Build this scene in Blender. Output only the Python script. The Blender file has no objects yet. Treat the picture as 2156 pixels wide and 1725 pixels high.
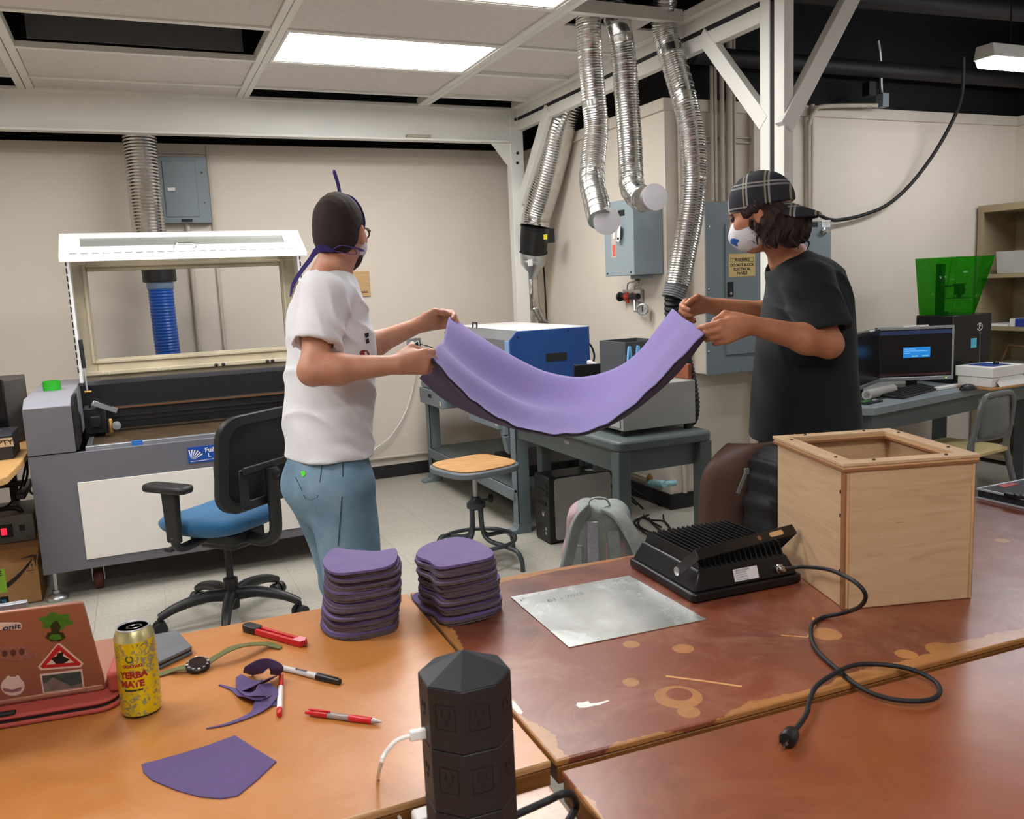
import bpy, bmesh, math, random
import numpy as np
from mathutils import Matrix, Vector
S = bpy.context.scene
COL = S.collection
PI = math.pi
rnd = random.Random(7)

# ------------------------------------------------------------------ camera
FPX, IW, IH = 1797.44, 2156, 1725
CAMP = np.array([0.0, 0.0, 1.45])
def cam_axes(yaw, pit, rol):
    f = np.array([math.sin(yaw) * math.cos(pit), math.cos(yaw) * math.cos(pit), -math.sin(pit)])
    r = np.array([math.cos(yaw), -math.sin(yaw), 0.0]); u = np.cross(r, f)
    r2 = r * math.cos(rol) + u * math.sin(rol); u2 = -r * math.sin(rol) + u * math.cos(rol)
    return r2, u2, f
CR, CU, CF = cam_axes(*[math.radians(a) for a in (23.42099, 8.30732, -2.57774)])
cd = bpy.data.cameras.new('camera'); cam = bpy.data.objects.new('camera', cd); COL.objects.link(cam)
cam.matrix_world = Matrix(((CR[0], CU[0], -CF[0], CAMP[0]), (CR[1], CU[1], -CF[1], CAMP[1]), (CR[2], CU[2], -CF[2], CAMP[2]), (0, 0, 0, 1)))
cd.sensor_fit = 'HORIZONTAL'; cd.sensor_width = 36.0; cd.lens = FPX / IW * 36.0
cd.clip_start = 0.05; cd.clip_end = 60
cd.dof.use_dof = True; cd.dof.focus_distance = 3.4; cd.dof.aperture_fstop = 13.0
S.camera = cam
# ------------------------------------------------------------------ world, exposure
wd = bpy.data.worlds.new('world'); S.world = wd; wd.use_nodes = True
bg = wd.node_tree.nodes['Background']; bg.inputs[0].default_value = (0.75, 0.8, 0.85, 1); bg.inputs[1].default_value = 0.12
S.view_settings.view_transform = 'Standard'; S.view_settings.look = 'None'
S.view_settings.gamma = 1.0; S.view_settings.use_curve_mapping = False
S.view_settings.exposure = 0.55
LAMP = 15.0          # emission of the ceiling light lenses
TUBE = 26.0          # emission of the hanging tube fixtures

# ------------------------------------------------------------------ pixel -> place
def ray(x, y): return CR * ((x - IW / 2) / FPX) - CU * ((y - IH / 2) / FPX) + CF
def onY(x, y, Y): r = ray(x, y); return CAMP + r * (Y / r[1])
def onX(x, y, X): r = ray(x, y); return CAMP + r * (X / r[0])
def onZ(x, y, Z): r = ray(x, y); return CAMP + r * ((Z - CAMP[2]) / r[2])

# ------------------------------------------------------------------ materials
def lin(c):
    def f(v):
        v = v / 255.0
        return v / 12.92 if v <= 0.04045 else ((v + 0.055) / 1.055) ** 2.4
    return tuple(f(v) for v in c[:3]) + (1.0,)
MATS = {}
def mat(name, col, rough=0.5, metal=0.0, var=0.06, vscale=8.0, bump=0.0, bscale=120.0, spec=0.5, coat=0.0, trans=0.0, alpha=1.0, ior=1.45, sheen=0.0, stretch=None, emit=None, es=0.0):
    if name in MATS: return MATS[name]
    m = bpy.data.materials.new(name); m.use_nodes = True; nt = m.node_tree; p = nt.nodes['Principled BSDF']
    p.inputs['Roughness'].default_value = rough; p.inputs['Metallic'].default_value = metal
    p.inputs['Specular IOR Level'].default_value = spec; p.inputs['Coat Weight'].default_value = coat
    p.inputs['Transmission Weight'].default_value = trans; p.inputs['Alpha'].default_value = alpha; p.inputs['IOR'].default_value = ior
    p.inputs['Sheen Weight'].default_value = sheen
    c = lin(col)
    tc = nt.nodes.new('ShaderNodeTexCoord')
    src = tc.outputs['Object']
    if stretch:
        mp = nt.nodes.new('ShaderNodeMapping'); mp.inputs['Scale'].default_value = stretch
        nt.links.new(src, mp.inputs[0]); src = mp.outputs[0]
    if var > 0:
        nz = nt.nodes.new('ShaderNodeTexNoise'); nz.inputs['Scale'].default_value = vscale; nz.inputs['Detail'].default_value = 5
        nt.links.new(src, nz.inputs['Vector'])
        rp = nt.nodes.new('ShaderNodeValToRGB'); e = rp.color_ramp.elements
        e[0].position = 0.3; e[1].position = 0.7
        e[0].color = tuple(v * (1 - var) for v in c[:3]) + (1,); e[1].color = tuple(min(1, v * (1 + var)) for v in c[:3]) + (1,)
        nt.links.new(nz.outputs['Fac'], rp.inputs[0]); nt.links.new(rp.outputs[0], p.inputs['Base Color'])
    else: p.inputs['Base Color'].default_value = c
    if bump > 0:
        n2 = nt.nodes.new('ShaderNodeTexNoise'); n2.inputs['Scale'].default_value = bscale; n2.inputs['Detail'].default_value = 3
        nt.links.new(src, n2.inputs['Vector'])
        b = nt.nodes.new('ShaderNodeBump'); b.inputs['Strength'].default_value = bump; b.inputs['Distance'].default_value = 0.004
        nt.links.new(n2.outputs['Fac'], b.inputs['Height']); nt.links.new(b.outputs[0], p.inputs['Normal'])
    if emit:
        p.inputs['Emission Color'].default_value = lin(emit); p.inputs['Emission Strength'].default_value = es
    MATS[name] = m
    return m
class NT:
    """small helper to write node trees"""
    def __init__(s, m): s.m = m; s.t = m.node_tree; s.p = s.t.nodes['Principled BSDF']
    def n(s, typ, **kw):
        o = s.t.nodes.new(typ)
        for k, v in kw.items():
            if k.startswith('i_'): o.inputs[int(k[2:])].default_value = v
            else: setattr(o, k, v)
        return o
    def l(s, a, b): s.t.links.new(a, b)
    def math(s, op, a, b=None, clamp=False):
        o = s.n('ShaderNodeMath', operation=op); o.use_clamp = clamp
        for i, v in enumerate((a, b)):
            if v is None: continue
            if hasattr(v, 'links'): s.l(v, o.inputs[i])
            else: o.inputs[i].default_value = v
        return o.outputs[0]
    def mix(s, fac, a, b):
        o = s.n('ShaderNodeMix', data_type='RGBA')
        for i, v in ((0, fac), (6, a), (7, b)):
            if hasattr(v, 'links'): s.l(v, o.inputs[i])
            else: o.inputs[i].default_value = v
        return o.outputs[2]
    def ramp(s, src, stops):
        o = s.n('ShaderNodeValToRGB'); e = o.color_ramp.elements
        while len(e) < len(stops): e.new(0.5)
        for el, (pos, c) in zip(e, stops): el.position = pos; el.color = c
        s.l(src, o.inputs[0]); return o.outputs[0]
    def noise(s, vec, scale, detail=4, rough=0.5, dist=0.0):
        o = s.n('ShaderNodeTexNoise'); o.inputs['Scale'].default_value = scale; o.inputs['Detail'].default_value = detail
        o.inputs['Roughness'].default_value = rough; o.inputs['Distortion'].default_value = dist
        s.l(vec, o.inputs['Vector']); return o.outputs['Fac']

# ------------------------------------------------------------------ mesh building
class MB:
    def __init__(s): s.v = []; s.f = []; s.mi = []; s.cur = 0
    def add(s, vs, fs, T=None):
        o = len(s.v)
        if T is not None: vs = [tuple(T @ Vector(v)) for v in vs]
        s.v += [tuple(float(c) for c in v) for v in vs]
        s.f += [tuple(i + o for i in f) for f in fs]; s.mi += [s.cur] * len(fs); return s
    def box(s, x0, x1, y0, y1, z0, z1, T=None):
        vs = [(x, y, z) for x in (x0, x1) for y in (y0, y1) for z in (z0, z1)]
        return s.add(vs, [(0, 1, 3, 2), (4, 6, 7, 5), (0, 4, 5, 1), (2, 3, 7, 6), (0, 2, 6, 4), (1, 5, 7, 3)], T)
    def cbox(s, c, d, T=None):
        return s.box(c[0] - d[0] / 2, c[0] + d[0] / 2, c[1] - d[1] / 2, c[1] + d[1] / 2, c[2] - d[2] / 2, c[2] + d[2] / 2, T)
    def bar(s, a, b, w, h, up=(0, 0, 1)):
        """rectangular bar from a to b: w across, h along 'up'"""
        a, b = Vector(a), Vector(b); d = (b - a).normalized(); u = Vector(up); x = d.cross(u)
        if x.length < 1e-4: x = d.cross(Vector((1, 0, 0)))
        x.normalize(); u = x.cross(d)
        vs = [p + x * (i * w / 2) + u * (j * h / 2) for p in (a, b) for i in (-1, 1) for j in (-1, 1)]
        return s.add(vs, [(0, 1, 3, 2), (4, 6, 7, 5), (0, 4, 5, 1), (2, 3, 7, 6), (0, 2, 6, 4), (1, 5, 7, 3)])
    def prism(s, poly, lo, hi, axis='z', T=None):
        n = len(poly)
        def P(p, h): return {'z': (p[0], p[1], h), 'y': (p[0], h, p[1]), 'x': (h, p[0], p[1])}[axis]
        vs = [P(p, lo) for p in poly] + [P(p, hi) for p in poly]
        fs = [tuple(reversed(range(n))), tuple(range(n, 2 * n))] + [(i, (i + 1) % n, n + (i + 1) % n, n + i) for i in range(n)]
        return s.add(vs, fs, T)
    def tube(s, path, r, n=10, cap=True, T=None, closed=False):
        path = [Vector(p) for p in path]; m = len(path)
        rs = r if isinstance(r, (list, tuple)) else [r] * m
        vs = []; prev = None
        for i in range(m):
            if closed: t = path[(i + 1) % m] - path[i - 1]
            else: t = path[min(i + 1, m - 1)] - path[max(i - 1, 0)]
            t.normalize()
            if prev is None:
                x = t.cross(Vector((0, 0, 1)))
                if x.length < 1e-3: x = t.cross(Vector((0, 1, 0)))
            else: x = prev - t * prev.dot(t)
            x.normalize(); prev = x; y = t.cross(x)
            vs += [path[i] + (x * math.cos(2 * PI * k / n) + y * math.sin(2 * PI * k / n)) * rs[i] for k in range(n)]
        fs = []
        for i in range(m if closed else m - 1):
            j = (i + 1) % m
            fs += [(i * n + k, i * n + (k + 1) % n, j * n + (k + 1) % n, j * n + k) for k in range(n)]
        if cap and not closed: fs += [tuple(reversed(range(n))), tuple(range((m - 1) * n, m * n))]
        return s.add(vs, fs, T)
    def lathe(s, prof, c=(0, 0, 0), n=24, axis=(0, 0, 1), T=None):
        """profile of (radius, height)"""
        a = Vector(axis).normalized(); x = a.cross(Vector((0, 0, 1)))
        if x.length < 1e-3: x = Vector((1, 0, 0))
        x.normalize(); y = a.cross(x); c = Vector(c); m = len(prof)
        vs = [c + a * h + (x * math.cos(2 * PI * k / n) + y * math.sin(2 * PI * k / n)) * max(r, 1e-5) for r, h in prof for k in range(n)]
        fs = [(i * n + k, i * n + (k + 1) % n, (i + 1) * n + (k + 1) % n, (i + 1) * n + k) for i in range(m - 1) for k in range(n)]
        if prof[0][0] > 1e-4: fs.append(tuple(reversed(range(n))))
        if prof[-1][0] > 1e-4: fs.append(tuple(range((m - 1) * n, m * n)))
        return s.add(vs, fs, T)
    def grid(s, P):
        """P[i][j] points"""
        a, b = len(P), len(P[0])
        return s.add([p for r in P for p in r], [(i * b + j, (i + 1) * b + j, (i + 1) * b + j + 1, i * b + j + 1) for i in range(a - 1) for j in range(b - 1)])
    def frame(s, x0, x1, z0, z1, w, y0, y1, ws=None):
        """rectangular ring in the xz plane"""
        l, r, b, t = ws or (w, w, w, w)
        s.box(x0, x0 + l, y0, y1, z0, z1); s.box(x1 - r, x1, y0, y1, z0, z1)
        s.box(x0 + l, x1 - r, y0, y1, z0, z0 + b); return s.box(x0 + l, x1 - r, y0, y1, z1 - t, z1)
    def xf(s, T): s.v = [tuple(T @ Vector(v)) for v in s.v]; return s
    def mesh(s, name, mats, smooth=40):
        me = bpy.data.meshes.new(name); me.from_pydata(s.v, [], s.f)
        if not isinstance(mats, (list, tuple)): mats = [mats]
        for m in mats: me.materials.append(m)
        if len(mats) > 1: me.polygons.foreach_set('material_index', s.mi)
        bm = bmesh.new(); bm.from_mesh(me); bmesh.ops.recalc_face_normals(bm, faces=bm.faces); bm.to_mesh(me); bm.free()
        if smooth is not None:
            me.polygons.foreach_set('use_smooth', [True] * len(me.polygons)); me.set_sharp_from_angle(angle=math.radians(smooth))
        me.update(); return me
def link(name, me, parent=None, loc=None):
    o = bpy.data.objects.new(name, me); COL.objects.link(o)
    if parent is not None:
        o.parent = parent
        if parent.parent is None: o.matrix_parent_inverse = Matrix.Translation(parent.location).inverted()
    if loc is not None: o.location = loc
    return o
def bev(o, w, seg=2):
    m = o.modifiers.new('bevel', 'BEVEL'); m.width = w; m.segments = seg; m.limit_method = 'ANGLE'; m.angle_limit = math.radians(35)
    return o
def tag(o, label=None, cat=None, group=None, kind=None):
    if label: o['label'] = label
    if cat: o['category'] = cat
    if group: o['group'] = group
    if kind: o['kind'] = kind
    return o
def part(name, mb, m, parent=None, bevel=0, smooth=40, label=None, kind=None):
    o = link(name, mb.mesh(name, m, smooth), parent)
    if bevel: bev(o, bevel)
    if label: o['label'] = label
    if kind: o['kind'] = kind
    return o
def single(name, mb, m, label, cat, group=None, bevel=0, smooth=40, kind=None):
    """a top-level thing of one mesh, origin at its base"""
    v = np.array(mb.v); c = (v.min(0) + v.max(0)) / 2; c[2] = v[:, 2].min()
    mb.v = [tuple(p) for p in (v - c)]
    o = link(name, mb.mesh(name, m, smooth), None, Vector(c))
    if bevel: bev(o, bevel)
    return tag(o, label, cat, group, kind)
def thing(name, loc, label, cat, group=None, kind=None):
    o = bpy.data.objects.new(name, None); COL.objects.link(o); o.location = Vector([float(c) for c in loc]); o.empty_display_size = 0.05
    return tag(o, label, cat, group, kind)
def struct(name, mb, m, bevel=0, label=None, smooth=40):
    o = link(name, mb.mesh(name, m, smooth)); o['kind'] = 'structure'
    if bevel: bev(o, bevel)
    if label: o['label'] = label
    return o
def rz(a, c=(0, 0, 0)): c = Vector([float(v) for v in c]); return Matrix.Translation(c) @ Matrix.Rotation(a, 4, 'Z') @ Matrix.Translation(-c)
def TR(loc, z=0, x=0, y=0):
    return Matrix.Translation(Vector([float(v) for v in loc])) @ Matrix.Rotation(z, 4, 'Z') @ Matrix.Rotation(y, 4, 'Y') @ Matrix.Rotation(x, 4, 'X')
def text_mb(txt, size, T, align='CENTER', extrude=0.0, shear=0.0, bold=0.0, space=1.0):
    """flat lettering as mesh; local text plane is x right / y up, moved by T"""
    cu = bpy.data.curves.new('t', 'FONT'); cu.body = txt; cu.size = size; cu.align_x = align; cu.align_y = 'CENTER'; cu.extrude = extrude
    cu.shear = shear; cu.offset = bold; cu.space_character = space; cu.resolution_u = 3
    o = bpy.data.objects.new('t', cu); COL.objects.link(o)
    me = bpy.data.meshes.new_from_object(o.evaluated_get(bpy.context.evaluated_depsgraph_get()))
    mb = MB(); mb.add([v.co for v in me.vertices], [tuple(p.vertices) for p in me.polygons], T)
    bpy.data.objects.remove(o); bpy.data.curves.remove(cu); bpy.data.meshes.remove(me)
    return mb
def face_T(o, right, up, eps=0.0):
    """matrix taking the text plane to a surface: origin o, right and up directions"""
    r = Vector(right).normalized(); u = Vector(up); u = (u - r * u.dot(r)).normalized(); n = r.cross(u)
    o = Vector([float(c) for c in o]) + n * eps
    return Matrix(((r.x, u.x, n.x, o.x), (r.y, u.y, n.y, o.y), (r.z, u.z, n.z, o.z), (0, 0, 0, 1)))
def spline(pts, n=8, closed=False):
    pts = [np.array(p, float) for p in pts]; out = []; m = len(pts)
    for i in range(m if closed else m - 1):
        if closed: p0, p1, p2, p3 = pts[i - 1], pts[i], pts[(i + 1) % m], pts[(i + 2) % m]
        else: p0, p1, p2, p3 = pts[max(i - 1, 0)], pts[i], pts[i + 1], pts[min(i + 2, m - 1)]
        for k in range(n):
            t = k / n
            out.append(0.5 * ((2 * p1) + (-p0 + p2) * t + (2 * p0 - 5 * p1 + 4 * p2 - p3) * t * t + (-p0 + 3 * p1 - 3 * p2 + p3) * t ** 3))
    if not closed: out.append(pts[-1])
    return out
def resample(path, step):
    p = np.array(path, float); d = np.r_[0, np.cumsum(np.linalg.norm(np.diff(p, axis=0), axis=1))]
    n = max(2, int(d[-1] / step) + 1); t = np.linspace(0, d[-1], n)
    return np.stack([np.interp(t, d, p[:, i]) for i in range(3)], 1)
def rrect(x0, x1, y0, y1, r, n=5):
    out = []
    for cx, cy, a in ((x1 - r, y1 - r, 0), (x0 + r, y1 - r, 90), (x0 + r, y0 + r, 180), (x1 - r, y0 + r, 270)):
        out += [(cx + r * math.cos(math.radians(a + 90 * k / n)), cy + r * math.sin(math.radians(a + 90 * k / n))) for k in range(n + 1)]
    return out

# ------------------------------------------------------------------ implicit surfaces for soft and organic shapes
def smin(a, b, k):
    h = np.maximum(k - np.abs(a - b), 0) / k
    return np.minimum(a, b) - h * h * k * 0.25
def smax(a, b, k): return -smin(-a, -b, k)
def rcone(p, a, b, ra, rb):
    a = np.asarray(a, float); b = np.asarray(b, float); ba = b - a; t = np.clip(((p - a) @ ba) / (ba @ ba), 0, 1)
    return np.linalg.norm(p - a - t[:, None] * ba, axis=1) - (ra + (rb - ra) * t)
def ell(p, c, r, R=None):
    q = p - np.asarray(c, float)
    if R is not None: q = q @ R
    r = np.asarray(r, float); k0 = np.linalg.norm(q / r, axis=1); k1 = np.linalg.norm(q / (r * r), axis=1) + 1e-9
    return k0 * (k0 - 1) / k1
def chain(p, pts, rs, k=0.02):
    d = None
    for i in range(len(pts) - 1):
        e = rcone(p, pts[i], pts[i + 1], rs[i], rs[i + 1]); d = e if d is None else smin(d, e, k)
    return d
def sdf_mesh(fn, lo, hi, h):
    lo = np.array(lo, float); hi = np.array(hi, float); B = 8
    nb = np.ceil((hi - lo) / (h * B)).astype(int); n = nb * B + 1
    ax = [lo[i] + h * np.arange(n[i]) for i in range(3)]
    F = np.full(n, 1.0, np.float32)
    cc = [lo[i] + h * B * (np.arange(nb[i]) + 0.5) for i in range(3)]
    G = np.stack(np.meshgrid(*cc, indexing='ij'), -1).reshape(-1, 3)
    d = fn(G); near = np.abs(d) < h * B * 1.35; sgn = np.where(d < 0, -1.0, 1.0)
    idx = np.array(np.unravel_index(np.arange(len(G)), nb)).T
    for (i, j, k), sg in zip(idx[~near & (sgn < 0)], sgn[~near & (sgn < 0)]):
        F[i * B:i * B + B + 1, j * B:j * B + B + 1, k * B:k * B + B + 1] = sg
    ids = idx[near]; off = np.stack(np.meshgrid(*[np.arange(B + 1)] * 3, indexing='ij'), -1).reshape(-1, 3)
    CH = 400
    for s0 in range(0, len(ids), CH):
        sub = ids[s0:s0 + CH]; q = (sub[:, None, :] * B + off[None]).reshape(-1, 3)
        F[q[:, 0], q[:, 1], q[:, 2]] = fn(lo + h * q)
    ins = F < 0
    c = np.zeros(np.array(F.shape) - 1, np.int8)
    for a in (0, 1):
        for b in (0, 1):
            for e in (0, 1): c += ins[a:a + c.shape[0], b:b + c.shape[1], e:e + c.shape[2]]
    act = np.argwhere((c > 0) & (c < 8)); idm = np.full(c.shape, -1, np.int32); idm[tuple(act.T)] = np.arange(len(act))
    acc = np.zeros((len(act), 3)); cnt = np.zeros(len(act))
    cor = [(a, b, e) for a in (0, 1) for b in (0, 1) for e in (0, 1)]
    for u in range(8):
        for w in range(u + 1, 8):
            du = np.array(cor[w]) - np.array(cor[u])
            if np.abs(du).sum() != 1: continue
            p0 = act + cor[u]; p1 = act + cor[w]; f0 = F[tuple(p0.T)]; f1 = F[tuple(p1.T)]; m = (f0 < 0) != (f1 < 0)
            t = np.where(m, f0 / np.where(m, f0 - f1, 1), 0)
            acc[m] += (np.array(cor[u]) + t[:, None] * du)[m]; cnt[m] += 1
    V = lo + h * (act + acc / cnt[:, None])
    Q = []
    for axis in range(3):
        o1, o2 = [(1, 2), (2, 0), (0, 1)][axis]
        sl0 = [slice(1, -1)] * 3; sl1 = [slice(1, -1)] * 3; sl0[axis] = slice(0, -1); sl1[axis] = slice(1, None)
        A, Bm = ins[tuple(sl0)], ins[tuple(sl1)]
        e = np.argwhere(A != Bm); fl = A[tuple(e.T)]
        base = e.copy()
        for ax2 in range(3):
            if ax2 != axis: base[:, ax2] += 1
        def cell(d1, d2):
            q = base.copy(); q[:, o1] -= d1; q[:, o2] -= d2; return idm[tuple(q.T)]
        q = np.stack([cell(1, 1), cell(0, 1), cell(0, 0), cell(1, 0)], 1)
        q[~fl] = q[~fl][:, ::-1]; Q.append(q)
    return V, np.concatenate(Q)
def np_mesh(name, V, Q, mats, fmi=None):
    me = bpy.data.meshes.new(name); me.vertices.add(len(V)); me.vertices.foreach_set('co', np.asarray(V, np.float32).ravel())
    me.loops.add(Q.size); me.loops.foreach_set('vertex_index', Q.ravel().astype(np.int32))
    me.polygons.add(len(Q)); me.polygons.foreach_set('loop_start', np.arange(0, Q.size, Q.shape[1], dtype=np.int32))
    if not isinstance(mats, (list, tuple)): mats = [mats]
    for m in mats: me.materials.append(m)
    if fmi is not None: me.polygons.foreach_set('material_index', np.asarray(fmi, np.int32))
    me.polygons.foreach_set('use_smooth', np.ones(len(Q), bool)); me.update(calc_edges=True); me.validate(); return me
def soft(name, fn, lo, hi, h, m, parent=None, label=None, cat=None, group=None, fmi=None):
    V, Q = sdf_mesh(fn, lo, hi, h)
    fm = fmi(V[Q].mean(1)) if fmi else None
    if parent is None:
        c = (V.min(0) + V.max(0)) / 2; c[2] = V[:, 2].min(); o = link(name, np_mesh(name, V - c, Q, m, fm), None, Vector(c))
        return tag(o, label, cat, group)
    o = link(name, np_mesh(name, V, Q, m, fm), parent)
    if label: o['label'] = label
    return o
# ================================================================== materials of the setting
M_wall = mat('wall_paint', (216, 206, 192), 0.55, var=0.02, vscale=3, bump=0.08, bscale=60)
M_trim = mat('trim_paint', (211, 202, 188), 0.5, var=0.03)
M_blackwall = mat('black_paint', (11, 10, 13), 0.8, var=0.3, vscale=5)
M_frame = mat('white_steel_paint', (226, 225, 218), 0.4, var=0.03, vscale=4)
M_base = mat('black_vinyl', (38, 36, 38), 0.45, var=0.15, vscale=12)
M_cpanel = mat('ceiling_board', (214, 208, 202), 0.85, var=0.05, vscale=30, bump=0.35, bscale=220)
M_lens = mat('light_lens', (255, 255, 255), 0.5, var=0, emit=(255, 253, 252), es=LAMP)
M_tube = mat('tube_lens', (255, 255, 255), 0.5, var=0, emit=(250, 250, 255), es=TUBE)
M_foil = mat('aluminium_foil_duct', (210, 209, 205), 0.23, metal=0.98, var=0.10, vscale=25, bump=0.15, bscale=60)
M_galv = mat('galvanised_steel', (190, 192, 192), 0.35, metal=0.9, var=0.08, vscale=20)
M_black = mat('black_plastic', (22, 22, 24), 0.42, var=0.1)
M_rubber = mat('black_rubber', (18, 18, 20), 0.6, var=0.1)
M_panelgrey = mat('electrical_grey', (124, 136, 142), 0.45, var=0.03, vscale=6)
M_conduit = mat('painted_conduit', (196, 187, 172), 0.5, var=0.05)
M_capwhite = mat('cap_board', (196, 194, 200), 0.7, var=0.03)
M_bolt = mat('dark_bolt', (70, 68, 66), 0.4, metal=0.8, var=0)
M_white = mat('white_plastic', (232, 231, 226), 0.4, var=0.02)
M_brass = mat('brass', (176, 140, 80), 0.35, metal=0.9, var=0.1)
M_chrome = mat('chrome', (200, 200, 200), 0.15, metal=1.0, var=0)
M_inkblack = mat('black_ink', (24, 22, 22), 0.7, var=0)

# floor: vinyl tiles, laid edge to edge
m = mat('vinyl_tile', (186, 178, 158), 0.32, var=0.0, bump=0.03, bscale=30); g = NT(m)
tc = g.n('ShaderNodeTexCoord'); geo = g.n('ShaderNodeNewGeometry')
n1 = g.noise(geo.outputs['Position'], 55, 5, 0.7); n2 = g.noise(geo.outputs['Position'], 1.6, 4)
c1 = g.ramp(n1, [(0.3, lin((160, 156, 143))), (0.55, lin((182, 178, 166))), (0.75, lin((194, 190, 180)))])
c2 = g.mix(g.math('MULTIPLY', n2, 0.35), c1, lin((156, 150, 134))); g.l(c2, g.p.inputs['Base Color'])
M_tile = m
M_grout = mat('tile_joint', (140, 135, 122), 0.7)
mb = MB(); mb.box(-3.2, 6.1, -3.2, 6.5, -0.12, -0.003)
floor = struct('floor', mb, M_grout)
mb = MB(); mb.box(0.0005, 0.3043, 0.0005, 0.3043, -0.003, 0.0); tile_me = mb.mesh('tile', M_tile)
for i in range(-4, 13):
    for j in range(7, 21):
        x, y = i * 0.3048, j * 0.3048
        if y > 4.35 and x > 2.75: continue
        o = link('tile', tile_me, floor, (x, y, 0))
mb = MB()
mb.box(-3.2, -4 * .3048, -3.2, 6.45, -0.003, 0); mb.box(13 * .3048, 6.05, -3.2, 4.45, -0.003, 0); mb.box(-4 * .3048, 13 * .3048, -3.2, 7 * .3048, -0.003, 0)
o = part('tile_field', mb, M_tile, floor, kind='stuff')

# walls
YB, XR, YS, XS, ZT = 6.40, 2.98, 4.42, 6.03, 2.495
def wall(name, x0, x1, y0, y1): mb = MB(); mb.box(x0, x1, y0, y1, 0, ZT); return struct(name, mb, M_wall)
wall('wall_back', -3.2, XR + .15, YB, YB + .15)
wall('wall_right', XR, XR + .15, YS + .15, YB)
wall('wall_alcove', XR, XS + .15, YS, YS + .15)
wall('wall_side', XS, XS + .15, -3.2, YS)
wall('wall_left', -3.35, -3.2, -3.2, YB + .15)
wall('wall_rear', -3.35, XS + .15, -3.35, -3.2)
mb = MB(); mb.box(3.60, 3.80, YS - .05, YS, 0, ZT); struct('wall_pilaster', mb, M_wall)
# black upper walls and deck
ZD = 3.35
mb = MB()
mb.box(-3.2, XR + .3, YB + .10, YB + .25, ZT, ZD); struct('wall_upper_back', mb, M_blackwall)
mb = MB(); mb.box(XR + .08, XR + .2, YS + .1, YB + .1, ZT, ZD); struct('wall_upper_right', mb, M_blackwall)
mb = MB(); mb.box(XR + .2, XS + .3, YS + .1, YS + .25, ZT, ZD); struct('wall_upper_alcove', mb, M_blackwall)
mb = MB(); mb.box(XS + .1, XS + .25, -3.2, YS + .1, ZT, ZD); struct('wall_upper_side', mb, M_blackwall)
mb = MB(); mb.box(-3.35, -3.2, -3.2, YB + .2, ZT, ZD); struct('wall_upper_left', mb, M_blackwall)
mb = MB(); mb.box(-3.35, XS + .3, -3.35, -3.2, ZT, ZD); struct('wall_upper_rear', mb, M_blackwall)
mb = MB(); mb.box(-3.4, XS + .3, -3.4, YB + .3, ZD, ZD + .1); struct('ceiling', mb, M_blackwall)
# cap trims along the top of the walls
zt0 = 2.43
for i, (x0, x1, y0, y1) in enumerate(((-3.2, XR, YB - .02, YB + .1), (XR - .02, XR + .1, YS - .02, YB - .02), (XR + .1, XS, YS - .02, YS + .1), (XS - .02, XS + .1, -3.2, YS - .02))):
    mb = MB(); mb.box(x0, x1, y0, y1, zt0, ZT + .004); struct('trim_%d' % (i + 1), mb, M_trim, 0.004)
# baseboards and the pipe rail above them
mb = MB(); mb.box(-3.2, XR, YB - .012, YB, 0.001, .10); struct('baseboard_back', mb, M_base, 0.003)
mb = MB(); mb.box(XR - .012, XR, YS - .012, YB - .012, 0.001, .10); struct('baseboard_right', mb, M_base, 0.003)
mb = MB(); mb.box(XR, XS, YS - .012, YS, 0.001, .10); struct('baseboard_alcove', mb, M_base, 0.003)
mb = MB(); mb.box(XS - .012, XS, -3.2, YS - .012, 0.001, .10); struct('baseboard_side', mb, M_base, 0.003)
mb = MB(); mb.tube([(0.9, YB - .02, .165), (2.86, YB - .02, .165), (2.93, YB - .03, .165), (2.95, YB - .1, .165), (2.955, 4.5, .165)], 0.011, 8)
struct('trim_5', mb, M_conduit)

# ================================================================== steel frame and dropped ceiling
ZC, YF, XF = 2.72, 5.95, 2.72
fr = thing('ceiling_support', (XF, YF, 0), 'white painted steel frame carrying the dropped ceiling, with posts and diagonal braces', 'steel frame')
mb = MB(); mb.box(-3.0, 2.66, YF + .012, YF + .03, 2.49, 2.735); mb.box(-3.0, 2.66, YF - .03, YF + .05, 2.482, 2.50); mb.box(-3.0, 2.66, YF - .012, YF + .05, 2.712, 2.735)
part('beam', mb, M_frame, fr, 0.003)
mb = MB(); mb.box(XF, XF + .05, 3.20, 6.0, 2.668, 2.745); part('beam', mb, M_frame, fr, 0.004)
mb = MB(); mb.box(XF + .006, XF + .05, 3.16, 6.0, 2.644, 2.668); part('gap_strip', mb, M_rubber, fr, label='black strip between two white beams')
mb = MB(); mb.box(XF, XF + .05, 3.26, 6.0, 2.572, 2.644); part('beam', mb, M_frame, fr, 0.004)
mb = MB(); mb.box(2.652, 2.757, YF - .02, YF + .06, 0, 2.60); mb.box(2.66, 2.745, YF - .008, YF + .05, 2.60, 2.735); part('post', mb, M_frame, fr, 0.004)
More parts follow.
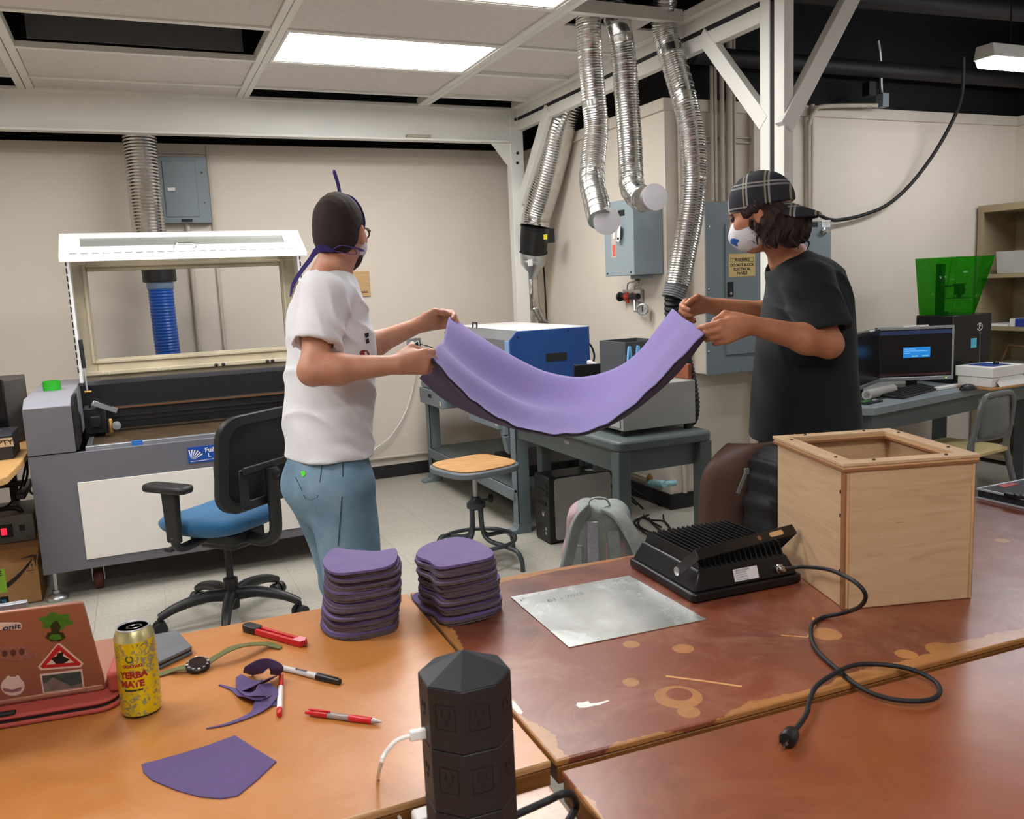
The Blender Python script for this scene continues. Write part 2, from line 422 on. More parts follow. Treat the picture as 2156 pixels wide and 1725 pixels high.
# near double post
mb = MB(); mb.box(XF, XF + .06, 3.195, 3.262, 0, 2.70); part('post', mb, M_frame, fr, 0.004)
mb = MB(); mb.box(XF + .006, XF + .05, 3.166, 3.195, 0, 2.70); part('gap_strip', mb, M_rubber, fr)
mb = MB(); mb.box(XF, XF + .055, 3.10, 3.166, 0, 3.2); part('post', mb, M_frame, fr, 0.004)
mb = MB(); mb.bar((XF + .02, 3.70, 2.64), (XF + .02, 3.235, 2.13), 0.045, 0.075, (0, 1, 0)); part('brace', mb, M_frame, fr, 0.003)
mb = MB(); mb.bar((XF + .01, 3.115, 2.09), (3.30, 3.115, 2.95), 0.05, 0.075, (0, 0, 1)); part('brace', mb, M_frame, fr, 0.003)
mb = MB(); mb.bar((XF + .01, 5.43, 2.63), (XF + .01, 5.93, 2.07), 0.04, 0.09, (0, 1, 0)); part('brace', mb, M_frame, fr, 0.003)
mb = MB(); mb.box(XF + .055, 5.2, 3.10, 3.166, 2.86, 2.95); part('beam', mb, M_frame, fr, 0.004)
mb = MB(); mb.prism([(2.50, 2.482), (2.66, 2.482), (2.66, 2.30), (2.645, 2.30)], YF - .012, YF, 'y'); part('gusset_plate', mb, M_frame, fr, 0.002)
mb = MB(); mb.box(1.86, 2.04, YF - .028, YF + .01, 2.5, 2.522); part('patch', mb, mat('masking_tape', (176, 170, 152), 0.8), fr, 0.006, label='beige strip of tape on the beam')
for x, z in ((2.70, 2.65), (2.705, 2.41), (2.70, 2.34)):
    mb = MB(); mb.lathe([(0.011, 0), (0.011, .006), (0.006, .009), (0, .009)], (x, YF - .02, z), 10, (0, -1, 0)); part('bolt', mb, M_bolt, fr)
# ceiling grid
cg = thing('ceiling_grid', (1.0, 4.5, ZC), 'white dropped ceiling grid with boards and dark open bays', 'ceiling', kind='structure')
XT = [(-1.72, -1.62), (-.50, -.41), (.738, .815), (1.955, 2.04)]     # main runners
for a, b in XT:
    mb = MB(); mb.box(a, (a + b) / 2 - .002, -2.6, YF, ZC, ZC + .05); mb.box((a + b) / 2 + .002, b, -2.6, YF, ZC + .002, ZC + .05); part('runner', mb, M_frame, cg, 0.003)
mb = MB(); mb.box(XF - .05, XF - .002, -2.6, 5.93, ZC + .003, ZC + .05); part('runner', mb, M_frame, cg, 0.003)
YR = [5.95, 5.655, 5.03, 4.43, 3.80, 3.19, 2.58, 1.97, 1.36, .75, .14, -.47, -1.08, -1.69, -2.3]
COLS = [(-1.62, -.50), (-.41, .738), (.815, 1.955), (2.04, XF - .05)]
OPEN = {(1, 2): 'raised', (2, 0): 'open', (3, 0): 'open', (3, 4): 'open', (0, 0): 'open', (1, 6): 'open'}
LIGHTS = [(2, 2), (2, 4), (0, 3), (0, 6), (1, 10)]
tee_me = {}
for ci, (a, b) in enumerate(COLS):
    for ri in range(len(YR) - 1):
        y1, y0 = YR[ri], YR[ri + 1]
        if ri > 0 or False:
            mb = MB(); mb.box(a, b, y1 - .02, y1 + .02, ZC + .001, ZC + (.06 if (ci, ri) == (3, 4) else .03)); part('cross_tee', mb, M_frame, cg)
        st = OPEN.get((ci, ri)); yy0, yy1 = y0 + .02, y1 - .02
        if ri == 0: yy1 = YF - .01
        if (ci, ri) in LIGHTS: continue
        if st == 'open': continue
        if st == 'raised':
            mb = MB(); mb.box(a + .06, b - .06, yy0 + .05, yy1 - .01, ZC + .17, ZC + .18); mb.box(a + .06, b - .06, yy1 - .02, yy1 - .01, ZC + .04, ZC + .17)
            o = part('raised_panel', mb, mat('shaded_grey_board', (92, 92, 94), .8, var=.05), cg); continue  # grey board, its colour darkened further for the dim raised bay
        mb = MB()
        if (ci, ri) == (3, 3):      # board with three holes for the ducts
            hs = [(2.19, 3.95), (2.315, 3.90), (2.60, 3.92)]; n = 16
            bm = bmesh.new()
            xs = [a, 2.12, 2.26, 2.38, 2.53, 2.66, b]
            for q in range(6):
                X0, X1 = xs[q], xs[q + 1]
                if q in (1, 2, 4):
                    hc = hs[{1: 0, 2: 1, 4: 2}[q]]
                    mb.box(X0, X1, yy0, hc[1] - .07, ZC + .01, ZC + .022); mb.box(X0, X1, hc[1] + .07, yy1, ZC + .01, ZC + .022)
                else: mb.box(X0, X1, yy0, yy1, ZC + .01, ZC + .022)
            bm.free()
        else: mb.box(a + .002, b - .002, yy0, yy1, ZC + .01 + (.012 if (ci, ri) in ((3, 1), (3, 2)) else 0), ZC + .03)
        part('ceiling_panel', mb, M_cpanel, cg, 0.002)
# lights in the grid; those out of view are added to brighten the room
lab = {(2, 2): 'bright rectangular ceiling light two bays from the back beam', (2, 4): 'bright ceiling light one board nearer than its twin, cut by the picture edge'}
for ci, ri in LIGHTS:
    a, b = COLS[ci]; y1, y0 = YR[ri] - .02, YR[ri + 1] + .02
    t = thing('ceiling_light', ((a + b) / 2, (y0 + y1) / 2, ZC), lab.get((ci, ri), {(0, 3): 'added ceiling light out of view above the oak desk, brightening the walls', (0, 6): 'added ceiling light out of view left of the work tables, brightening the walls'}.get((ci, ri), 'added ceiling light out of view behind the camera, brightening the room')), 'ceiling light', 'ceiling grid lights')
    mb = MB(); mb.frame(a + .003, b - .003, y0, y1, .016, 0, .05); mb.xf(Matrix(((1, 0, 0, 0), (0, 0, 1, 0), (0, 1, 0, ZC + .004), (0, 0, 0, 1))))
    part('lens_frame', mb, M_frame, t)
    mb = MB(); mb.box(a + .018, b - .018, y0 + .015, y1 - .015, ZC + .010, ZC + .016); part('lens', mb, M_lens, t)
    mb = MB(); mb.box(a + .01, b - .01, y0 + .005, y1 - .005, ZC + .055, ZC + .12); part('housing', mb, M_frame, t)
# hanging tube fixtures under the dark deck
def tube_light(x, y, z, label, group=None, L=1.22):
    t = thing('tube_light', (x, y, z), label, 'ceiling light', group)
    mb = MB(); mb.prism([(-.065, 0), (.065, 0), (.05, .07), (-.05, .07)], 0, L, 'x', TR((x, y, z))); part('housing', mb, M_white, t, 0.004)
    mb = MB(); mb.prism([(-.06, -.002), (-.045, -.04), (.045, -.04), (.06, -.002)], 0.01, L - .01, 'x', TR((x, y, z))); part('lens', mb, M_tube, t, 0.004)
    for dx in (.2, L - .2):
        mb = MB(); mb.tube([(x + dx, y, z + .065), (x + dx, y, ZD)], .004, 6); part('hanger', mb, M_black, t)
tube_light(4.27, 3.33, 2.53, 'glowing tube light hanging under the black ceiling on the right')
for x, y, lb_ in ((4.2, 1.0, 'added tube light out of view right of the worn table'), (4.2, -1.2, 'added tube light out of view in the rear right corner of the room'), (-.6, -2.0, 'added tube light out of view near the rear wall')): tube_light(x, y, 2.75, lb_)  # unseen tube lamps, added to light the right side and the rear

# ================================================================== dark pipes, conduits and boxes under the deck
def pipe(name, pts, r, m, label, cat='pipe', n=14, group=None):
    mb = MB(); mb.tube(pts, r, n); return single(name, mb, m, label, cat, group)
M_dpipe = mat('dark_painted_pipe', (22, 19, 24), 0.6, var=0.2, vscale=10)
pipe('black_pipe', [(3.25, 4.25, 3.215), (6.0, 1.2, 3.215)], 0.12, M_dpipe, 'thick black painted pipe running diagonally under the black ceiling')
pipe('black_pipe', [(3.1, 4.30, 2.72), (6.0, 4.24, 2.70)], 0.05, M_dpipe, 'black painted pipe along the top of the alcove wall')
pipe('black_pipe', [(2.9, 3.9, 2.985), (6.0, 3.7, 2.985)], 0.08, M_dpipe, 'black painted pipe running across above the white braces')
mb = MB(); mb.box(3.02, 3.055, 4.6, 6.4, 2.9, 3.2); mb.box(3.0, 3.055, 4.6, 6.4, 2.88, 2.9); single('black_duct', mb, M_dpipe, 'flat black duct above the right wall beside the silver hoses', 'duct')
M_gconduit = mat('grey_conduit', (120, 122, 122), 0.35, metal=0.7, var=0.05)
jb = thing('junction_box', onY(1858, 212, 4.30), 'small grey junction box with conduits above the alcove wall', 'junction box')
p = onY(1858, 212, 4.30); mb = MB(); mb.cbox(p, (.055, .06, .085)); part('box', mb, M_panelgrey, jb, 0.003)
pts = [onY(1705, 700, 4.39), onY(1703, 300, 4.39), onY(1704, 262, 4.38), onY(1712, 238, 4.36), onY(1735, 224, 4.33), onY(1846, 222, 4.30)]
mb = MB(); mb.tube(spline(pts, 6), .013, 8); part('conduit', mb, M_conduit, jb)
mb = MB(); mb.tube(spline([onY(1856, 198, 4.3), onY(1855, 180, 4.3), onY(1853, 120, 4.28), onY(1848, 84, 4.25)], 6), .012, 8); part('conduit', mb, M_gconduit, jb)
mb = MB(); mb.cbox(onY(1830, 188, 4.31), (.06, .06, .09)); part('outlet_box', mb, M_dpipe, jb, 0.003)
for i, (x, r, zb, zt) in enumerate(((3.295, .010, 1.90, 3.2), (3.322, .010, 1.90, 3.2), (3.367, .014, 1.90, 3.2), (3.418, .020, 1.90, 3.2), (3.462, .010, 1.90, 3.2), (4.075, .012, 1.78, 2.5))):
    yy = YS - .025 - r
    lb = ['thin wall conduit nearest the corner above the grey panel', 'thin wall conduit second from the corner above the grey panel', 'wall conduit in the middle of the row above the grey panel', 'thickest wall conduit in the row above the grey panel', 'thin wall conduit farthest from the corner in the row above the grey panel', 'thin vertical conduit running down to the small grey box'][i]
    pipe('wall_conduit', [(x, yy, zb), (x, yy, zt)], r, M_conduit, lb, 'conduit', 10, 'vertical conduits on the alcove wall')
mb = MB(); mb.box(3.26, 3.60, YS - .025, YS - .001, 2.25, 2.257); mb.box(3.26, 3.60, YS - .025, YS - .001, 2.28, 2.287); mb.box(3.26, 3.60, YS - .006, YS - .001, 2.25, 2.287)
single('strut_channel', mb, M_conduit, 'slotted strut channel behind the row of wall conduits', 'strut', bevel=0.001)
pipe('wall_conduit', [(3.075, YS - .016, .1), (3.075, YS - .016, 2.49)], .014, M_conduit, 'tall painted conduit beside the jutting wall corner', 'conduit', 10)
# black cable swinging from the deck to the small grey panel
pts = [onY(2029, 120, 4.1), onY(2026, 195, 4.15), onY(2010, 245, 4.2), onY(1970, 318, 4.28), onY(1920, 385, 4.33), onY(1870, 430, 4.35), onY(1820, 452, 4.36), onY(1770, 463, 4.36), onY(1745, 462, 4.36), onY(1722, 452, 4.36), onY(1700, 447, 4.36), onY(1692, 460, 4.36), onY(1690, 480, 4.36)]
pipe('hanging_cable', [tuple(p) for p in spline(pts, 7)], .012, M_rubber, 'thick black cable sweeping from the ceiling down to the small grey box', 'cable', 10)
# small grey disconnect behind the capped man
sp = thing('electrical_box', (4.13, 4.3, 1.2), 'small grey electrical box with two labels behind the capped man', 'electrical box')
mb = MB(); mb.box(3.85, 4.15, 4.29, YS - .002, 1.20, 1.765); part('body', mb, M_panelgrey, sp, 0.004)
q = onY(1712, 473, 4.288); mb = MB(); mb.cbox(q, (.075, .003, .03)); part('nameplate', mb, M_black, sp)
q = onY(1739, 471, 4.288); mb = MB(); mb.cbox(q, (.07, .003, .045)); pl = part('label_plate', mb, M_white, sp)
part('lettering', text_mb('DANGER, 240\nVOLTS', .012, face_T(q + np.array([0, -.0025, 0]), (1, 0, 0), (0, 0, 1))), M_inkblack, pl)
for px in (1693, 1734):
    mb = MB(); q = onY(px, 487, 4.285); mb.lathe([(.022, 0), (.022, .012), (.012, .016), (.012, .03), (0, .03)], q, 12, (0, -1, 0)); mb.cbox(q + np.array([0, -.025, 0]), (.05, .008, .012)); part('latch', mb, M_chrome, sp)
# breaker panel on the back wall
bp = thing('breaker_box', (.4, 6.35, 1.96), 'grey breaker panel on the wall behind the laser cutter', 'electrical panel')
mb = MB(); mb.box(.235, .552, 6.32, YB - .002, 1.965, 2.405); part('cabinet', mb, M_panelgrey, bp, 0.003)
mb = MB(); mb.box(.265, .475, 6.312, 6.322, 2.005, 2.375); dr = part('door', mb, M_panelgrey, bp, 0.004)
mb = MB(); mb.box(.285, .335, 6.304, 6.313, 2.175, 2.20); part('latch', mb, M_galv, dr, 0.002)
mb = MB(); mb.box(.355, .425, 6.316, 6.321, 1.972, 1.99); part('nameplate', mb, M_inkblack, bp)
for z in (2.1, 2.30):
    mb = MB(); mb.lathe([(.006, 0), (.006, .004), (0, .005)], (.515, 6.32, z), 8, (0, -1, 0)); part('screw', mb, M_bolt, bp)
pipe('wall_conduit', [(.395, 6.375, .12), (.395, 6.375, 1.965)], .016, M_conduit, 'painted conduit running down from the breaker panel', 'conduit', 10)
pipe('wall_conduit', [(.565, 6.385, .12), (.565, 6.385, 2.49)], .011, M_conduit, 'thin painted conduit beside the breaker panel', 'conduit', 10)
# wooden warning sign
M_ply = mat('light_plywood_sign', (196, 160, 112), 0.6, var=0.12, vscale=6, stretch=(1, 1, 12))
M_burn = mat('burnt_engraving', (58, 38, 22), 0.8, var=0.1)
ws = thing('warning_sign', (1.52, 6.39, 1.41), 'engraved wooden warning sign on the back wall beside the man in white', 'sign')
mb = MB(); mb.box(1.36, 1.648, 6.388, 6.397, 1.413, 1.60); part('board', mb, M_ply, ws, 0.0015)
def tri_ring(cx, cz, r, w):
    mb = MB(); P = lambda rr, k: (cx + rr * math.cos(PI / 2 + k * 2 * PI / 3), cz + rr * math.sin(PI / 2 + k * 2 * PI / 3))
    for k in range(3):
        mb.prism([P(r, k), P(r, k + 1), P(r - w, k + 1), P(r - w, k)], 6.3860, 6.388, 'y')
    return mb
mb = tri_ring(1.512, 1.525, .056, .012); mb.box(1.508, 1.516, 6.386, 6.388, 1.52, 1.552); mb.box(1.508, 1.516, 6.386, 6.388, 1.506, 1.513); part('warning_triangle', mb, M_burn, ws)
part('lettering', text_mb('SAFETY SHOES &', .022, face_T((1.571, 6.3868, 1.472), (1, 0, 0), (0, 0, 1)), 'RIGHT', bold=.0006), M_burn, ws)
part('lettering', text_mb('SAFETY GLASSES', .022, face_T((1.628, 6.3868, 1.445), (1, 0, 0), (0, 0, 1)), 'RIGHT', bold=.0006), M_burn, ws)
# wall outlet with plugs
wo = thing('wall_outlet', (1.96, 6.39, .99), 'grey steel wall outlet with a white plug and a black plug', 'outlet')
mb = MB(); mb.box(1.905, 2.015, 6.375, 6.398, .985, 1.075); part('plate', mb, M_galv, wo, 0.003)
mb = MB(); mb.lathe([(.022, 0), (.022, .02), (.015, .04), (.007, .05), (0, .05)], (1.945, 6.376, 1.03), 14, (0, -1, 0)); wpg = part('white_plug', mb, M_white, wo)
pts = [(1.945, 6.33, 1.03), (1.965, 6.29, 1.055), (1.975, 6.30, 1.02), (1.97, 6.33, .95), (1.94, 6.36, .75), (1.86, 6.36, .52), (1.72, 6.36, .33), (1.55, 6.34, .22), (1.4, 6.2, .06), (1.3, 6.0, .006)]
mb = MB(); mb.tube(spline(pts, 6), .005, 8); part('white_cord', mb, M_white, wpg)
mb = MB(); mb.cbox((1.985, 6.362, 1.03), (.032, .03, .032)); bpg = part('black_plug', mb, M_black, wo, 0.004)
mb = MB(); mb.tube(spline([(1.985, 6.35, 1.03), (2.02, 6.32, 1.02), (2.10, 6.31, .98), (2.14, 6.31, .88), (2.15, 6.3, .80)], 6), .004, 8); part('black_cord', mb, M_rubber, bpg)

# disconnect switch on the right wall
ds = thing('disconnect_switch', (2.87, 4.6, 1.47), 'grey disconnect switch box with a lever on the right wall', 'electrical box')
mb = MB(); mb.box(2.77, XR - .002, 4.455, 4.80, 1.475, 1.93); part('body', mb, mat('switch_grey', (138, 152, 158), 0.45, var=0.03), ds, 0.004)
def xface(y0, y1, z0, z1, d=.003): mb = MB(); mb.box(2.77 - d, 2.771, y0, y1, z0, z1); return mb
part('label_plate', xface(4.65, 4.71, 1.81, 1.88), M_inkblack, ds)
part('label_plate', xface(4.55, 4.62, 1.835, 1.87), M_inkblack, ds)
mb = MB(); mb.add([(2.7665, 4.68 + .012 * math.cos(a), 1.848 + .018 * math.sin(a)) for a in np.linspace(PI / 2, 3 * PI / 2, 9)] + [(2.7665, 4.674, 1.848)], [tuple(range(10))]); part('emblem', mb, M_white, ds)
part('warning_label', xface(4.655, 4.71, 1.59, 1.805, .0015), mat('label_beige', (188, 178, 166), 0.6, var=0.05), ds)
lw = part('warning_print', xface(4.665, 4.70, 1.60, 1.665, .0025), mat('red_print', (206, 96, 76), 0.6, var=0.3, vscale=90), ds)
for i, z in enumerate((1.77, 1.735, 1.70)): part('switch_mark', xface(4.672, 4.688, z, z + .014, .0025), M_panelgrey, ds)
mb = MB(); mb.lathe([(.042, 0), (.042, .014), (.03, .022), (0, .022)], (2.771, 4.615, 1.735), 20, (-1, 0, 0)); hd = part('lever_base', mb, mat('teal_grey', (70, 92, 98), 0.45), ds)
mb = MB(); mb.bar((2.735, 4.60, 1.79), (2.735, 4.612, 1.70), .02, .022); mb.bar((2.745, 4.575, 1.78), (2.745, 4.585, 1.69), .006, .03); mb.bar((2.745, 4.575, 1.69), (2.745, 4.61, 1.70), .006, .03); part('lever', mb, M_white, hd, 0.002)
mb = MB(); mb.box(2.83, 2.93, 4.49, 4.60, 1.452, 1.475); part('hub', mb, M_panelgrey, ds, 0.004)
for y in (4.49, 4.77):
    mb = MB(); mb.lathe([(.006, 0), (.006, .004), (0, .005)], (2.77, y, 1.492), 8, (-1, 0, 0)); part('screw', mb, M_bolt, ds)
# air manifold with gauge under it
am = thing('air_regulator', (2.96, 4.85, 1.2), 'air regulator with red valve, black knob and round gauge on the right wall', 'regulator')
def W(px, py, d=.03): p = onX(px, py, XR - d); return tuple(p)
mb = MB(); a = onX(1312, 610, XR - .025); b = onX(1350, 632, XR - .025); mb.box(XR - .03, XR - .012, min(a[1], b[1]), max(a[1], b[1]), min(a[2], b[2]) - .01, max(a[2], b[2])); part('plate', mb, M_galv, am, 0.002)
mb = MB(); mb.tube(spline([W(1341, 578), W(1340, 590), W(1336, 593), W(1325, 595), W(1321, 600), W(1320, 612)], 5), .005, 8); mb.tube(spline([W(1343, 590), W(1344, 596), W(1342, 602), W(1336, 604), W(1335, 612)], 5), .005, 8); part('copper_tube', mb, M_galv, am)
mb = MB(); mb.lathe([(.014, -.02), (.018, -.015), (.012, 0), (.016, .008), (.01, .03), (0, .03)], W(1342, 585), 10); part('fitting', mb, M_brass, am)
c = Vector(W(1321, 625, .05)); mb = MB(); mb.lathe([(.016, -.03), (.022, -.02), (.022, .02), (.016, .03)], c, 12, (0, 1, 0)); mb.lathe([(.01, -.04), (.014, 0), (.018, .02), (0, .03)], c, 12); part('red_valve', mb, mat('red_enamel', (168, 44, 34), 0.35), am)
mb = MB(); k = Vector(W(1308, 625, .05)); mb.lathe([(.012, -.04), (.012, 0), (.03, .004), (.032, .014), (.026, .024), (0, .026)], k, 14, (-.25, 1, 0)); part('knob', mb, M_black, am)
mb = MB(); mb.tube([W(1326, 625, .05), W(1344, 624, .05)], .018, 12); part('filter_bowl', mb, M_black, am)
mb = MB(); mb.tube([W(1336, 630, .04), W(1337, 655, .05), W(1345, 654, .06)], .009, 8); part('elbow', mb, M_galv, am)
gc = Vector(W(1353, 652, .07)); ga = Vector((-.75, -.66, 0)); mb = MB(); mb.lathe([(.03, -.03), (.036, -.024), (.036, .008), (.032, .010), (.031, .004)], gc, 20, ga); gg = part('gauge', mb, M_galv, am)
mb = MB(); mb.lathe([(.0315, .002), (.0315, .004), (0, .004)], gc, 20, ga); part('gauge_face', mb, M_white, gg)
mb = MB(); mb.bar(gc + ga * .006 + Vector((0, 0, -.012)), gc + ga * .006 + Vector((0, 0, .022)), .003, .003, (1, 0, 0)); part('needle', mb, M_inkblack, gg)
# large electrical panel on the alcove wall
ep = thing('breaker_cabinet', (3.4, 4.3, .85), 'large grey electrical panel with a yellow warning sheet on the alcove wall', 'electrical panel')
y0 = 4.25
mb = MB(); mb.box(3.145, 3.64, y0 + .01, YS - .002, .858, 1.875); part('cabinet', mb, M_conduit, ep, 0.003)
mb = MB(); mb.box(3.14, 3.645, y0, y0 + .012, .853, 1.88); part('cover', mb, M_panelgrey, ep, 0.002)
a = onY(1528, 472, y0 - .01); b = onY(1600, 742, y0 - .01)
mb = MB(); mb.box(a[0], 3.60, y0 - .012, y0 + .001, b[2], a[2]); dr = part('door', mb, M_panelgrey, ep, 0.003)
a = onY(1533, 594, y0 - .016); b = onY(1544, 625, y0 - .016); mb = MB(); mb.box(a[0], b[0], y0 - .019, y0 - .011, b[2], a[2]); lk = part('lock', mb, M_inkblack, dr, 0.002)
mb = MB(); mb.lathe([(.008, 0), (.008, .003), (0, .004)], onY(1539, 618, y0 - .019), 12, (0, -1, 0)); part('keyhole', mb, M_chrome, lk)
a = onY(1534, 535, y0 - .0135); b = onY(1590, 581, y0 - .0135)
mb = MB(); mb.box(a[0], b[0], y0 - .0145, y0 - .0122, b[2], a[2]); sg = part('warning_sheet', mb, mat('manila_paper', (214, 190, 128), 0.7, var=0.03), dr)
cx = (a[0] + b[0]) / 2; zz = a[2]; w_ = b[0] - a[0]
mb = MB(); mb.frame(a[0] + .012, b[0] - .012, zz - .05, zz - .026, .002, y0 - .0152, y0 - .0146); part('border', mb, M_inkblack, sg)
for t_, dz in (('WARNING', .038), ('DO NOT BLOCK', .068), ('ELECTRICAL', .093), ('PANELS', .118)):
    part('lettering', text_mb(t_, .023, face_T((cx, y0 - .0153, zz - dz), (1, 0, 0), (0, 0, 1)), bold=.0007), M_inkblack, sg)
for px, py in ((1492, 478), (1492, 610), (1492, 741), (1560, 781)):
    mb = MB(); mb.lathe([(.007, 0), (.007, .004), (0, .006)], onY(px, py, y0), 8, (0, -1, 0)); part('screw', mb, M_chrome, ep)

# ================================================================== flexible ducts
def corrugated(path, r, step=.011, depth=.05, n=22):
    P = resample(path, step / 2); rs = [r * (1 - (depth if i % 2 else 0)) for i in range(len(P))]
    mb = MB(); mb.tube([tuple(p) for p in P], rs, n); return mb
def wire_rings(path, r, step=.045):
    """the thin seam rings showing on the duct"""
    P = resample(path, step); mb = MB()
    for i in range(1, len(P) - 1):
        t = Vector(P[i + 1] - P[i - 1]).normalized()
        mb.lathe([(r * .99, -.0022), (r * 1.035, 0), (r * .99, .0022)], P[i], 20, t)
    return mb
fd = thing('flexible_duct', (.15, 6.12, 1.1), 'silver flexible duct with a black clamp and blue hose behind the laser cutter', 'duct')
path = spline([(.145, 6.15, 2.75), (.141, 6.14, 2.48), (.142, 6.13, 2.30), (.140, 6.12, 2.12), (.142, 6.12, 1.87), (.165, 6.12, 1.70), (.174, 6.12, 1.66)], 10)
part('foil_hose', corrugated(path, .104, .020, .034), M_foil, fd, smooth=20)
mb = MB(); mb.lathe([(.096, 1.68), (.105, 1.675), (.105, 1.575), (.095, 1.57), (.088, 1.57)], (.174, 6.12, 0), 28); part('clamp', mb, M_black, fd, label='black rubber clamp')
mb = MB(); mb.lathe([(.084, 1.58), (.084, 1.53), (.08, 1.525)], (.174, 6.12, 0), 24); part('collar', mb, mat('clear_collar', (120, 140, 170), 0.3, var=0.05), fd)
path = spline([(.174, 6.12, 1.54), (.174, 6.12, 1.35), (.18, 6.12, 1.10), (.188, 6.10, .9), (.19, 6.0, .7), (.19, 5.85, .6), (.19, 5.75, .58)], 10)
part('blue_hose', corrugated(path, .080, .02, .06), mat('blue_pvc', (22, 84, 178), 0.35, var=0.06), fd, label='ribbed blue hose')
# big duct with inline fan at the corner post
fd = thing('flexible_duct', (2.86, 6.1, 1.1), 'silver duct with a black inline fan running behind the corner post', 'duct')
pts = [(2.93, 5.36, 2.80), onX(1184, 250, 2.86), onX(1168, 320, 2.855), onX(1150, 390, 2.84), onX(1132, 450, 2.815), onX(1127, 476, 2.80)]
part('foil_hose', corrugated(spline(pts, 12), .112, .02, .03), M_foil, fd, smooth=18)
a = onX(1127, 474, 2.80); b = onX(1121, 530, 2.80); ax = Vector(b - a)
L = ax.length; mb = MB(); mb.lathe([(.104, 0), (.112, .006), (.112, .012), (.106, .016), (.106, L - .016), (.114, L - .01), (.114, L), (.1, L + .004)], a, 28, ax); fn = part('fan', mb, M_black, fd, label='black inline fan')
q = Vector(onX(1155, 500, 2.80)); mb = MB(); mb.cbox((2.80, q.y - .02, q.z + .01), (.05, .06, .10)); part('terminal_box', mb, M_black, fn, 0.004)
q = Vector(onX(1143, 500, 2.725)); mb = MB(); mb.cbox((q.x - .004, q.y - .05, q.z), (.006, .045, .035), TR((0, 0, 0))); part('yellow_label', mb, mat('yellow_label', (222, 206, 40), 0.5, var=0.2, vscale=90), fn)
c = onX(1118, 590, 2.80); ax2 = Vector(c - b); L2 = ax2.length
mb = MB(); mb.lathe([(.104, 0), (.108, .02), (.108, .05), (.106, .055), (.108, .06), (.108, .085), (.052, L2 - .05), (.052, L2)], b, 28, ax2); part('reducer', mb, M_galv, fd, label='galvanised cone reducer')
q = onX(1114, 562, 2.72); mb = MB(); mb.cbox((q[0] + .01, q[1], q[2] + .03), (.006, .07, .05), TR((0, 0, 0))); part('label_plate', mb, M_white, fd)
pts = [onX(1118, 586, 2.80), onX(1119, 620, 2.80), onX(1124, 650, 2.84), onX(1135, 676, 2.83), onX(1142, 690, 2.80)]
part('foil_hose', corrugated(spline(pts, 10), .054, .016, .04), M_foil, fd)
# tie around it
P = onX(1140, 402, 2.86); ax = Vector(onX(1163, 320, 2.865) - onX(1140, 402, 2.86)).normalized(); mb = MB(); xx = ax.orthogonal().normalized(); yy = ax.cross(xx)
mb.tube([Vector(P) + (xx * math.cos(t) + yy * math.sin(t)) * .118 + ax * (.025 * math.sin(t + 2.2)) for t in np.linspace(0, 2 * PI, 25)[:-1]], .003, 6, closed=True); part('cable_tie', mb, M_rubber, fd)
pipe('wall_cable', [tuple(p) for p in spline([onX(1144, 555, 2.93), onX(1147, 600, 2.95), onX(1150, 660, 2.95), onX(1151, 690, 2.95)], 5)], .006, M_rubber, 'thin black cord hanging on the wall beside the inline fan duct', 'cord', 8)
# two capped ducts hanging from the ceiling board
def capped(pts, r, cap_c, cap_n, label):
    t = thing('flexible_duct', (pts[-1][0], pts[-1][1], pts[-1][2] - r), label, 'duct', 'capped hoses hanging from the ceiling')
    sp_ = spline(pts, 10); part('foil_hose', corrugated(sp_, r, .013, .04), M_foil, t); part('seam_rings', wire_rings(sp_, r), M_galv, t)
    n_ = Vector(cap_n).normalized(); mb = MB(); mb.lathe([(r * 1.01, -.03), (r * 1.03, -.004), (r * 1.03, 0), (0, .001)], cap_c, 32, n_); part('cap', mb, M_capwhite, t, label='round white cap disc')
    mb = MB(); mb.lathe([(r * 1.05, -.028), (r * 1.07, -.014), (r * 1.05, -.003), (r * 1.0, -.003)], cap_c, 28, n_); part('band', mb, M_galv, t)
Yd = 3.92
e = onY(1278, 466, 3.66)
capped([(2.19, 3.95, 2.95), onY(1238, 40, Yd), onY(1243, 130, Yd), onY(1250, 210, Yd), onY(1255, 270, Yd), onY(1248, 340, Yd - .02), onY(1246, 385, Yd - .06), onY(1256, 428, Yd - .15), e + np.array([-.02, .03, .01])], .063, e, (-.35, -.9, -.18), 'capped silver hose with its white disc tilted down, next to the fan duct')
e = onY(1380, 415, 3.62)
capped([(2.33, 4.0, 3.0), onY(1300, 45, 3.88), onY(1313, 120, 3.88), onY(1319, 200, 3.88), onY(1326, 300, 3.88), onY(1328, 360, 3.87), onY(1332, 398, 3.82), onY(1350, 418, 3.73), e + np.array([-.035, .03, -.002])], .063, e, (-.15, -.97, .05), 'capped silver hose bent sharply towards the room with a round white disc')
# open duct running down to the black hose behind the cabinet
fd = thing('flexible_duct', onY(1450, 905, 3.75), 'silver hose joined with grey tape to a black ribbed hose beside the capped man', 'duct')
pts = [(2.52, 3.7, 3.0), onY(1398, 50, 3.86), onY(1415, 120, 3.82), onY(1440, 205, 3.74), onY(1458, 290, 3.70), onY(1462, 370, 3.68), onY(1455, 450, 3.68), onY(1438, 540, 3.68), onY(1426, 600, 3.68)]
sp_ = spline(pts, 12); part('foil_hose', corrugated(sp_, .064, .013, .04), M_foil, fd); part('seam_rings', wire_rings(sp_, .064), M_galv, fd)
mb = corrugated(spline([onY(1427, 594, 3.68), onY(1420, 618, 3.68), onY(1417, 628, 3.68)], 6), .060, .012, .06); part('duct_tape', mb, mat('grey_duct_tape', (112, 114, 118), 0.4, metal=0.3, var=0.1, vscale=40, bump=.3), fd)
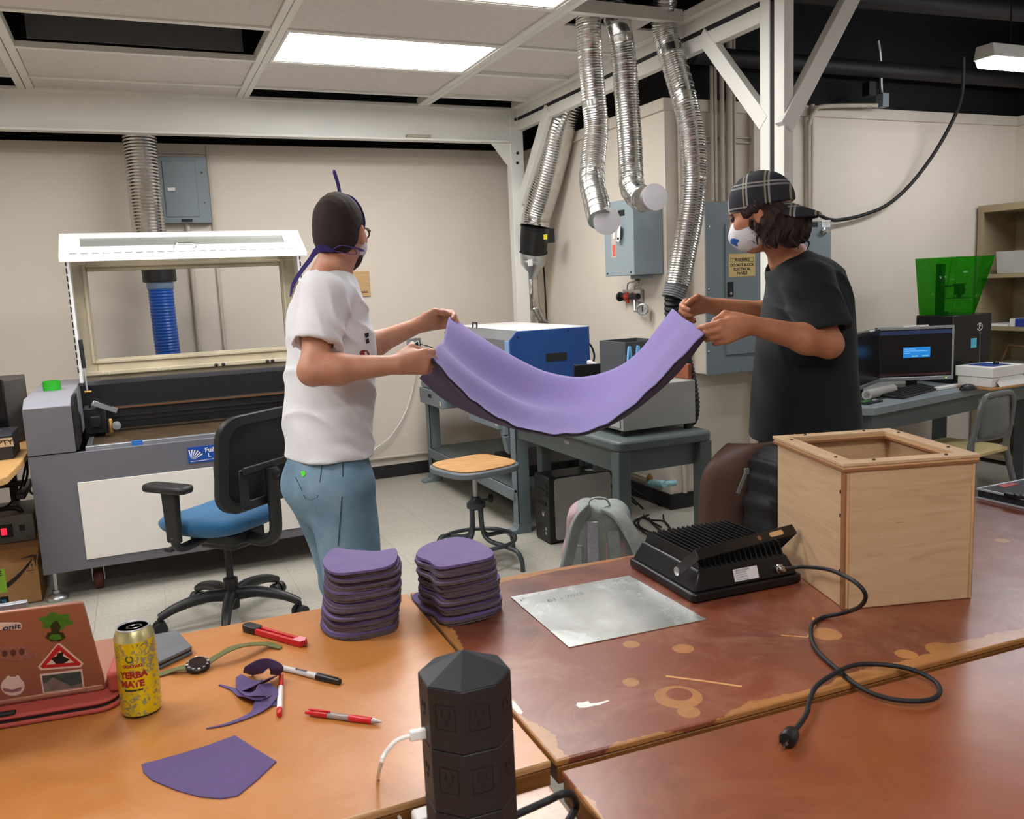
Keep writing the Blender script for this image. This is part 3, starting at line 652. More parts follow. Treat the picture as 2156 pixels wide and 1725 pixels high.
pts = [onY(1418, 622, 3.68), onY(1416, 650, 3.69), onY(1424, 700, 3.71), onY(1440, 760, 3.73), onY(1451, 810, 3.74), onY(1456, 850, 3.74), onY(1452, 880, 3.78), onY(1440, 885, 3.86)]
part('ribbed_hose', corrugated(spline(pts, 12), .045, .022, .16), M_rubber, fd, label='black ribbed hose')
# ================================================================== laser cutter
M_lgrey = mat('laser_grey_enamel', (104, 103, 110), 0.42, var=0.04, vscale=5)
M_ltop = mat('laser_top_enamel', (150, 150, 160), 0.4, var=0.03)
M_lwhite = mat('laser_white_panel', (226, 222, 214), 0.35, var=0.02)
M_lid = mat('lid_stained_white', (198, 187, 160), 0.5, var=0.2, vscale=3.5)
M_lidw = mat('lid_white', (238, 238, 238), 0.35, var=0.02)
M_dark = mat('dark_interior', (22, 21, 23), 0.55, var=0.2)
M_honey = mat('scorched_honeycomb', (74, 58, 38), 0.6, metal=0.2, var=0.35, vscale=14, bump=0.9, bscale=150)
M_alu = mat('brushed_aluminium', (178, 182, 190), 0.35, metal=0.8, var=0.06, vscale=30, stretch=(1, 30, 30))
M_glass = mat('clear_pane', (60, 66, 64), 0.03, var=0, alpha=0.05, spec=0.6)
M_bluetape = mat('blue_masking_tape', (40, 116, 200), 0.7, var=0.08)
M_copper = mat('copper_strip', (124, 88, 62), 0.4, metal=0.5, var=0.1)
lc = thing('laser_cutter', (.27, 5.1, 0), 'large grey laser cutter with its glass lid raised', 'laser cutter')
LX0, LX1, LY0, LY1 = -.53, 1.10, 4.60, 5.72
mb = MB(); mb.box(LX0, LX1, LY0, LY0 + .02, .15, .738); mb.box(LX0, LX0 + .02, LY0 + .02, LY1, .15, .738); mb.box(LX1 - .02, LX1, LY0 + .02, LY1, .15, .738); mb.box(LX0 + .02, LX1 - .02, LY1 - .02, LY1, .15, .99); mb.box(LX0 + .02, LX1 - .02, LY0 + .02, LY1 - .02, .15, .17); body = part('cabinet', mb, M_lgrey, lc, 0.003)
side = [(LY0, .742), (LY0, .972), (LY0 + .09, 1.008), (LY1, 1.008), (LY1, .742)]
for a, b in ((LX0, -.325), (.95, LX1)):
    mb = MB(); mb.prism(side[:2] + [side[2]] + side[3:], a, b, 'x'); part('end_column', mb, M_ltop, lc, 0.004)
mb = MB(); mb.prism([(LY0 + .004, .75), (LY0 + .004, .965), (LY0 + .09, 1.0), (LY0 + .3, 1.0), (LY0 + .3, .75)], -.325, -.312, 'x'); part('column_flange', mb, M_dark, lc)
# front cover of the end column is the darker body grey
mb = MB(); mb.box(LX0 - .001, -.324, LY0 - .003, LY0 + .002, .743, .968); part('column_face', mb, M_lgrey, lc, 0.001)
mb = MB(); mb.box(.949, LX1 + .001, LY0 - .003, LY0 + .002, .743, .968); part('column_face', mb, M_lgrey, lc, 0.001)
# chamber
mb = MB(); mb.box(-.325, .95, 5.44, 5.47, .6, .985); part('back_panel', mb, M_dark, lc)
mb = MB(); mb.box(-.325, .95, 4.62, 5.44, .60, .62); part('chamber_floor', mb, M_dark, lc)
mb = MB(); mb.box(-.262, .93, 4.66, 5.30, .70, .742); bd = part('honeycomb_bed', mb, M_honey, lc, label='scorched brown honeycomb bed')
mb = MB(); mb.box(-.285, .94, 4.625, 4.66, .70, .757); al = part('bed_rail', mb, M_alu, lc, 0.002)
mb = MB(); mb.box(-.285, -.262, 4.66, 5.3, .70, .748); part('bed_rail', mb, M_alu, lc, 0.002)
a = onY(278, 940, 4.625); mb = MB(); mb.box(a[0], a[0] + .05, 4.6215, 4.626, .735, .7585); mb.box(a[0], a[0] + .05, 4.6215, 4.65, .757, .7585); part('tape', mb, M_bluetape, al, label='strip of blue tape')
# gantry
mb = MB(); mb.box(-.25, .93, 5.14, 5.20, .80, .885); gn = part('gantry', mb, M_black, lc, 0.004)
mb = MB(); mb.box(-.16, .93, 5.13, 5.145, .874, .884); part('rail_strip', mb, M_copper, gn)
mb = MB(); mb.box(-.16, .93, 5.134, 5.141, .83, .838); part('rail_strip', mb, M_dark, gn)
mb = MB(); mb.box(-.30, -.19, 5.02, 5.2, .76, .90); mb.box(-.27, -.22, 4.98, 5.05, .80, .86); cr = part('carriage', mb, M_black, lc, 0.006)
mb = MB(); mb.lathe([(.012, -.04), (.012, .03), (.008, .035), (0, .035)], (-.175, 5.02, .80), 10); part('brass_nozzle', mb, M_brass, cr)
mb = MB(); mb.bar((-.25, 5.0, .93), (-.14, 5.06, .87), .02, .03); part('mirror_mount', mb, M_alu, cr, 0.003)
mb = MB(); mb.lathe([(.022, 0), (.022, .02), (0, .022)], (-.145, 5.0, .80), 12, (0, -1, 0)); part('lens_tube', mb, M_alu, cr)
mb = MB(); mb.tube(spline([(-.27, 5.05, .90), (-.24, 5.0, .95), (-.2, 5.02, .92), (-.16, 5.04, .90)], 5), .004, 6); part('air_tube', mb, M_rubber, cr)
# front panels and brand plate
for x0, x1 in ((-.335, .294), (.299, .93)):
    mb = MB(); mb.box(x0, x1, LY0 - .006, LY0 + .001, .199, .588); pn = part('front_panel', mb, M_lwhite, lc, 0.0015)
mb = MB(); mb.box(.31, .39, LY0 - .0075, LY0 - .006, .525, .575); tn = part('tape_note', mb, M_bluetape, pn, label='blue tape note')
part('lettering', text_mb('1500V\nLASER', .02, face_T((.35, LY0 - .0082, .55), (1, 0, 0), (0, 0, 1))), M_inkblack, tn)
M_brand = mat('brand_blue', (24, 74, 160), 0.4, var=0.02)
mb = MB(); mb.box(.178, .47, LY0 - .004, LY0 + .001, .619, .702); bpz = part('brand_plate', mb, M_brand, lc, 0.001)
yb = LY0 - .0048
part('lettering', text_mb('Full Spectrum', .033, face_T((.262, yb, .679), (1, 0, 0), (0, 0, 1)), 'LEFT', bold=.0008), M_white, bpz)
part('lettering', text_mb('L A S E R', .028, face_T((.275, yb, .652), (1, 0, 0), (0, 0, 1)), 'LEFT', bold=.0004, space=1.25), M_white, bpz)
part('lettering', text_mb('www.fslaser.com', .012, face_T((.262, yb, .631), (1, 0, 0), (0, 0, 1)), 'LEFT'), M_white, bpz)
mb = MB()
for k in range(6):
    a0 = math.radians(28 + k * 13); a1 = a0 + math.radians(6.5); r1 = .066 + .002 * k; o_ = np.array([.193, .632])
    p0 = o_ + .008 * np.array([math.cos(a0), math.sin(a0)]); p1 = o_ + (r1 - .008 * k * .3) * np.array([math.cos(a0), math.sin(a0) * .9]); p2 = o_ + (r1 - .008 * k * .3) * np.array([math.cos(a1), math.sin(a1) * .9])
    mb.add([(p[0], yb, p[1]) for p in (p0, p1, p2)], [(0, 1, 2)])
mb.box(.188, .262, yb, yb + .0004, .627, .630)
part('emblem', mb, M_white, bpz)
# feet and casters
for x, y in ((-.49, 4.67), (1.05, 4.67), (-.49, 5.65), (1.05, 5.65)):
    mb = MB(); mb.lathe([(.052, 0), (.052, .012), (.046, .022), (.02, .034), (.017, .036), (.017, .05), (.011, .052), (.011, .16), (0, .16)], (x, y, 0), 20); part('levelling_foot', mb, M_galv, lc)
for x, y in ((-.30, 4.76), (.86, 4.76), (-.30, 5.55), (.86, 5.55)):
    mb = MB(); mb.box(x - .06, x + .06, y - .045, y + .045, .135, .15); mb.box(x - .03, x - .024, y - .03, y + .02, .045, .138); mb.box(x + .024, x + .03, y - .03, y + .02, .045, .138); cs = part('caster', mb, M_galv, lc, 0.002)
    mb = MB(); mb.lathe([(.02, -.02), (.046, -.02), (.05, -.014), (.05, .014), (.046, .02), (.02, .02)], (x, y - .01, .05), 20, (1, 0, 0)); part('wheel', mb, mat('maroon_wheel', (92, 42, 36), 0.5), cs)
# lid
YL = 5.44; x0, x1, z0, z1 = -.312, .945, 1.012, 1.80
ld = MB(); ld.frame(x0, x1, z0, z1, .09, YL, YL + .035, (.09, .10, .122, .17)); lid = part('lid', ld, M_lid, lc, 0.004, label='stained white lid frame')
mb = MB(); mb.box(x0 - .004, x0 + .014, YL - .12, YL + .03, z0, z1 - .02); part('lid_side', mb, M_lidw, lid, 0.003)
mb = MB(); mb.box(x1 - .014, x1 + .004, YL - .12, YL + .03, z0, z1 - .02); part('lid_side', mb, M_lidw, lid, 0.003)
mb = MB(); mb.frame(x0 + .065, x1 - .075, z0 + .095, z1 - .13, .018, YL - .012, YL); part('window_lip', mb, M_lid, lid, 0.004)
mb = MB(); mb.box(x0 + .02, x1 - .02, YL - .03, YL, z0 + .028, z0 + .055); part('hinge_bar', mb, M_lid, lid, 0.006)
mb = MB(); mb.box(x0 + .08, x1 - .09, YL + .012, YL + .016, z0 + .115, z1 - .16); part('window_pane', mb, M_glass, lid)
for i in range(8):
    mb = MB(); mb.lathe([(.007, 0), (.007, .003), (0, .004)], (x0 + .09 + i * .15, YL - .001, z0 + .105), 8, (0, -1, 0)); part('screw', mb, M_bolt, lid)
for xx in (-.2, -.165, .10, .16, .42, .46, .72, .75):
    mb = MB(); mb.lathe([(.011, 0), (.011, .006), (.007, .009), (0, .009)], (xx, YL - .03, z0 + .04), 12, (0, -1, 0)); part('bumper', mb, M_bolt if xx > .4 else M_lid, lid)
for xx in (x0 - .005, x1 + .005):
    mb = MB()
    for k in range(17): mb.box(xx - .003, xx + .003, YL - .124, YL - .119, z0 + .06 + k * .042, z0 + .09 + k * .042)
    part('piano_hinge', mb, M_inkblack, lid, kind='stuff')
# front flap of the lid
fy0, fz0, fy1, fz1 = 5.17, 1.700, 5.42, 1.842
T = Matrix(((1, 0, 0, 0), (0, (fy1 - fy0), 0, fy0), (0, (fz1 - fz0), 1, fz0), (0, 0, 0, 1)))    # (x, t, thickness) -> sloped plate
mb = MB(); fx0, fx1 = -.338, .965
def flapbox(a, b, c, d): mb.box(a, b, c, d, -.012, 0, T)
wx0, wx1, w0, w1 = -.235, .86, .42, .82
flapbox(fx0, fx1, 0, w0); flapbox(fx0, fx1, w1, 1); flapbox(fx0, wx0, w0, w1); flapbox(wx1, fx1, w0, w1)
fl_ = part('lid_flap', mb, M_lidw, lc, label='white sloped front flap of the lid')
mb = MB(); mb.box(fx0, fx1, fy0 - .004, fy0 + .006, fz0 - .026, fz0); part('flap_edge', mb, M_lidw, fl_, 0.002)
mb = MB(); mb.box(wx0, wx1, w0, w1, -.010, -.006, T); part('strip_window', mb, mat('tinted_pane', (168, 176, 168), 0.08, var=0, alpha=0.45), fl_)
c = T @ Vector((.30, .30, 0)); mb = MB(); mb.tube(spline([c + Vector((-.06, 0, -.003)), c + Vector((-.05, -.03, .018)), c + Vector((0, -.032, .022)), c + Vector((.05, -.03, .018)), c + Vector((.06, 0, -.003))], 5), .005, 8); part('handle', mb, M_chrome, fl_)
mb = MB()
for k in range(22): mb.box(fx0 + .05 + k * .055, fx0 + .085 + k * .055, .12, .15, 0, .001, T)
part('slots', mb, M_panelgrey, fl_, kind='stuff')
# gas strut
a = onY(169, 716, 5.30); b = onY(177, 775, 5.28); c = onY(184, 824, 5.26)
mb = MB(); mb.tube([a, b], .011, 10); gs = part('gas_strut', mb, M_black, lc); mb = MB(); mb.tube([b, c], .005, 8); part('rod', mb, M_galv, gs)
mb = MB(); mb.tube([c + np.array([-.015, 0, -.004]), c + np.array([.02, 0, -.004])], .008, 8); part('strut_pin', mb, M_brass, gs)
# green tape roll on the left column
mb = MB(); mb.lathe([(.036, 0), (.043, 0), (.043, .048), (.036, .048), (.036, 0)], (-.435, 5.08, 1.009), 28)
single('tape_roll', mb, mat('green_tape', (44, 168, 40), 0.45, var=0.04), 'roll of bright green tape on top of the laser cutter', 'tape roll')

# ================================================================== things left of the laser
M_oak = mat('oak_laminate', (198, 154, 98), 0.45, var=0.10, vscale=5, stretch=(1, 10, 10))
M_dframe = mat('black_desk_frame', (36, 32, 32), 0.45)
dk = thing('wooden_desk', (-.9, 4.6, 0), 'oak laminate desk on a black frame beside the laser cutter', 'desk')
mb = MB(); mb.prism([(-1.5, 4.08), (-.60, 4.08), (-.565, 4.14), (-.55, 4.45), (-.55, 5.0), (-.60, 5.6), (-1.5, 5.6)], .705, .738); part('desktop', mb, M_oak, dk, 0.004)
mb = MB(); mb.box(-1.45, -.64, 4.3, 4.34, .66, .705); mb.box(-1.45, -.64, 5.3, 5.34, .66, .705); part('apron', mb, M_dframe, dk)
for x, y in ((-.70, 4.32), (-.70, 5.32), (-1.4, 4.32), (-1.4, 5.32)):
    mb = MB(); mb.box(x - .02, x + .02, y - .02, y + .02, 0, .66); part('leg', mb, M_dframe, dk, 0.003)
mb = MB(); mb.box(-1.45, -.60, 5.27, 5.31, .48, .51); mb.box(-.64, -.60, 4.9, 5.31, .48, .51); part('stretcher', mb, M_dframe, dk, 0.006)
for pts in ([(-.59, 5.2, .70), (-.61, 5.1, .6), (-.64, 5.0, .5), (-.70, 4.95, .44), (-.8, 4.9, .41)], [(-.585, 5.25, .70), (-.59, 5.22, .56), (-.61, 5.18, .47), (-.57, 5.1, .45)], [(-.60, 5.15, .70), (-.60, 5.1, .58), (-.62, 5.05, .52)]):
    mb = MB(); mb.tube(spline(pts, 6), .006, 6); part('cable', mb, M_rubber, dk)
mb = MB(); mb.box(-1.0, -.655, 5.06, 5.1, .74, 1.085); single('flat_screen', mb, mat('black_gloss', (16, 16, 20), 0.2), 'glossy black screen standing on the oak desk', 'monitor', bevel=0.006)
mb = MB(); mb.prism([(-.655, 5.10), (-.575, 5.24), (-.60, 5.5), (-.9, 5.5), (-.9, 5.10)], .74, 1.075); single('speaker_cabinet', mb, mat('dark_taupe', (76, 72, 68), 0.6), 'dark taupe cabinet behind the glossy black screen', 'cabinet', bevel=0.006)
M_bcard = mat('black_card', (34, 32, 34), 0.6)
bx = thing('storage_box', (-.7, 4.75, .738), 'small black lidded box with a handwritten EMPTY label on the oak desk', 'box')
mb = MB(); mb.box(-.80, -.59, 4.60, 4.86, .739, .795); part('box', mb, M_bcard, bx, 0.003)
mb = MB(); mb.prism([(4.61, .795), (4.59, .855), (4.63, .862), (4.85, .862), (4.87, .795)], -.80, -.585, 'x'); lidb = part('lid', mb, mat('black_card_lid', (44, 46, 54), 0.5), bx, 0.004)
lx_ = onY(30, 945, 4.594)[0] - .056
T_ = face_T((lx_, 4.596, .822), (1, 0, 0), (0, -.03, .06), .002)
mb = MB(); mb.add([(-.06, -.026, 0), (.055, -.026, 0), (.055, .026, 0), (-.06, .026, 0)], [(0, 1, 2, 3)], T_); tl = part('label_strip', mb, mat('cream_tape', (214, 204, 180), 0.7), lidb)
part('lettering', text_mb('EMPTY', .036, T_ @ Matrix.Translation((0, 0, .0012)), bold=.0008), M_inkblack, tl)
mb = MB(); mb.box(-.74, -.65, 4.68, 4.76, .8622, .8632); part('label_strip', mb, mat('cream_tape', (214, 204, 180), 0.7), lidb)
# grey power supply with red rocker
ps = thing('power_supply', (-.72, 5.0, .25), 'grey metal power unit with a glowing red rocker switch under the oak desk', 'power unit')
mb = MB(); mb.box(-1.0, -.575, 4.90, 5.25, .262, .405); part('case', mb, mat('warm_grey_metal', (112, 108, 102), 0.45, var=0.05), ps, 0.004)
mb = MB(); mb.box(-.73, -.675, 4.892, 4.901, .295, .36); sw = part('switch', mb, M_black, ps, 0.002)
mb = MB(); mb.box(-.725, -.70, 4.886, 4.893, .31, .345); part('rocker', mb, mat('red_rocker', (230, 30, 40), 0.4, var=0, emit=(255, 30, 50), es=1.5), sw, 0.002)
mb = MB(); mb.box(-.645, -.62, 4.895, 4.902, .32, .35); part('fuse_holder', mb, M_black, ps, 0.001)
mb = MB(); mb.tube(spline([(-.95, 4.95, .42), (-.8, 4.95, .43), (-.66, 4.95, .43), (-.63, 4.95, .40)], 5), .012, 8); part('handle', mb, M_black, ps)
mb = MB(); mb.box(-1.0, -.58, 4.93, 5.3, 0.0, .260); single('steel_crate', mb, M_dframe, 'black steel crate under the grey power unit', 'crate', bevel=0.004)
# shipping carton
M_card = mat('kraft_cardboard', (178, 134, 88), 0.75, var=0.06, vscale=7)
cb = thing('cardboard_box', (-.75, 4.75, 0), 'open brown cardboard box with a smile arrow, black tape and green sticker', 'box')
cx0, cx1, cy0, cy1, ch = -.97, -.555, 4.68, 4.91, .215
mb = MB(); mb.box(cx0, cx1, cy0, cy0 + .004, .001, ch); mb.box(cx0, cx1, cy1 - .004, cy1, .001, ch); mb.box(cx0, cx0 + .004, cy0, cy1, .001, ch); mb.box(cx1 - .004, cx1, cy0, cy1, .001, ch); mb.box(cx0, cx1, cy0, cy1, .001, .005); part('carton', mb, M_card, cb, 0.001)
for T_ in (TR((0, cy1 - .002, ch), x=math.radians(-10)),):
    mb = MB(); mb.box(cx0, cx1, -.0, .003, 0, .075, T_); part('flap', mb, M_card, cb)
mb = MB(); mb.box(cx0, cx1, 0, .003, 0, .10, TR((0, cy0, ch), x=math.radians(-62))); part('flap', mb, M_card, cb)
ya = cy0 - .0008
mb = MB(); arc = [(cx0 + .12 + .27 * t, .075 + .22 * (t - .25) ** 2 + .02 * t) for t in np.linspace(0, 1, 14)]
for i in range(13):
    w0_, w1_ = .005 + .009 * math.sin(PI * (i + .6) / 14), .005 + .009 * math.sin(PI * (i + 1.6) / 14)
    (a0, b0), (a1, b1) = arc[i], arc[i + 1]; mb.add([(a0, ya, b0 - w0_), (a1, ya, b1 - w1_), (a1, ya, b1 + w1_), (a0, ya, b0 + w0_)], [(0, 1, 2, 3)])
ex, ez = arc[-1]; mb.add([(ex - .05, ya, ez + .012), (ex + .008, ya, ez + .014), (ex + .012, ya, ez - .045), (ex + .022, ya, ez + .022), (ex, ya, ez + .024)], [(0, 1, 4), (1, 2, 3), (1, 3, 4)])
part('arrow_print', mb, mat('print_brown_black', (52, 40, 34), 0.7), cb)
mb = MB()
for dx in (0, .016): mb.box(-.60 + dx, -.598 + dx, ya - .0002, ya, .172, .195); mb.add([(-.605 + dx, ya, .19), (-.593 + dx, ya, .19), (-.599 + dx, ya, .2)], [(0, 1, 2)])
mb.box(-.608, -.575, ya - .0002, ya, .164, .167); part('up_arrows', mb, M_inkblack, cb)
mb = MB(); mb.box(cx0 - .0005, -.70, ya - .0003, ya + .0003, .002, .055); tp = part('black_tape', mb, M_inkblack, cb)
part('lettering', text_mb('prime', .03, face_T((-.745, ya - .0006, .036), (1, 0, 0), (0, 0, 1)), bold=.0004), mat('tape_blue_print', (70, 170, 210), 0.6, var=0), tp)
mb = MB(); mb.box(-.80, -.70, ya - .0006, ya + .0003, .075, .195); gs_ = part('green_sticker', mb, mat('lime_sticker', (150, 205, 60), 0.6, var=0.03), cb)
mb = MB()
for z in (.18, .17, .16): mb.box(-.79, -.715, ya - .001, ya - .0007, z, z + .005)
mb.bar((-.78, ya - .0009, .09), (-.72, ya - .0009, .145), .0003, .006, (0, 1, 0)); mb.bar((-.77, ya - .0009, .10), (-.74, ya - .0009, .13), .0003, .02, (0, 1, 0)); part('sticker_print', mb, M_inkblack, gs_)

# ================================================================== office chair
M_mesh = mat('black_chair_mesh', (26, 26, 28), 0.7, var=0.15, vscale=200, bump=0.4, bscale=400)
M_cblk = mat('black_nylon', (34, 34, 36), 0.45, var=0.05)
M_blue = mat('blue_upholstery', (38, 96, 138), 0.9, var=0.12, vscale=120, bump=0.3, bscale=300, sheen=0.2)
hub = (.28, 3.95); th = math.radians(40)
oc = thing('office_chair', (hub[0], hub[1], 0), 'blue seated office chair with a black mesh back and armrests', 'chair')
# local frame: x right of sitter, y forward
def C(x, y, z): return (hub[0] + x * math.cos(th) - y * math.sin(th), hub[1] + x * math.sin(th) + y * math.cos(th), z)
TC = Matrix.Translation((hub[0], hub[1], 0)) @ Matrix.Rotation(th, 4, 'Z')
Rc = np.array([[math.cos(th), math.sin(th)], [-math.sin(th), math.cos(th)]])
def seat_fn(p):
    q = (p[:, :2] - np.array(hub)) @ Rc.T; x, y = q[:, 0], q[:, 1] - .02; z = p[:, 2]
    wx = .245 - .02 * np.clip(y / .25, -1, 1) ** 2
    d2 = (np.abs(x / wx) ** 3.2 + np.abs(y / .235) ** 3.2) ** (1 / 3.2) - 1
    top = .512 - .035 * np.clip((y - .12) / .12, 0, 1.5) ** 2 + .012 * (x / .24) ** 2; bot = .43 + .03 * np.clip(d2 + .35, 0, 1) * 2
    dz = np.maximum(z - top, bot - z)
    return smax(d2 * .22, dz, .05)
soft('seat', seat_fn, (hub[0] - .36, hub[1] - .36, .38), (hub[0] + .36, hub[1] + .36, .56), .009, M_blue, oc)
# backrest: outer rounded shell with lower spine
def backshape(w, h0, h1, r): return rrect(-w, w, h0, h1, r, 6)
def bk(x, z): # bowed backrest surface
    return -.235 - .05 * ((z - .55) / .4) + .05 * (x / .23) ** 2
mb = MB(); out = rrect(-.225, .225, .545, .965, .09, 7); inn = rrect(-.185, .185, .585, .925, .07, 7); n = len(out)
vs = [(x, bk(x, z) - .014, z) for x, z in out] + [(x, bk(x, z) - .018, z) for x, z in inn] + [(x, bk(x, z) + .014, z) for x, z in out] + [(x, bk(x, z) + .012, z) for x, z in inn]
fs = []
for i in range(n):
    j = (i + 1) % n
    fs += [(i, j, n + j, n + i), (2 * n + i, 3 * n + i, 3 * n + j, 2 * n + j), (i, 2 * n + i, 2 * n + j, j), (n + i, n + j, 3 * n + j, 3 * n + i)]
mb.add(vs, fs, TC); bkf = part('backrest', mb, M_cblk, oc, 0.004)
mb = MB(); G = [[tuple(TC @ Vector((x, bk(x, z), z))) for z in np.linspace(.58, .93, 9)] for x in np.linspace(-.19, .19, 9)]; mb.grid(G); part('mesh_panel', mb, M_mesh, bkf)
# lumbar bridge on the back side and its window
mb = MB(); mb.box(-.16, .16, -.012, .0, .56, .60, TC @ Matrix.Translation((0, -.262, 0))); mb.box(-.16, .16, -.012, .0, .72, .75, TC @ Matrix.Translation((0, -.285, 0))); mb.box(-.17, -.12, -.012, .0, .58, .74, TC @ Matrix.Translation((0, -.27, 0))); mb.box(.10, .17, -.012, .0, .58, .74, TC @ Matrix.Translation((0, -.27, 0))); part('lumbar_support', mb, M_cblk, bkf, 0.01)
mb = MB(); mb.tube([TC @ Vector(p) for p in spline([(0, -.10, .40), (0, -.22, .39), (0, -.285, .42), (0, -.300, .50), (0, -.298, .62), (0, -.30, .72)], 6)], .028, 10); part('spine', mb, M_cblk, oc)
mb = MB(); mb.lathe([(.02, 0), (.02, .014), (.012, .02), (0, .02)], TC @ Vector((0, -.318, .70)), 12, TC.to_3x3() @ Vector((0, -1, 0))); part('spine_knob', mb, M_cblk, oc)
mb = MB(); mb.box(-.10, .10, -.14, .12, .375, .43, TC); mb.box(-.06, .06, -.1, .1, .34, .375, TC); part('mechanism', mb, M_cblk, oc, 0.01)
mb = MB(); mb.tube([C(-.09, .05, .41), C(-.22, .05, .40)], .008, 8); mb.cbox((-.25, .05, .40), (.07, .04, .012), TC); part('lever', mb, M_cblk, oc)
for s in (-1, 1):
    mb = MB(); mb.tube([TC @ Vector(p) for p in spline([(s * .12, 0, .415), (s * .22, 0, .405), (s * .275, 0, .42), (s * .285, 0, .47)], 5)], .02, 8); mb.prism([(-.032, .44), (.032, .44), (.042, .66), (-.042, .66)], s * .285 - .015, s * .285 + .015, 'x', TC); ap = part('arm_post', mb, M_cblk, oc, 0.008)
    mb = MB(); pad = [(x, y) for x, y in rrect(s * .29 - .045, s * .29 + .045, -.12, .13, .04, 5)]; mb.prism(pad, .66, .692, 'z', TC); part('arm_pad', mb, M_cblk, ap, 0.012)
mb = MB(); mb.lathe([(.032, .05), (.032, .19), (.02, .195), (.016, .20), (.016, .37), (0, .37)], (hub[0], hub[1], 0), 18); part('gas_lift', mb, M_cblk, oc)
for k in range(5):
    a = math.radians(187 + 72 * k); d = Vector((math.cos(a), math.sin(a), 0)); h = Vector((hub[0], hub[1], 0))
    mb = MB(); P = spline([h + d * .02 + Vector((0, 0, .115)), h + d * .12 + Vector((0, 0, .125)), h + d * .24 + Vector((0, 0, .105)), h + d * .315 + Vector((0, 0, .075))], 5); mb.tube(P, [.03 - .013 * i / (len(P) - 1) for i in range(len(P))], 10); bl = part('base_leg', mb, M_cblk, oc)
    w = h + d * .315; sd = Vector((-d.y, d.x, 0)).normalized(); sd = (Matrix.Rotation(.5 * k, 3, 'Z') @ sd)
    mb = MB()
    for s in (-.018, .018): mb.lathe([(.012, -.012), (.028, -.012), (.03, -.006), (.03, .006), (.028, .012), (.012, .012)], w + sd * s + Vector((0, 0, .03)), 16, sd)
    mb.lathe([(.009, .045), (.009, .075), (0, .075)], w, 8); mb.box(-.012, .012, -.012, .012, .03, .05, Matrix.Translation(w)); part('caster', mb, M_cblk, bl)
# ================================================================== grey lab bench with the blue laser
M_bench = mat('bench_grey_enamel', (112, 124, 130), 0.42, var=0.04, vscale=6)
M_benchd = mat('desk_dark_grey', (84, 94, 94), 0.45, var=0.05, vscale=6)
M_btop = mat('desk_linoleum', (128, 138, 142), 0.4, var=0.04)
lb = thing('lab_bench', (2.4, 5.3, 0), 'grey steel lab bench with drawers and a lower shelf against the right wall', 'workbench')
bx0, bx1, by0, by1 = 1.92, 2.66, 4.44, 6.14
mb = MB(); mb.box(bx0, bx1, by0, by1, .725, .765); part('worktop', mb, M_btop, lb, 0.005)
for y0, y1, z0, z1 in ((5.62, 6.12, .61, .722), (4.60, 5.09, .605, .715)):
    mb = MB(); mb.box(bx0 - .02, bx0 + .42, y0, y1, z0, z1); d_ = part('drawer', mb, M_bench, lb, 0.004)
    ym = (y0 + y1) / 2
    mb = MB(); mb.box(bx0 - .024, bx0 - .019, ym - .03, ym + .03, z1 - .055, z1 - .03); part('pull_slot', mb, M_inkblack, d_)
    mb = MB(); mb.box(bx0 - .024, bx0 - .019, y0 + .02, y0 + .035, z0 + .02, z0 + .05); part('card_holder', mb, mat('card_cream', (206, 204, 180), 0.6), d_)
for x, y in ((1.99, 4.49), (1.99, 6.08), (2.60, 4.49), (2.60, 6.08)):
    mb = MB(); s = 1
    mb.box(x - .05, x - .042, y - .04, y + .04, .06, .725); mb.box(x - .05, x + .03, y + .03, y + .038, .06, .725); mb.box(x - .05, x + .03, y - .04, y - .032, .06, .725)
    mb.prism([(x - .05, .06), (x + .03, .06), (x + .03, 0), (x - .12, 0), (x - .12, .012), (x - .06, .03)], y - .04, y + .04, 'y'); part('leg', mb, M_bench, lb, 0.002)
mb = MB(); mb.box(bx0 + .02, bx1, by0 + .02, by1 - .02, .245, .26); part('shelf', mb, M_benchd, lb)
mb = MB(); mb.box(bx0 + .01, bx0 + .03, by0 + .05, by1 - .05, .19, .26); part('shelf_rail', mb, M_bench, lb, 0.003)
mb = MB(); mb.bar((1.94, 4.62, .70), (1.94, 4.60, .57), .06, .03, (1, 0, 0)); mb.bar((1.94, 4.60, .57), (1.97, 4.62, .46), .06, .03, (1, 0, 0)); part('bracket', mb, M_bench, lb, 0.003)
mb = MB(); mb.box(2.15, 2.6, 4.75, 5.3, .261, .33); single('flat_case', mb, M_dark, 'flat dark case on the lower shelf of the lab bench', 'case', bevel=0.006)
# blue laser
M_blaser = mat('blue_enamel', (26, 66, 126), 0.4, var=0.03)
bl_ = thing('laser_engraver', (2.2, 5.0, .765), 'blue laser engraver with a grey front on the lab bench', 'laser engraver')
mb = MB(); prof = [(1.955, .766), (1.955, 1.135), (2.0, 1.183), (2.475, 1.183), (2.475, .766)]
mb.prism(prof, 4.50, 4.512, 'y'); part('side_panel', mb, M_blaser, bl_, 0.002)
mb = MB(); mb.prism(prof, 5.60, 5.612, 'y'); part('side_panel', mb, M_blaser, bl_, 0.002)
mb = MB(); mb.prism([(x + (.004 if x < 2.2 else -.004), z - (.003 if z > .8 else 0)) for x, z in prof], 4.512, 5.60, 'y'); part('body', mb, mat('engraver_grey', (104, 106, 108), 0.4), bl_)
mb = MB(); mb.box(2.03, 2.47, 4.512, 5.60, 1.181, 1.188); part('top_plate', mb, M_lidw, bl_, 0.002)
mb = MB(); mb.box(1.945, 1.96, 4.54, 4.72, .98, 1.06); part('control_panel', mb, M_lidw, bl_, 0.003)
mb = MB(); mb.box(1.945, 1.96, 4.512, 4.56, .77, 1.13); part('corner_trim', mb, mat('light_blue_trim', (120, 150, 190), 0.4), bl_, 0.003)
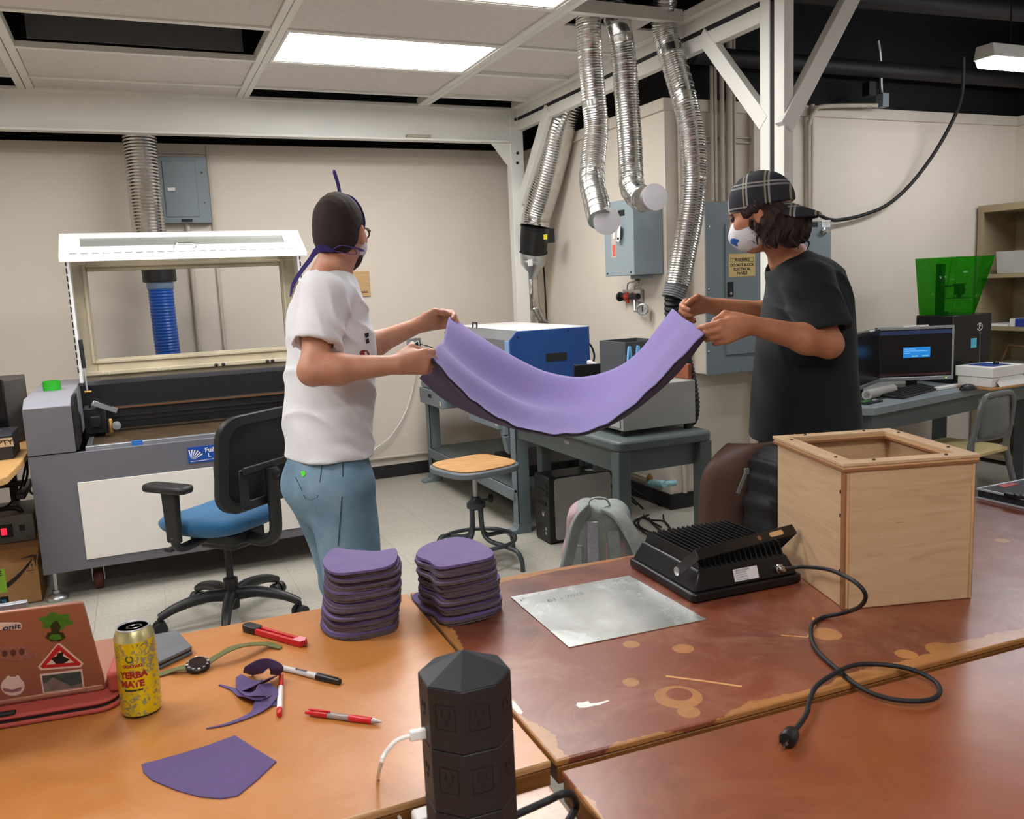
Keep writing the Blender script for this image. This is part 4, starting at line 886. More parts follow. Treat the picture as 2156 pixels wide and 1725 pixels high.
a = onY(1150, 748, 4.499); b = onY(1193, 757, 4.499); mb = MB(); mb.box(a[0], b[0], 4.496, 4.503, b[2] - .004, a[2] + .008); part('vent_slot', mb, M_inkblack, bl_)
for px, py in ((1090, 710), (1196, 696)):
    mb = MB(); mb.lathe([(.006, 0), (.006, .003), (0, .004)], onY(px, py, 4.50), 8, (0, -1, 0)); part('screw', mb, M_inkblack, bl_)
mb = MB(); mb.tube([(2.03, 5.20, 1.18), (2.03, 5.20, 1.215), (2.03, 5.27, 1.215), (2.03, 5.27, 1.18)], .006, 8); part('lid_handle', mb, M_black, bl_)
mb = MB(); mb.tube(spline([(2.475, 4.6, 1.08), (2.53, 4.6, 1.07), (2.56, 4.6, 1.0), (2.545, 4.6, .94)], 6), .006, 8); part('power_cord', mb, M_rubber, bl_)
mb = MB(); mb.box(2.575, 2.655, 4.52, 4.66, .766, .94); single('plastic_crate', mb, M_dark, 'dark crate behind the blue engraver on the bench', 'crate', bevel=0.005)

# ================================================================== small desk with the grey cabinet
d2 = thing('steel_desk', (2.15, 3.7, 0), 'dark grey steel desk carrying a light grey cabinet', 'desk')
mb = MB(); mb.prism(rrect(1.885, 2.40, 3.20, 4.425, .045, 5), .695, .742); part('desktop', mb, M_benchd, d2, 0.012)
mb = MB(); mb.box(1.93, 2.36, 3.255, 3.27, .585, .695); mb.box(1.93, 2.36, 4.37, 4.385, .585, .695); mb.box(1.93, 1.945, 3.27, 4.37, .585, .695); mb.box(2.345, 2.36, 3.27, 4.37, .585, .695); part('apron', mb, M_benchd, d2, 0.002)
for x, y in ((1.925, 3.245), (2.365, 3.245), (2.09, 4.39), (2.365, 4.39)):
    mb = MB(); mb.box(x - .032, x + .032, y - .032, y + .032, 0, .695); part('leg', mb, M_benchd, d2, 0.005)
a = onX(1195, 927, 1.93); mb = MB(); mb.box(1.926, 1.931, a[1] - .03, a[1] + .03, .645, .66); part('name_tag', mb, M_alu, d2)
cab = thing('steel_cabinet', (2.17, 3.55, .742), 'light grey steel cabinet with a small handle on the dark desk', 'cabinet')
M_cab = mat('light_grey_enamel', (158, 160, 156), 0.4, var=0.03, vscale=6)
mb = MB(); mb.box(1.975, 2.37, 3.30, 3.80, .768, .972); part('case', mb, M_cab, cab, 0.004)
mb = MB(); mb.box(1.968, 1.976, 3.32, 3.78, .78, .96); cd_ = part('front', mb, M_cab, cab, 0.002)
mb = MB(); mb.tube([(1.97, 3.50, .86), (1.945, 3.50, .86), (1.945, 3.60, .86), (1.97, 3.60, .86)], .005, 8); part('handle', mb, M_chrome, cd_)
for x, y in ((2.0, 3.33), (2.345, 3.33), (2.0, 3.77), (2.345, 3.77)):
    mb = MB(); mb.lathe([(.02, .742), (.016, .768)], (x, y, 0), 12); part('foot', mb, M_rubber, cab)
KX = .062
kb = thing('tubing_box', (2.2, 3.6, .972), 'black box with loops of light blue tubing on the grey cabinet', 'box')
mb = MB(); mb.box(2.115, 2.335, 3.50, 3.505, .973, 1.155); mb.box(2.115, 2.335, 3.74, 3.745, .973, 1.155); mb.box(2.115, 2.12, 3.505, 3.74, .973, 1.155); mb.box(2.33, 2.335, 3.505, 3.74, .973, 1.155); mb.box(2.115, 2.335, 3.5, 3.745, .973, .98); part('box', mb, mat('charcoal_card', (66, 70, 74), 0.5), kb, 0.002)
mb = MB(); P = [(2.125 + .19 * t + .006 * math.sin(2 * t), 3.496, 1.055 + .08 * math.sin(t * 8.5 * PI)) for t in np.linspace(0, 1, 60)]; mb.tube(P, .0062, 8); part('blue_tubing', mb, mat('pale_blue_tube', (120, 190, 240), 0.3), kb)
mb = MB(); mb.box(2.352, 2.372, 3.33, 3.74, .973, 1.045); single('terracotta_box', mb, mat('terracotta', (140, 78, 54), 0.6, var=0.05), 'terracotta brown box on the grey cabinet beside the black hose', 'box', bevel=0.003)
mb = MB(); mb.box(-.075, .075, -.006, .006, 0, .28, TR((2.20, 4.06, .742), z=-.3, x=math.radians(14))); single('tablet', mb, M_black, 'black tablet leaning in front of the blue engraver', 'tablet', bevel=0.004)
def bag_fn(p):
    q = p - np.array([2.33, 4.2, .835]); d = ell(p, (2.345, 4.22, .86), (.095, .075, .145))
    return d + .012 * np.sin(q[:, 0] * 70 + 3 * np.sin(q[:, 2] * 45)) * np.sin(q[:, 1] * 60 + 4) + .008 * np.sin(q[:, 2] * 110 + q[:, 0] * 60)
def bag_fn2(p): return smax(bag_fn(p), .7435 - p[:, 2], .02)
soft('plastic_bag', bag_fn2, (2.18, 4.07, .73), (2.48, 4.33, 1.06), .006, mat('milky_plastic', (214, 216, 216), 0.25, var=0.12, vscale=30, coat=0.3), None, 'crumpled clear plastic bag beside the blue engraver', 'bag')
# computer tower
pc = thing('computer_tower', (2.2, 4.22, 0), 'black and grey computer tower on the floor under the steel desk', 'computer')

mb = MB(); mb.prism(rrect(4.16, 4.345, .004, .385, .018, 4), 2.0, 2.05, 'x'); fb = part('front_bezel', mb, M_black, pc, 0.004)
mb = MB(); mb.box(2.05, 2.40, 4.165, 4.34, .004, .382); part('chassis', mb, M_black, pc, 0.003)
mb = MB(); mb.prism(rrect(2.035, 2.395, .02, .372, .02, 4), 4.157, 4.166, 'y'); part('side_panel', mb, mat('graphite_panel', (138, 136, 131), 0.4, metal=0.1, var=0.1, vscale=3), pc, 0.002)
for z0, z1 in ((.315, .35), (.27, .305)):
    mb = MB(); mb.box(1.996, 2.001, 4.18, 4.33, z0, z1); part('drive_bay', mb, M_dark, fb, 0.002)
mb = MB(); mb.box(1.996, 2.001, 4.2, 4.31, .215, .235); part('card_reader', mb, M_inkblack, fb)
mb = MB(); mb.lathe([(.016, 0), (.016, .004), (.012, .006), (0, .006)], (2.0, 4.235, .165), 18, (-1, 0, 0)); part('power_button', mb, M_chrome, fb)
for z in (.075, .05):
    mb = MB(); mb.box(1.997, 2.001, 4.195, 4.215, z, z + .016); part('badge', mb, M_alu, fb)
mb = MB(); mb.box(2.27, 2.31, 4.20, 4.24, .382, .384); part('sticker', mb, M_white, pc)
# cables on the floor behind the desk
FZ = lambda x, y, h=.006: tuple(onZ(x, y, h))
for pts, lb in (([(2.42, 4.36, .58), (2.46, 4.36, .3), FZ(1338, 1062), FZ(1362, 1092), FZ(1398, 1098), FZ(1409, 1118), FZ(1380, 1124), FZ(1346, 1108), FZ(1352, 1090, .012), FZ(1392, 1110, .012)], 'tangled black cable looping on the floor behind the backpack'),
                ([(2.43, 4.3, .58), (2.5, 4.32, .3), FZ(1352, 1070), FZ(1372, 1100), FZ(1404, 1132), FZ(1388, 1140), FZ(1352, 1118), FZ(1336, 1098), FZ(1366, 1084, .012)], 'thin black cable hanging from the steel desk to the floor'),
                ([(2.43, 4.33, .55), (2.6, 4.34, .25), FZ(1388, 1064), FZ(1398, 1096), FZ(1414, 1120), FZ(1405, 1145), FZ(1380, 1150)], 'black cable trailing past the steel desk leg')):
    pipe('floor_cable', [tuple(p) for p in spline(pts, 8)], .006, M_rubber, lb, 'cable', 6, 'cables on the floor')
# pipe stub with blue tape on the right wall
ps_ = thing('pipe_stub', (2.93, 4.6, .2), 'brass pipe stub with blue residue sticking out low on the right wall', 'pipe')
a = onX(1368, 1017, 2.90); b = onX(1400, 1020, 2.90)
mb = MB(); mb.tube([(2.90, a[1], a[2]), (2.90, b[1], b[2])], .022, 10); mb.tube([(2.90, b[1], b[2]), (2.978, b[1], b[2])], .018, 10); part('pipe', mb, mat('blue_residue', (150, 196, 206), 0.6, var=0.3, vscale=40), ps_)
mb = MB(); mb.lathe([(.02, 0), (.02, .03), (.012, .04), (.012, .05), (0, .05)], (2.90, a[1], a[2] + .01), 10); part('valve', mb, M_brass, ps_)

# ================================================================== stool
M_stool = mat('stool_grey', (104, 112, 118), 0.4, var=0.05); M_stoold = mat('stool_tube', (66, 72, 76), 0.35, metal=0.3, var=0.05)
M_swood = mat('worn_stool_wood', (182, 138, 88), 0.5, var=0.22, vscale=7, stretch=(1, 6, 1))
sc = np.array([1.545, 4.10]); st = thing('work_stool', (sc[0], sc[1], 0), 'adjustable stool with a worn wooden seat and grey tube legs', 'stool')
def seat_out(s):
    out = []
    for a in np.linspace(0, 2 * PI, 49)[:-1]:
        r = .182 / max(abs(math.cos(a)) ** 3.5 + abs(math.sin(a)) ** 3.5, 1e-6) ** (1 / 3.5); r *= 1 - .07 * max(0, math.cos(a - PI / 2)) ** 6
        out.append((sc[0] + s * r * math.cos(a + .25), sc[1] + s * r * math.sin(a + .25)))
    return out
mb = MB(); mb.prism(seat_out(1.12), .498, .532); part('seat_pan', mb, M_stool, st, 0.008)
mb = MB(); mb.prism(seat_out(1.04), .532, .541); part('seat', mb, M_swood, st, 0.003)
mb = MB(); mb.tube([(sc[0], sc[1], .5), (sc[0], sc[1], .30)], .014, 12); part('screw_post', mb, M_galv, st)
mb = MB(); mb.lathe([(.03, .29), (.05, .30), (.05, .325), (.025, .345), (.022, .36), (0, .36)], (sc[0], sc[1], 0), 18); mb.tube([(sc[0], sc[1], .33), (sc[0] + .06, sc[1] - .03, .34)], .008, 8); part('collar', mb, M_stoold, st)
mb = MB(); mb.lathe([(.012, -.014), (.024, -.010), (.024, .010), (.012, .014)], (sc[0] + .07, sc[1] - .035, .345), 14, (.9, -.45, 0)); part('knob', mb, M_black, st)
mb = MB(); mb.tube([(sc[0] + .20 * math.cos(a), sc[1] + .20 * math.sin(a), .125) for a in np.linspace(0, 2 * PI, 49)[:-1]], .011, 10, closed=True); part('foot_ring', mb, M_stoold, st)
for k in range(4):
    a = math.radians(-62 + 90 * k); d = np.array([math.cos(a), math.sin(a)]); q = lambda r, z: (sc[0] + d[0] * r, sc[1] + d[1] * r, z)
    mb = MB(); mb.tube(spline([q(.032, .31), q(.034, .22), q(.045, .16), q(.09, .128), q(.19, .115), q(.26, .10), q(.29, .06), q(.296, 0.0)], 5), .0125, 10); part('leg', mb, M_stoold, st)

# ================================================================== grey backpack on the floor
M_bag = mat('grey_nylon', (142, 148, 144), 0.75, var=0.12, vscale=25, bump=0.3, bscale=200)
M_bagp = mat('dusty_pink_nylon', (176, 150, 152), 0.8, var=0.12, vscale=40, bump=0.3, bscale=90)
M_baglav = mat('lavender_grey_mesh', (162, 160, 172), 0.8, var=0.1, vscale=90, bump=0.4, bscale=250)
M_coral = mat('coral_cord', (206, 96, 76), 0.7)
bc = np.array([1.655, 2.98, 0.0]); gb = thing('backpack', (bc[0], bc[1], 0), 'grey backpack with coral zip pulls standing upright behind the table', 'backpack')
yaw_ = math.radians(-32); RB = np.array([[math.cos(yaw_), math.sin(yaw_), 0], [-math.sin(yaw_), math.cos(yaw_), 0], [0, 0, 1]])
def bp_fn(p):
    q = (p - bc) @ RB.T; x, y, z = q[:, 0], q[:, 1], q[:, 2] - .28
    w = .155 - .05 * np.clip(z / .28, 0, 1) ** 2
    dx = np.abs(x) - w + .05; dy = np.abs(y - .03) - .10 + .05; dz = np.abs(z) - .28 + .06
    o = np.stack([np.maximum(dx, 0), np.maximum(dy, 0), np.maximum(dz, 0)], 1)
    d = np.linalg.norm(o, axis=1) + np.minimum(np.maximum(dx, np.maximum(dy, dz)), 0) - .05
    d = d + .006 * np.sin(z * 30 + x * 20) * np.sin(x * 40 + 1)
    return np.maximum(d, -p[:, 2] + .003)
def bp_mi(c):
    q = (c - bc) @ RB.T; return np.where((q[:, 0] < -.085) | ((q[:, 0] > .03) & (q[:, 0] < .11) & (q[:, 1] < -.02) & (q[:, 2] < .42)), 1, 0)
soft('bag_body', bp_fn, (bc[0] - .28, bc[1] - .28, -.01), (bc[0] + .28, bc[1] + .28, .60), .010, [M_bag, M_bagp], gb, fmi=bp_mi)
def LB(x, y, z): return tuple(bc + RB.T @ np.array([x, y, z]))
def strap(name, pts, w, t, m, side=(1, 0, 0)):
    mb = MB(); P = [Vector(LB(*p)) for p in spline(pts, 6)]; sd = Vector(RB.T @ np.array(side)); n = len(P); vs = []
    for i, p in enumerate(P):
        tg = (P[min(i + 1, n - 1)] - P[max(i - 1, 0)]).normalized(); s_ = (sd - tg * sd.dot(tg)).normalized(); u = tg.cross(s_)
        vs += [p + s_ * w / 2 + u * t / 2, p - s_ * w / 2 + u * t / 2, p - s_ * w / 2 - u * t / 2, p + s_ * w / 2 - u * t / 2]
    fs = [(i * 4 + k, i * 4 + (k + 1) % 4, i * 4 + 4 + (k + 1) % 4, i * 4 + 4 + k) for i in range(n - 1) for k in range(4)] + [(0, 1, 2, 3), (4 * n - 1, 4 * n - 2, 4 * n - 3, 4 * n - 4)]
    mb.add(vs, fs); return part(name, mb, m, gb, 0.004)
strap('shoulder_strap', [(-.03, -.06, .545), (-.08, -.12, .50), (-.12, -.16, .36), (-.17, -.17, .22), (-.20, -.14, .08)], .06, .016, M_bag, (.6, .8, 0))
strap('shoulder_strap', [(.03, -.05, .545), (.09, -.09, .52), (.16, -.13, .40), (.19, -.14, .26), (.20, -.12, .10)], .07, .016, M_bag, (.6, .8, 0))
strap('back_pad', [(-.02, -.088, .50), (-.02, -.098, .35), (-.02, -.098, .12)], .045, .012, M_baglav)
strap('back_pad', [(-.09, -.078, .40), (-.09, -.09, .3), (-.09, -.09, .12)], .05, .012, M_bag)
strap('back_pad', [(.06, -.082, .46), (.07, -.09, .3), (.07, -.09, .12)], .05, .014, M_bag)
strap('grab_loop', [(-.04, -.03, .55), (-.02, -.05, .585), (.03, -.05, .585), (.05, -.03, .55)], .02, .006, M_bag, (0, 1, 0))
for p in ((.13, -.10, .43), (-.13, -.14, .14), (.04, -.105, .16)):
    mb = MB(); c0 = Vector(LB(*p)); mb.tube([c0 + Vector((0, 0, .02)), c0, c0 + Vector((.004, -.004, -.03))], .007, 6); part('zip_pull', mb, M_coral, gb)

# ================================================================== brown shell chair with black backpack
M_brown = mat('brown_shell', (92, 68, 58), 0.45, var=0.04)
ch_ = thing('shell_chair', (1.70, 2.12, 0), 'brown plastic shell chair tucked behind the plywood box', 'chair')
mb = MB(); G = []
prof = [(2.36, .44), (2.28, .425), (2.16, .43), (2.08, .46), (2.03, .54), (2.0, .66), (1.985, .80), (1.975, .90), (1.97, .955)]
for (y, z) in spline([(0, a_, b_) for a_, b_ in prof], 4) and [(p[1], p[2]) for p in spline([(0, a_, b_) for a_, b_ in prof], 4)]:
    f = np.clip((z - .45) / .5, 0, 1); w = .22 + .0 * f; w = w * (1 - .42 * np.clip((z - .80) / .155, 0, 1) ** 3)
    G.append([(1.705 + w * u, y + .07 * u * u * (1 if z > .5 else .2), z + (.03 * u * u if z < .5 else 0)) for u in np.linspace(-1, 1, 15)])
mb.grid(G); sh = part('shell', mb, M_brown, ch_); so = sh.modifiers.new('t', 'SOLIDIFY'); so.thickness = .01
for x, y in ((1.54, 2.10), (1.87, 2.10), (1.54, 2.36), (1.87, 2.36)):
    mb = MB(); mb.tube([(1.705 + (x - 1.705) * .75, 2.22 + (y - 2.22) * .7, .425), (x, y + (y - 2.22) * .2, 0)], .011, 8); part('leg', mb, M_chrome, ch_)
bb = thing('backpack', (1.73, 1.88, .40), 'black backpack with a grey zip pull hanging between the brown chair and the plywood box', 'backpack')
bcc = np.array([1.682, 1.895, .72])
def bb_fn(p):
    q = p - bcc; x, y, z = q.T; w = .125 - .04 * np.clip(z / .24, 0, 1) ** 2
    dx = np.abs(x) - w + .05; dy = np.abs(y) - .035 + .015 - .02; dz = np.abs(z) - .24 + .05
    o = np.stack([np.maximum(dx, 0), np.maximum(dy, 0), np.maximum(dz, 0)], 1)
    d = np.linalg.norm(o, axis=1) + np.minimum(np.maximum(dx, np.maximum(dy, dz)), 0) - .045
    return d + .008 * np.sin(z * 24 + x * 30 + 2 * np.sin(x * 25)) * np.sin(x * 50 + 1 + z * 16) + .005 * np.sin(z * 85 + x * 60 + 2 * np.sin(x * 70))
soft('bag_body', bb_fn, bcc - np.array([.22, .16, .34]), bcc + np.array([.22, .16, .34]), .009, mat('black_nylon_bag', (26, 26, 30), 0.6, var=0.3, vscale=30, bump=0.4, bscale=60), bb)
a = onY(1572, 993, 1.828); b = onY(1553, 1040, 1.828); mb = MB(); mb.bar(a, b, .012, .004, (0, 1, 0)); mb.cbox(a, (.014, .008, .018)); part('zip_pull', mb, mat('grey_webbing', (96, 104, 100), 0.6), bb, 0.002)

# ================================================================== right-hand desk with monitors
DA = math.radians(10.5); DO = np.array([3.43, 3.23])
TD = Matrix.Translation((DO[0], DO[1], 0)) @ Matrix.Rotation(DA, 4, 'Z')
rd = thing('computer_desk', (4.2, 3.6, 0), 'long grey desk with chamfered corners carrying the monitors', 'desk')
mb = MB(); mb.prism([(0.0, 0), (1.85, 0), (1.85, .72), (.02, .72), (-.12, .55), (-.12, .16)], .70, .742, 'z', TD); part('desktop', mb, M_btop, rd, 0.004)
mb = MB(); mb.box(.03, 1.8, .04, .055, .60, .70, TD); mb.box(.03, 1.8, .64, .655, .60, .70, TD); mb.box(-.06, -.045, .2, .6, .60, .70, TD); mb.box(1.78, 1.795, .05, .64, .60, .70, TD); part('apron', mb, M_benchd, rd)
for x, y in ((.06, .08), (1.72, .08), (.06, .62), (1.72, .62), (.95, .62)):
    mb = MB(); mb.box(x - .035, x + .035, y - .035, y + .035, 0, .70, TD); part('leg', mb, M_benchd, rd, 0.004)
M_scr = mat('screen_black', (20, 19, 24), 0.25, var=0.05)
def monitor(c, phi, w, h, z0, label, on):
    T = Matrix.Translation((c[0], c[1], z0)) @ Matrix.Rotation(phi, 4, 'Z')
    t = thing('computer_monitor', (c[0], c[1], .742), label, 'monitor', 'monitors on the long desk')
    mb = MB(); mb.box(-w / 2, w / 2, 0, .04, 0, h, T); part('housing', mb, M_black, t, 0.004)
    mb = MB(); mb.frame(-w / 2, w / 2, 0, h, .012, -.006, 0.0, (.012, .012, .022, .016)); mb.xf(T); part('bezel', mb, M_alu if on else M_black, t, 0.002)
    mb = MB(); mb.box(-w / 2 + .012, w / 2 - .012, -.003, .001, .022, h - .016, T); sc_ = part('screen', mb, M_scr, t)
    mb = MB(); mb.box(-w / 2, w / 2, -.008, -.002, 0, .02, T); part('lower_bezel', mb, M_alu, t, 0.002)
    if on:
        mb = MB(); mb.box(-.07, .085, -.0045, -.003, .135, .195, T); dl = part('dialog_box', mb, mat('screen_blue', (30, 120, 190), 0.4, var=0, emit=(24, 120, 200), es=.55), sc_)
        mb = MB()
        for k, (a, b) in enumerate(((-.065, .0), (-.065, .07), (-.065, -.03))): mb.box(a, b, -.0052, -.0045, .183 - .012 * k, .187 - .012 * k, T)
        mb.box(-.02, .015, -.0052, -.0045, .14, .147, T); mb.box(.04, .075, -.0052, -.0045, .14, .147, T); part('dialog_text', mb, mat('screen_pale', (120, 190, 230), 0.4, var=0, emit=(120, 190, 235), es=.4), dl)
        mb = MB(); mb.box(-w / 2 + .014, w / 2 - .014, -.0042, -.003, h - .045, h - .022, T); part('menu_bar', mb, mat('screen_navy', (40, 52, 84), 0.4, var=0.2, emit=(50, 70, 120), es=.15), sc_)
        mb = MB(); mb.box(-w / 2 + .014, w / 2 - .014, -.0042, -.003, .03, .042, T); part('task_bar', mb, mat('screen_maroon', (86, 48, 52), 0.4, var=0.1), sc_)
        mb = MB(); mb.box(w / 2 - .045, w / 2 - .038, -.0095, -.008, .008, .012, T); part('power_light', mb, mat('green_led', (120, 230, 60), 0.4, var=0, emit=(120, 240, 60), es=2), t)
    mb = MB(); mb.box(-.075, .07, -.012, -.004, h - .004, h + .008, T) if on else mb.box(.02, .09, -.012, .0, h - .004, h + .006, T); part('webcam_strip', mb, M_white, t, 0.002)
    mb = MB(); mb.box(-.03, .03, .03, .055, .742 - z0 + .01, .15, T); mb.box(-.10, .10, -.02, .14, .742 - z0 + .001, .742 - z0 + .012, T); part('stand', mb, M_black, t, 0.004)
monitor((4.15, 3.62), math.radians(-26), .44, .315, .79, 'silver edged monitor showing a blue dialog box', True)
monitor((3.76, 3.60), math.radians(28), .44, .31, .79, 'black switched off monitor angled beside the lit one', False)
kbT = TR((3.95, 3.49, .742), z=math.radians(18))
kb_ = thing('keyboard', (3.95, 3.49, .742), 'black keyboard in front of the lit monitor', 'keyboard')
mb = MB(); mb.prism([(-.075, 0.0), (.075, 0.0), (.075, .022), (-.075, .012)], -.225, .225, 'x', kbT); part('base', mb, M_black, kb_, 0.003)
km = MB(); km.box(-.0078, .0078, -.0078, .0078, 0, .007); key_me = km.mesh('key', mat('key_black', (40, 40, 42), 0.5))
for r_ in range(5):
    for c_ in range(20):
        o = link('key', key_me, kb_); o.matrix_parent_inverse = Matrix(); o.matrix_basis = Matrix.Translation(-kb_.location) @ kbT @ Matrix.Translation((-.2 + c_ * .021, -.055 + r_ * .026, .0135 + .0017 * r_))
def mouse_fn(p): return np.maximum(ell(p, (4.30, 3.385, .742), (.058, .034, .036)), .743 - p[:, 2])
soft('computer_mouse', mouse_fn, (4.22, 3.33, .735), (4.38, 3.44, .79), .004, M_black, None, 'black computer mouse near the white boxes', 'mouse')
a = onZ(1802, 826, .775); b = onZ(1890, 812, .775); mb = MB(); mb.lathe([(.02, 0), (.028, 0), (.028, 1), (.02, 1), (.02, 0)], (0, 0, 0), 20, (1, 0, 0)); L_ = .30; ang = .42
mb.v = [(x * L_, y, z) for x, y, z in mb.v]; mb.xf(TR((3.60, 3.45, .771), z=.30)); single('paper_roll', mb, mat('grey_paper', (168, 166, 162), 0.7), 'roll of grey paper lying behind the keyboard', 'paper roll')
cbd = thing('circuit_board', onZ(1830, 847, .744), 'dark circuit board with a green patch on the desk corner', 'circuit board'); o_ = onZ(1830, 847, .744)
mb = MB(); mb.box(-.09, .07, -.04, .04, 0, .006, TR(o_, z=.25)); part('board', mb, M_dark, cbd, 0.001)
mb = MB(); mb.box(-.07, -.01, -.02, .02, .006, .012, TR(o_, z=.25)); part('green_chip', mb, mat('pcb_green', (44, 104, 48), 0.5), cbd, 0.001)
mb = MB(); mb.box(.02, .05, -.025, -.005, .006, .013, TR(o_, z=.25)); part('connector', mb, M_alu, cbd, 0.001)
mb = MB(); mb.box(-.12, .12, -.05, .05, 0, .003, TR(onZ(1845, 838, .7425), z=.2)); single('black_folder', mb, M_bcard, 'thin black folder under the circuit board', 'folder', bevel=0.001)
# white boxes
wbT = TR((4.52, 3.40, .742), z=math.radians(4))
mb = MB(); mb.box(-.17, .17, -.12, .14, .001, .012, wbT); single('cardboard_sheet', mb, M_card, 'flat brown cardboard under the white boxes', 'cardboard', bevel=0.001)
w1 = thing('white_box', (4.52, 3.40, .754), 'lower white box with an open tongue flap on the long desk', 'box', 'white boxes stacked on the long desk')
mb = MB(); mb.box(-.14, .12, -.09, .12, .0125, .068, wbT); part('carton', mb, M_white, w1, 0.003)
mb = MB(); mb.prism([(-.10, 0), (.14, 0), (.17, .03), (.13, .055), (-.06, .055), (-.11, .03)], 0, .003, 'y', wbT @ TR((0.0, -.112, .014), x=math.radians(-22))); part('flap', mb, M_white, w1)
w2 = thing('white_box', (4.52, 3.40, .81), 'upper white box with a blue panel on its lid', 'box', 'white boxes stacked on the long desk')
mb = MB(); mb.box(-.15, .14, -.10, .13, .0685, .125, wbT); part('carton', mb, M_white, w2, 0.003)
mb = MB(); mb.box(-.09, .08, -.06, .11, .1252, .1262, wbT); part('blue_print', mb, mat('print_blue', (40, 72, 140), 0.4), w2)
mb = MB(); mb.lathe([(.016, 0), (.016, .012), (.008, .02), (0, .02)], wbT @ Vector((.03, .0, .1263)), 12); single('rubber_bung', mb, M_black, 'small black bung resting on the upper white box', 'bung')
mb = MB(); mb.box(-.13, .13, -.02, .02, 0, .018, TR((4.29, 3.50, .742), z=.15)); single('power_strip', mb, M_white, 'white power strip behind the keyboard and mouse', 'power strip', bevel=0.004)
# resin printer
pr_ = thing('resin_printer', (4.62, 3.76, .742), 'black resin printer with a flared green cover and a sticky note', '3d printer')
X0, X1, Y0, Y1, Z0, Z1 = 4.46, 4.79, 3.62, 3.89, .743, 1.15
mb = MB(); mb.box(X0, X1, Y0, Y1, Z0, Z1); bs = part('base', mb, mat('printer_black', (12, 12, 13), 0.3), pr_, 0.006)
q = onY(2050, 722, Y0 - .002); mb = MB(); mb.box(q[0] - .024, q[0] + .024, Y0 - .003, Y0 - .001, q[2] - .03, q[2] + .028); part('sticky_note', mb, mat('cyan_note', (96, 190, 214), 0.7), bs)
q = onY(2062, 760, Y0 - .002); mb = MB(); mb.box(q[0] - .001, q[0] + .001, Y0 - .002, Y0, .80, 1.04); part('seam_line', mb, M_alu, bs)
q = onY(2063, 688, Y0 - .002); mb = MB()
for k in range(6):
    if k == 2: continue
    a0, a1 = PI / 6 + k * PI / 3, PI / 6 + (k + 1) * PI / 3; r_ = .024
    mb.bar((q[0] + r_ * math.cos(a0), Y0 - .0015, q[2] + r_ * math.sin(a0)), (q[0] + r_ * math.cos(a1), Y0 - .0015, q[2] + r_ * math.sin(a1)), .001, .005, (math.cos((a0 + a1) / 2), 0, math.sin((a0 + a1) / 2)))
mb.bar((q[0] - .004, Y0 - .0015, q[2] - .012), (q[0] - .002, Y0 - .0015, q[2] + .012), .001, .005, (1, 0, 0)); mb.bar((q[0] - .002, Y0 - .0015, q[2] + .012), (q[0] + .012, Y0 - .0015, q[2] + .004), .001, .005, (0, 0, 1)); part('emblem', mb, M_white, bs)
M_green = mat('green_acrylic', (24, 120, 16), 0.08, var=0, spec=0.5); g = NT(M_green); tb_ = g.n('ShaderNodeBsdfTransparent'); tb_.inputs[0].default_value = (.50, .86, .40, 1); ms_ = g.n('ShaderNodeMixShader'); ms_.inputs[0].default_value = .22
out_ = [n for n in g.t.nodes if n.type == 'OUTPUT_MATERIAL'][0]; g.l(tb_.outputs[0], ms_.inputs[1]); g.l(g.p.outputs[0], ms_.inputs[2]); g.l(ms_.outputs[0], out_.inputs[0])
bq = [(4.465, 3.64), (4.66, 3.64), (4.66, 3.87), (4.465, 3.87)]; tq = [(4.455, 3.60), (4.775, 3.60), (4.775, 3.90), (4.455, 3.90)]
mb = MB()
for k in range(4):
    j = (k + 1) % 4; mb.cur = 0; mb.add([(bq[k][0], bq[k][1], 1.151), (bq[j][0], bq[j][1], 1.151), (tq[j][0], tq[j][1], 1.495), (tq[k][0], tq[k][1], 1.495)], [(0, 1, 2, 3)])
mb.add([(x, y, 1.495) for x, y in tq], [(0, 1, 2, 3)])
gc_ = part('green_cover', mb, M_green, pr_, smooth=20); so = gc_.modifiers.new('t', 'SOLIDIFY'); so.thickness = .003
mb = MB(); mb.box(4.515, 4.55, 3.76, 3.80, 1.15, 1.46); mb.box(4.505, 4.56, 3.74, 3.76, 1.15, 1.17); zr = part('z_column', mb, M_inkblack, pr_, 0.002)
mb = MB(); mb.box(4.53, 4.64, 3.73, 3.745, 1.318, 1.328); mb.box(4.615, 4.645, 3.70, 3.75, 1.27, 1.33); mb.box(4.60, 4.66, 3.70, 3.75, 1.33, 1.336); mb.box(4.58, 4.665, 3.66, 3.78, 1.247, 1.252); mb.box(4.628, 4.634, 3.71, 3.74, 1.25, 1.27); mb.lathe([(.012, 0), (.012, .02), (0, .022)], (4.645, 3.72, 1.30), 10, (1, 0, 0)); part('build_arm', mb, M_inkblack, pr_)
# metal chair in front of the desk
M_cm = mat('chair_grey_metal', (112, 114, 114), 0.4, metal=0.3, var=0.05); M_ctan = mat('worn_tan_vinyl', (196, 178, 126), 0.5, var=0.1)
mc = thing('metal_chair', (4.10, 3.25, 0), 'grey metal chair with a pale seat in front of the long desk', 'chair')
def MC(u, v, z): r = math.radians(8); return (4.14 + u * math.cos(r) - v * math.sin(r), 3.12 + u * math.sin(r) + v * math.cos(r), z)
fr_ = spline([MC(-.19, .42, 0), MC(-.185, .38, .25), MC(-.18, .04, .44), MC(-.175, -.0, .50), MC(-.165, -.02, .60), MC(-.155, -.035, .70), MC(-.12, -.04, .755), MC(-.06, -.045, .765), MC(.06, -.045, .765), MC(.12, -.04, .755), MC(.155, -.035, .70), MC(.165, -.02, .60), MC(.175, 0, .50), MC(.18, .04, .44), MC(.185, .38, .25), MC(.19, .42, 0)], 6)
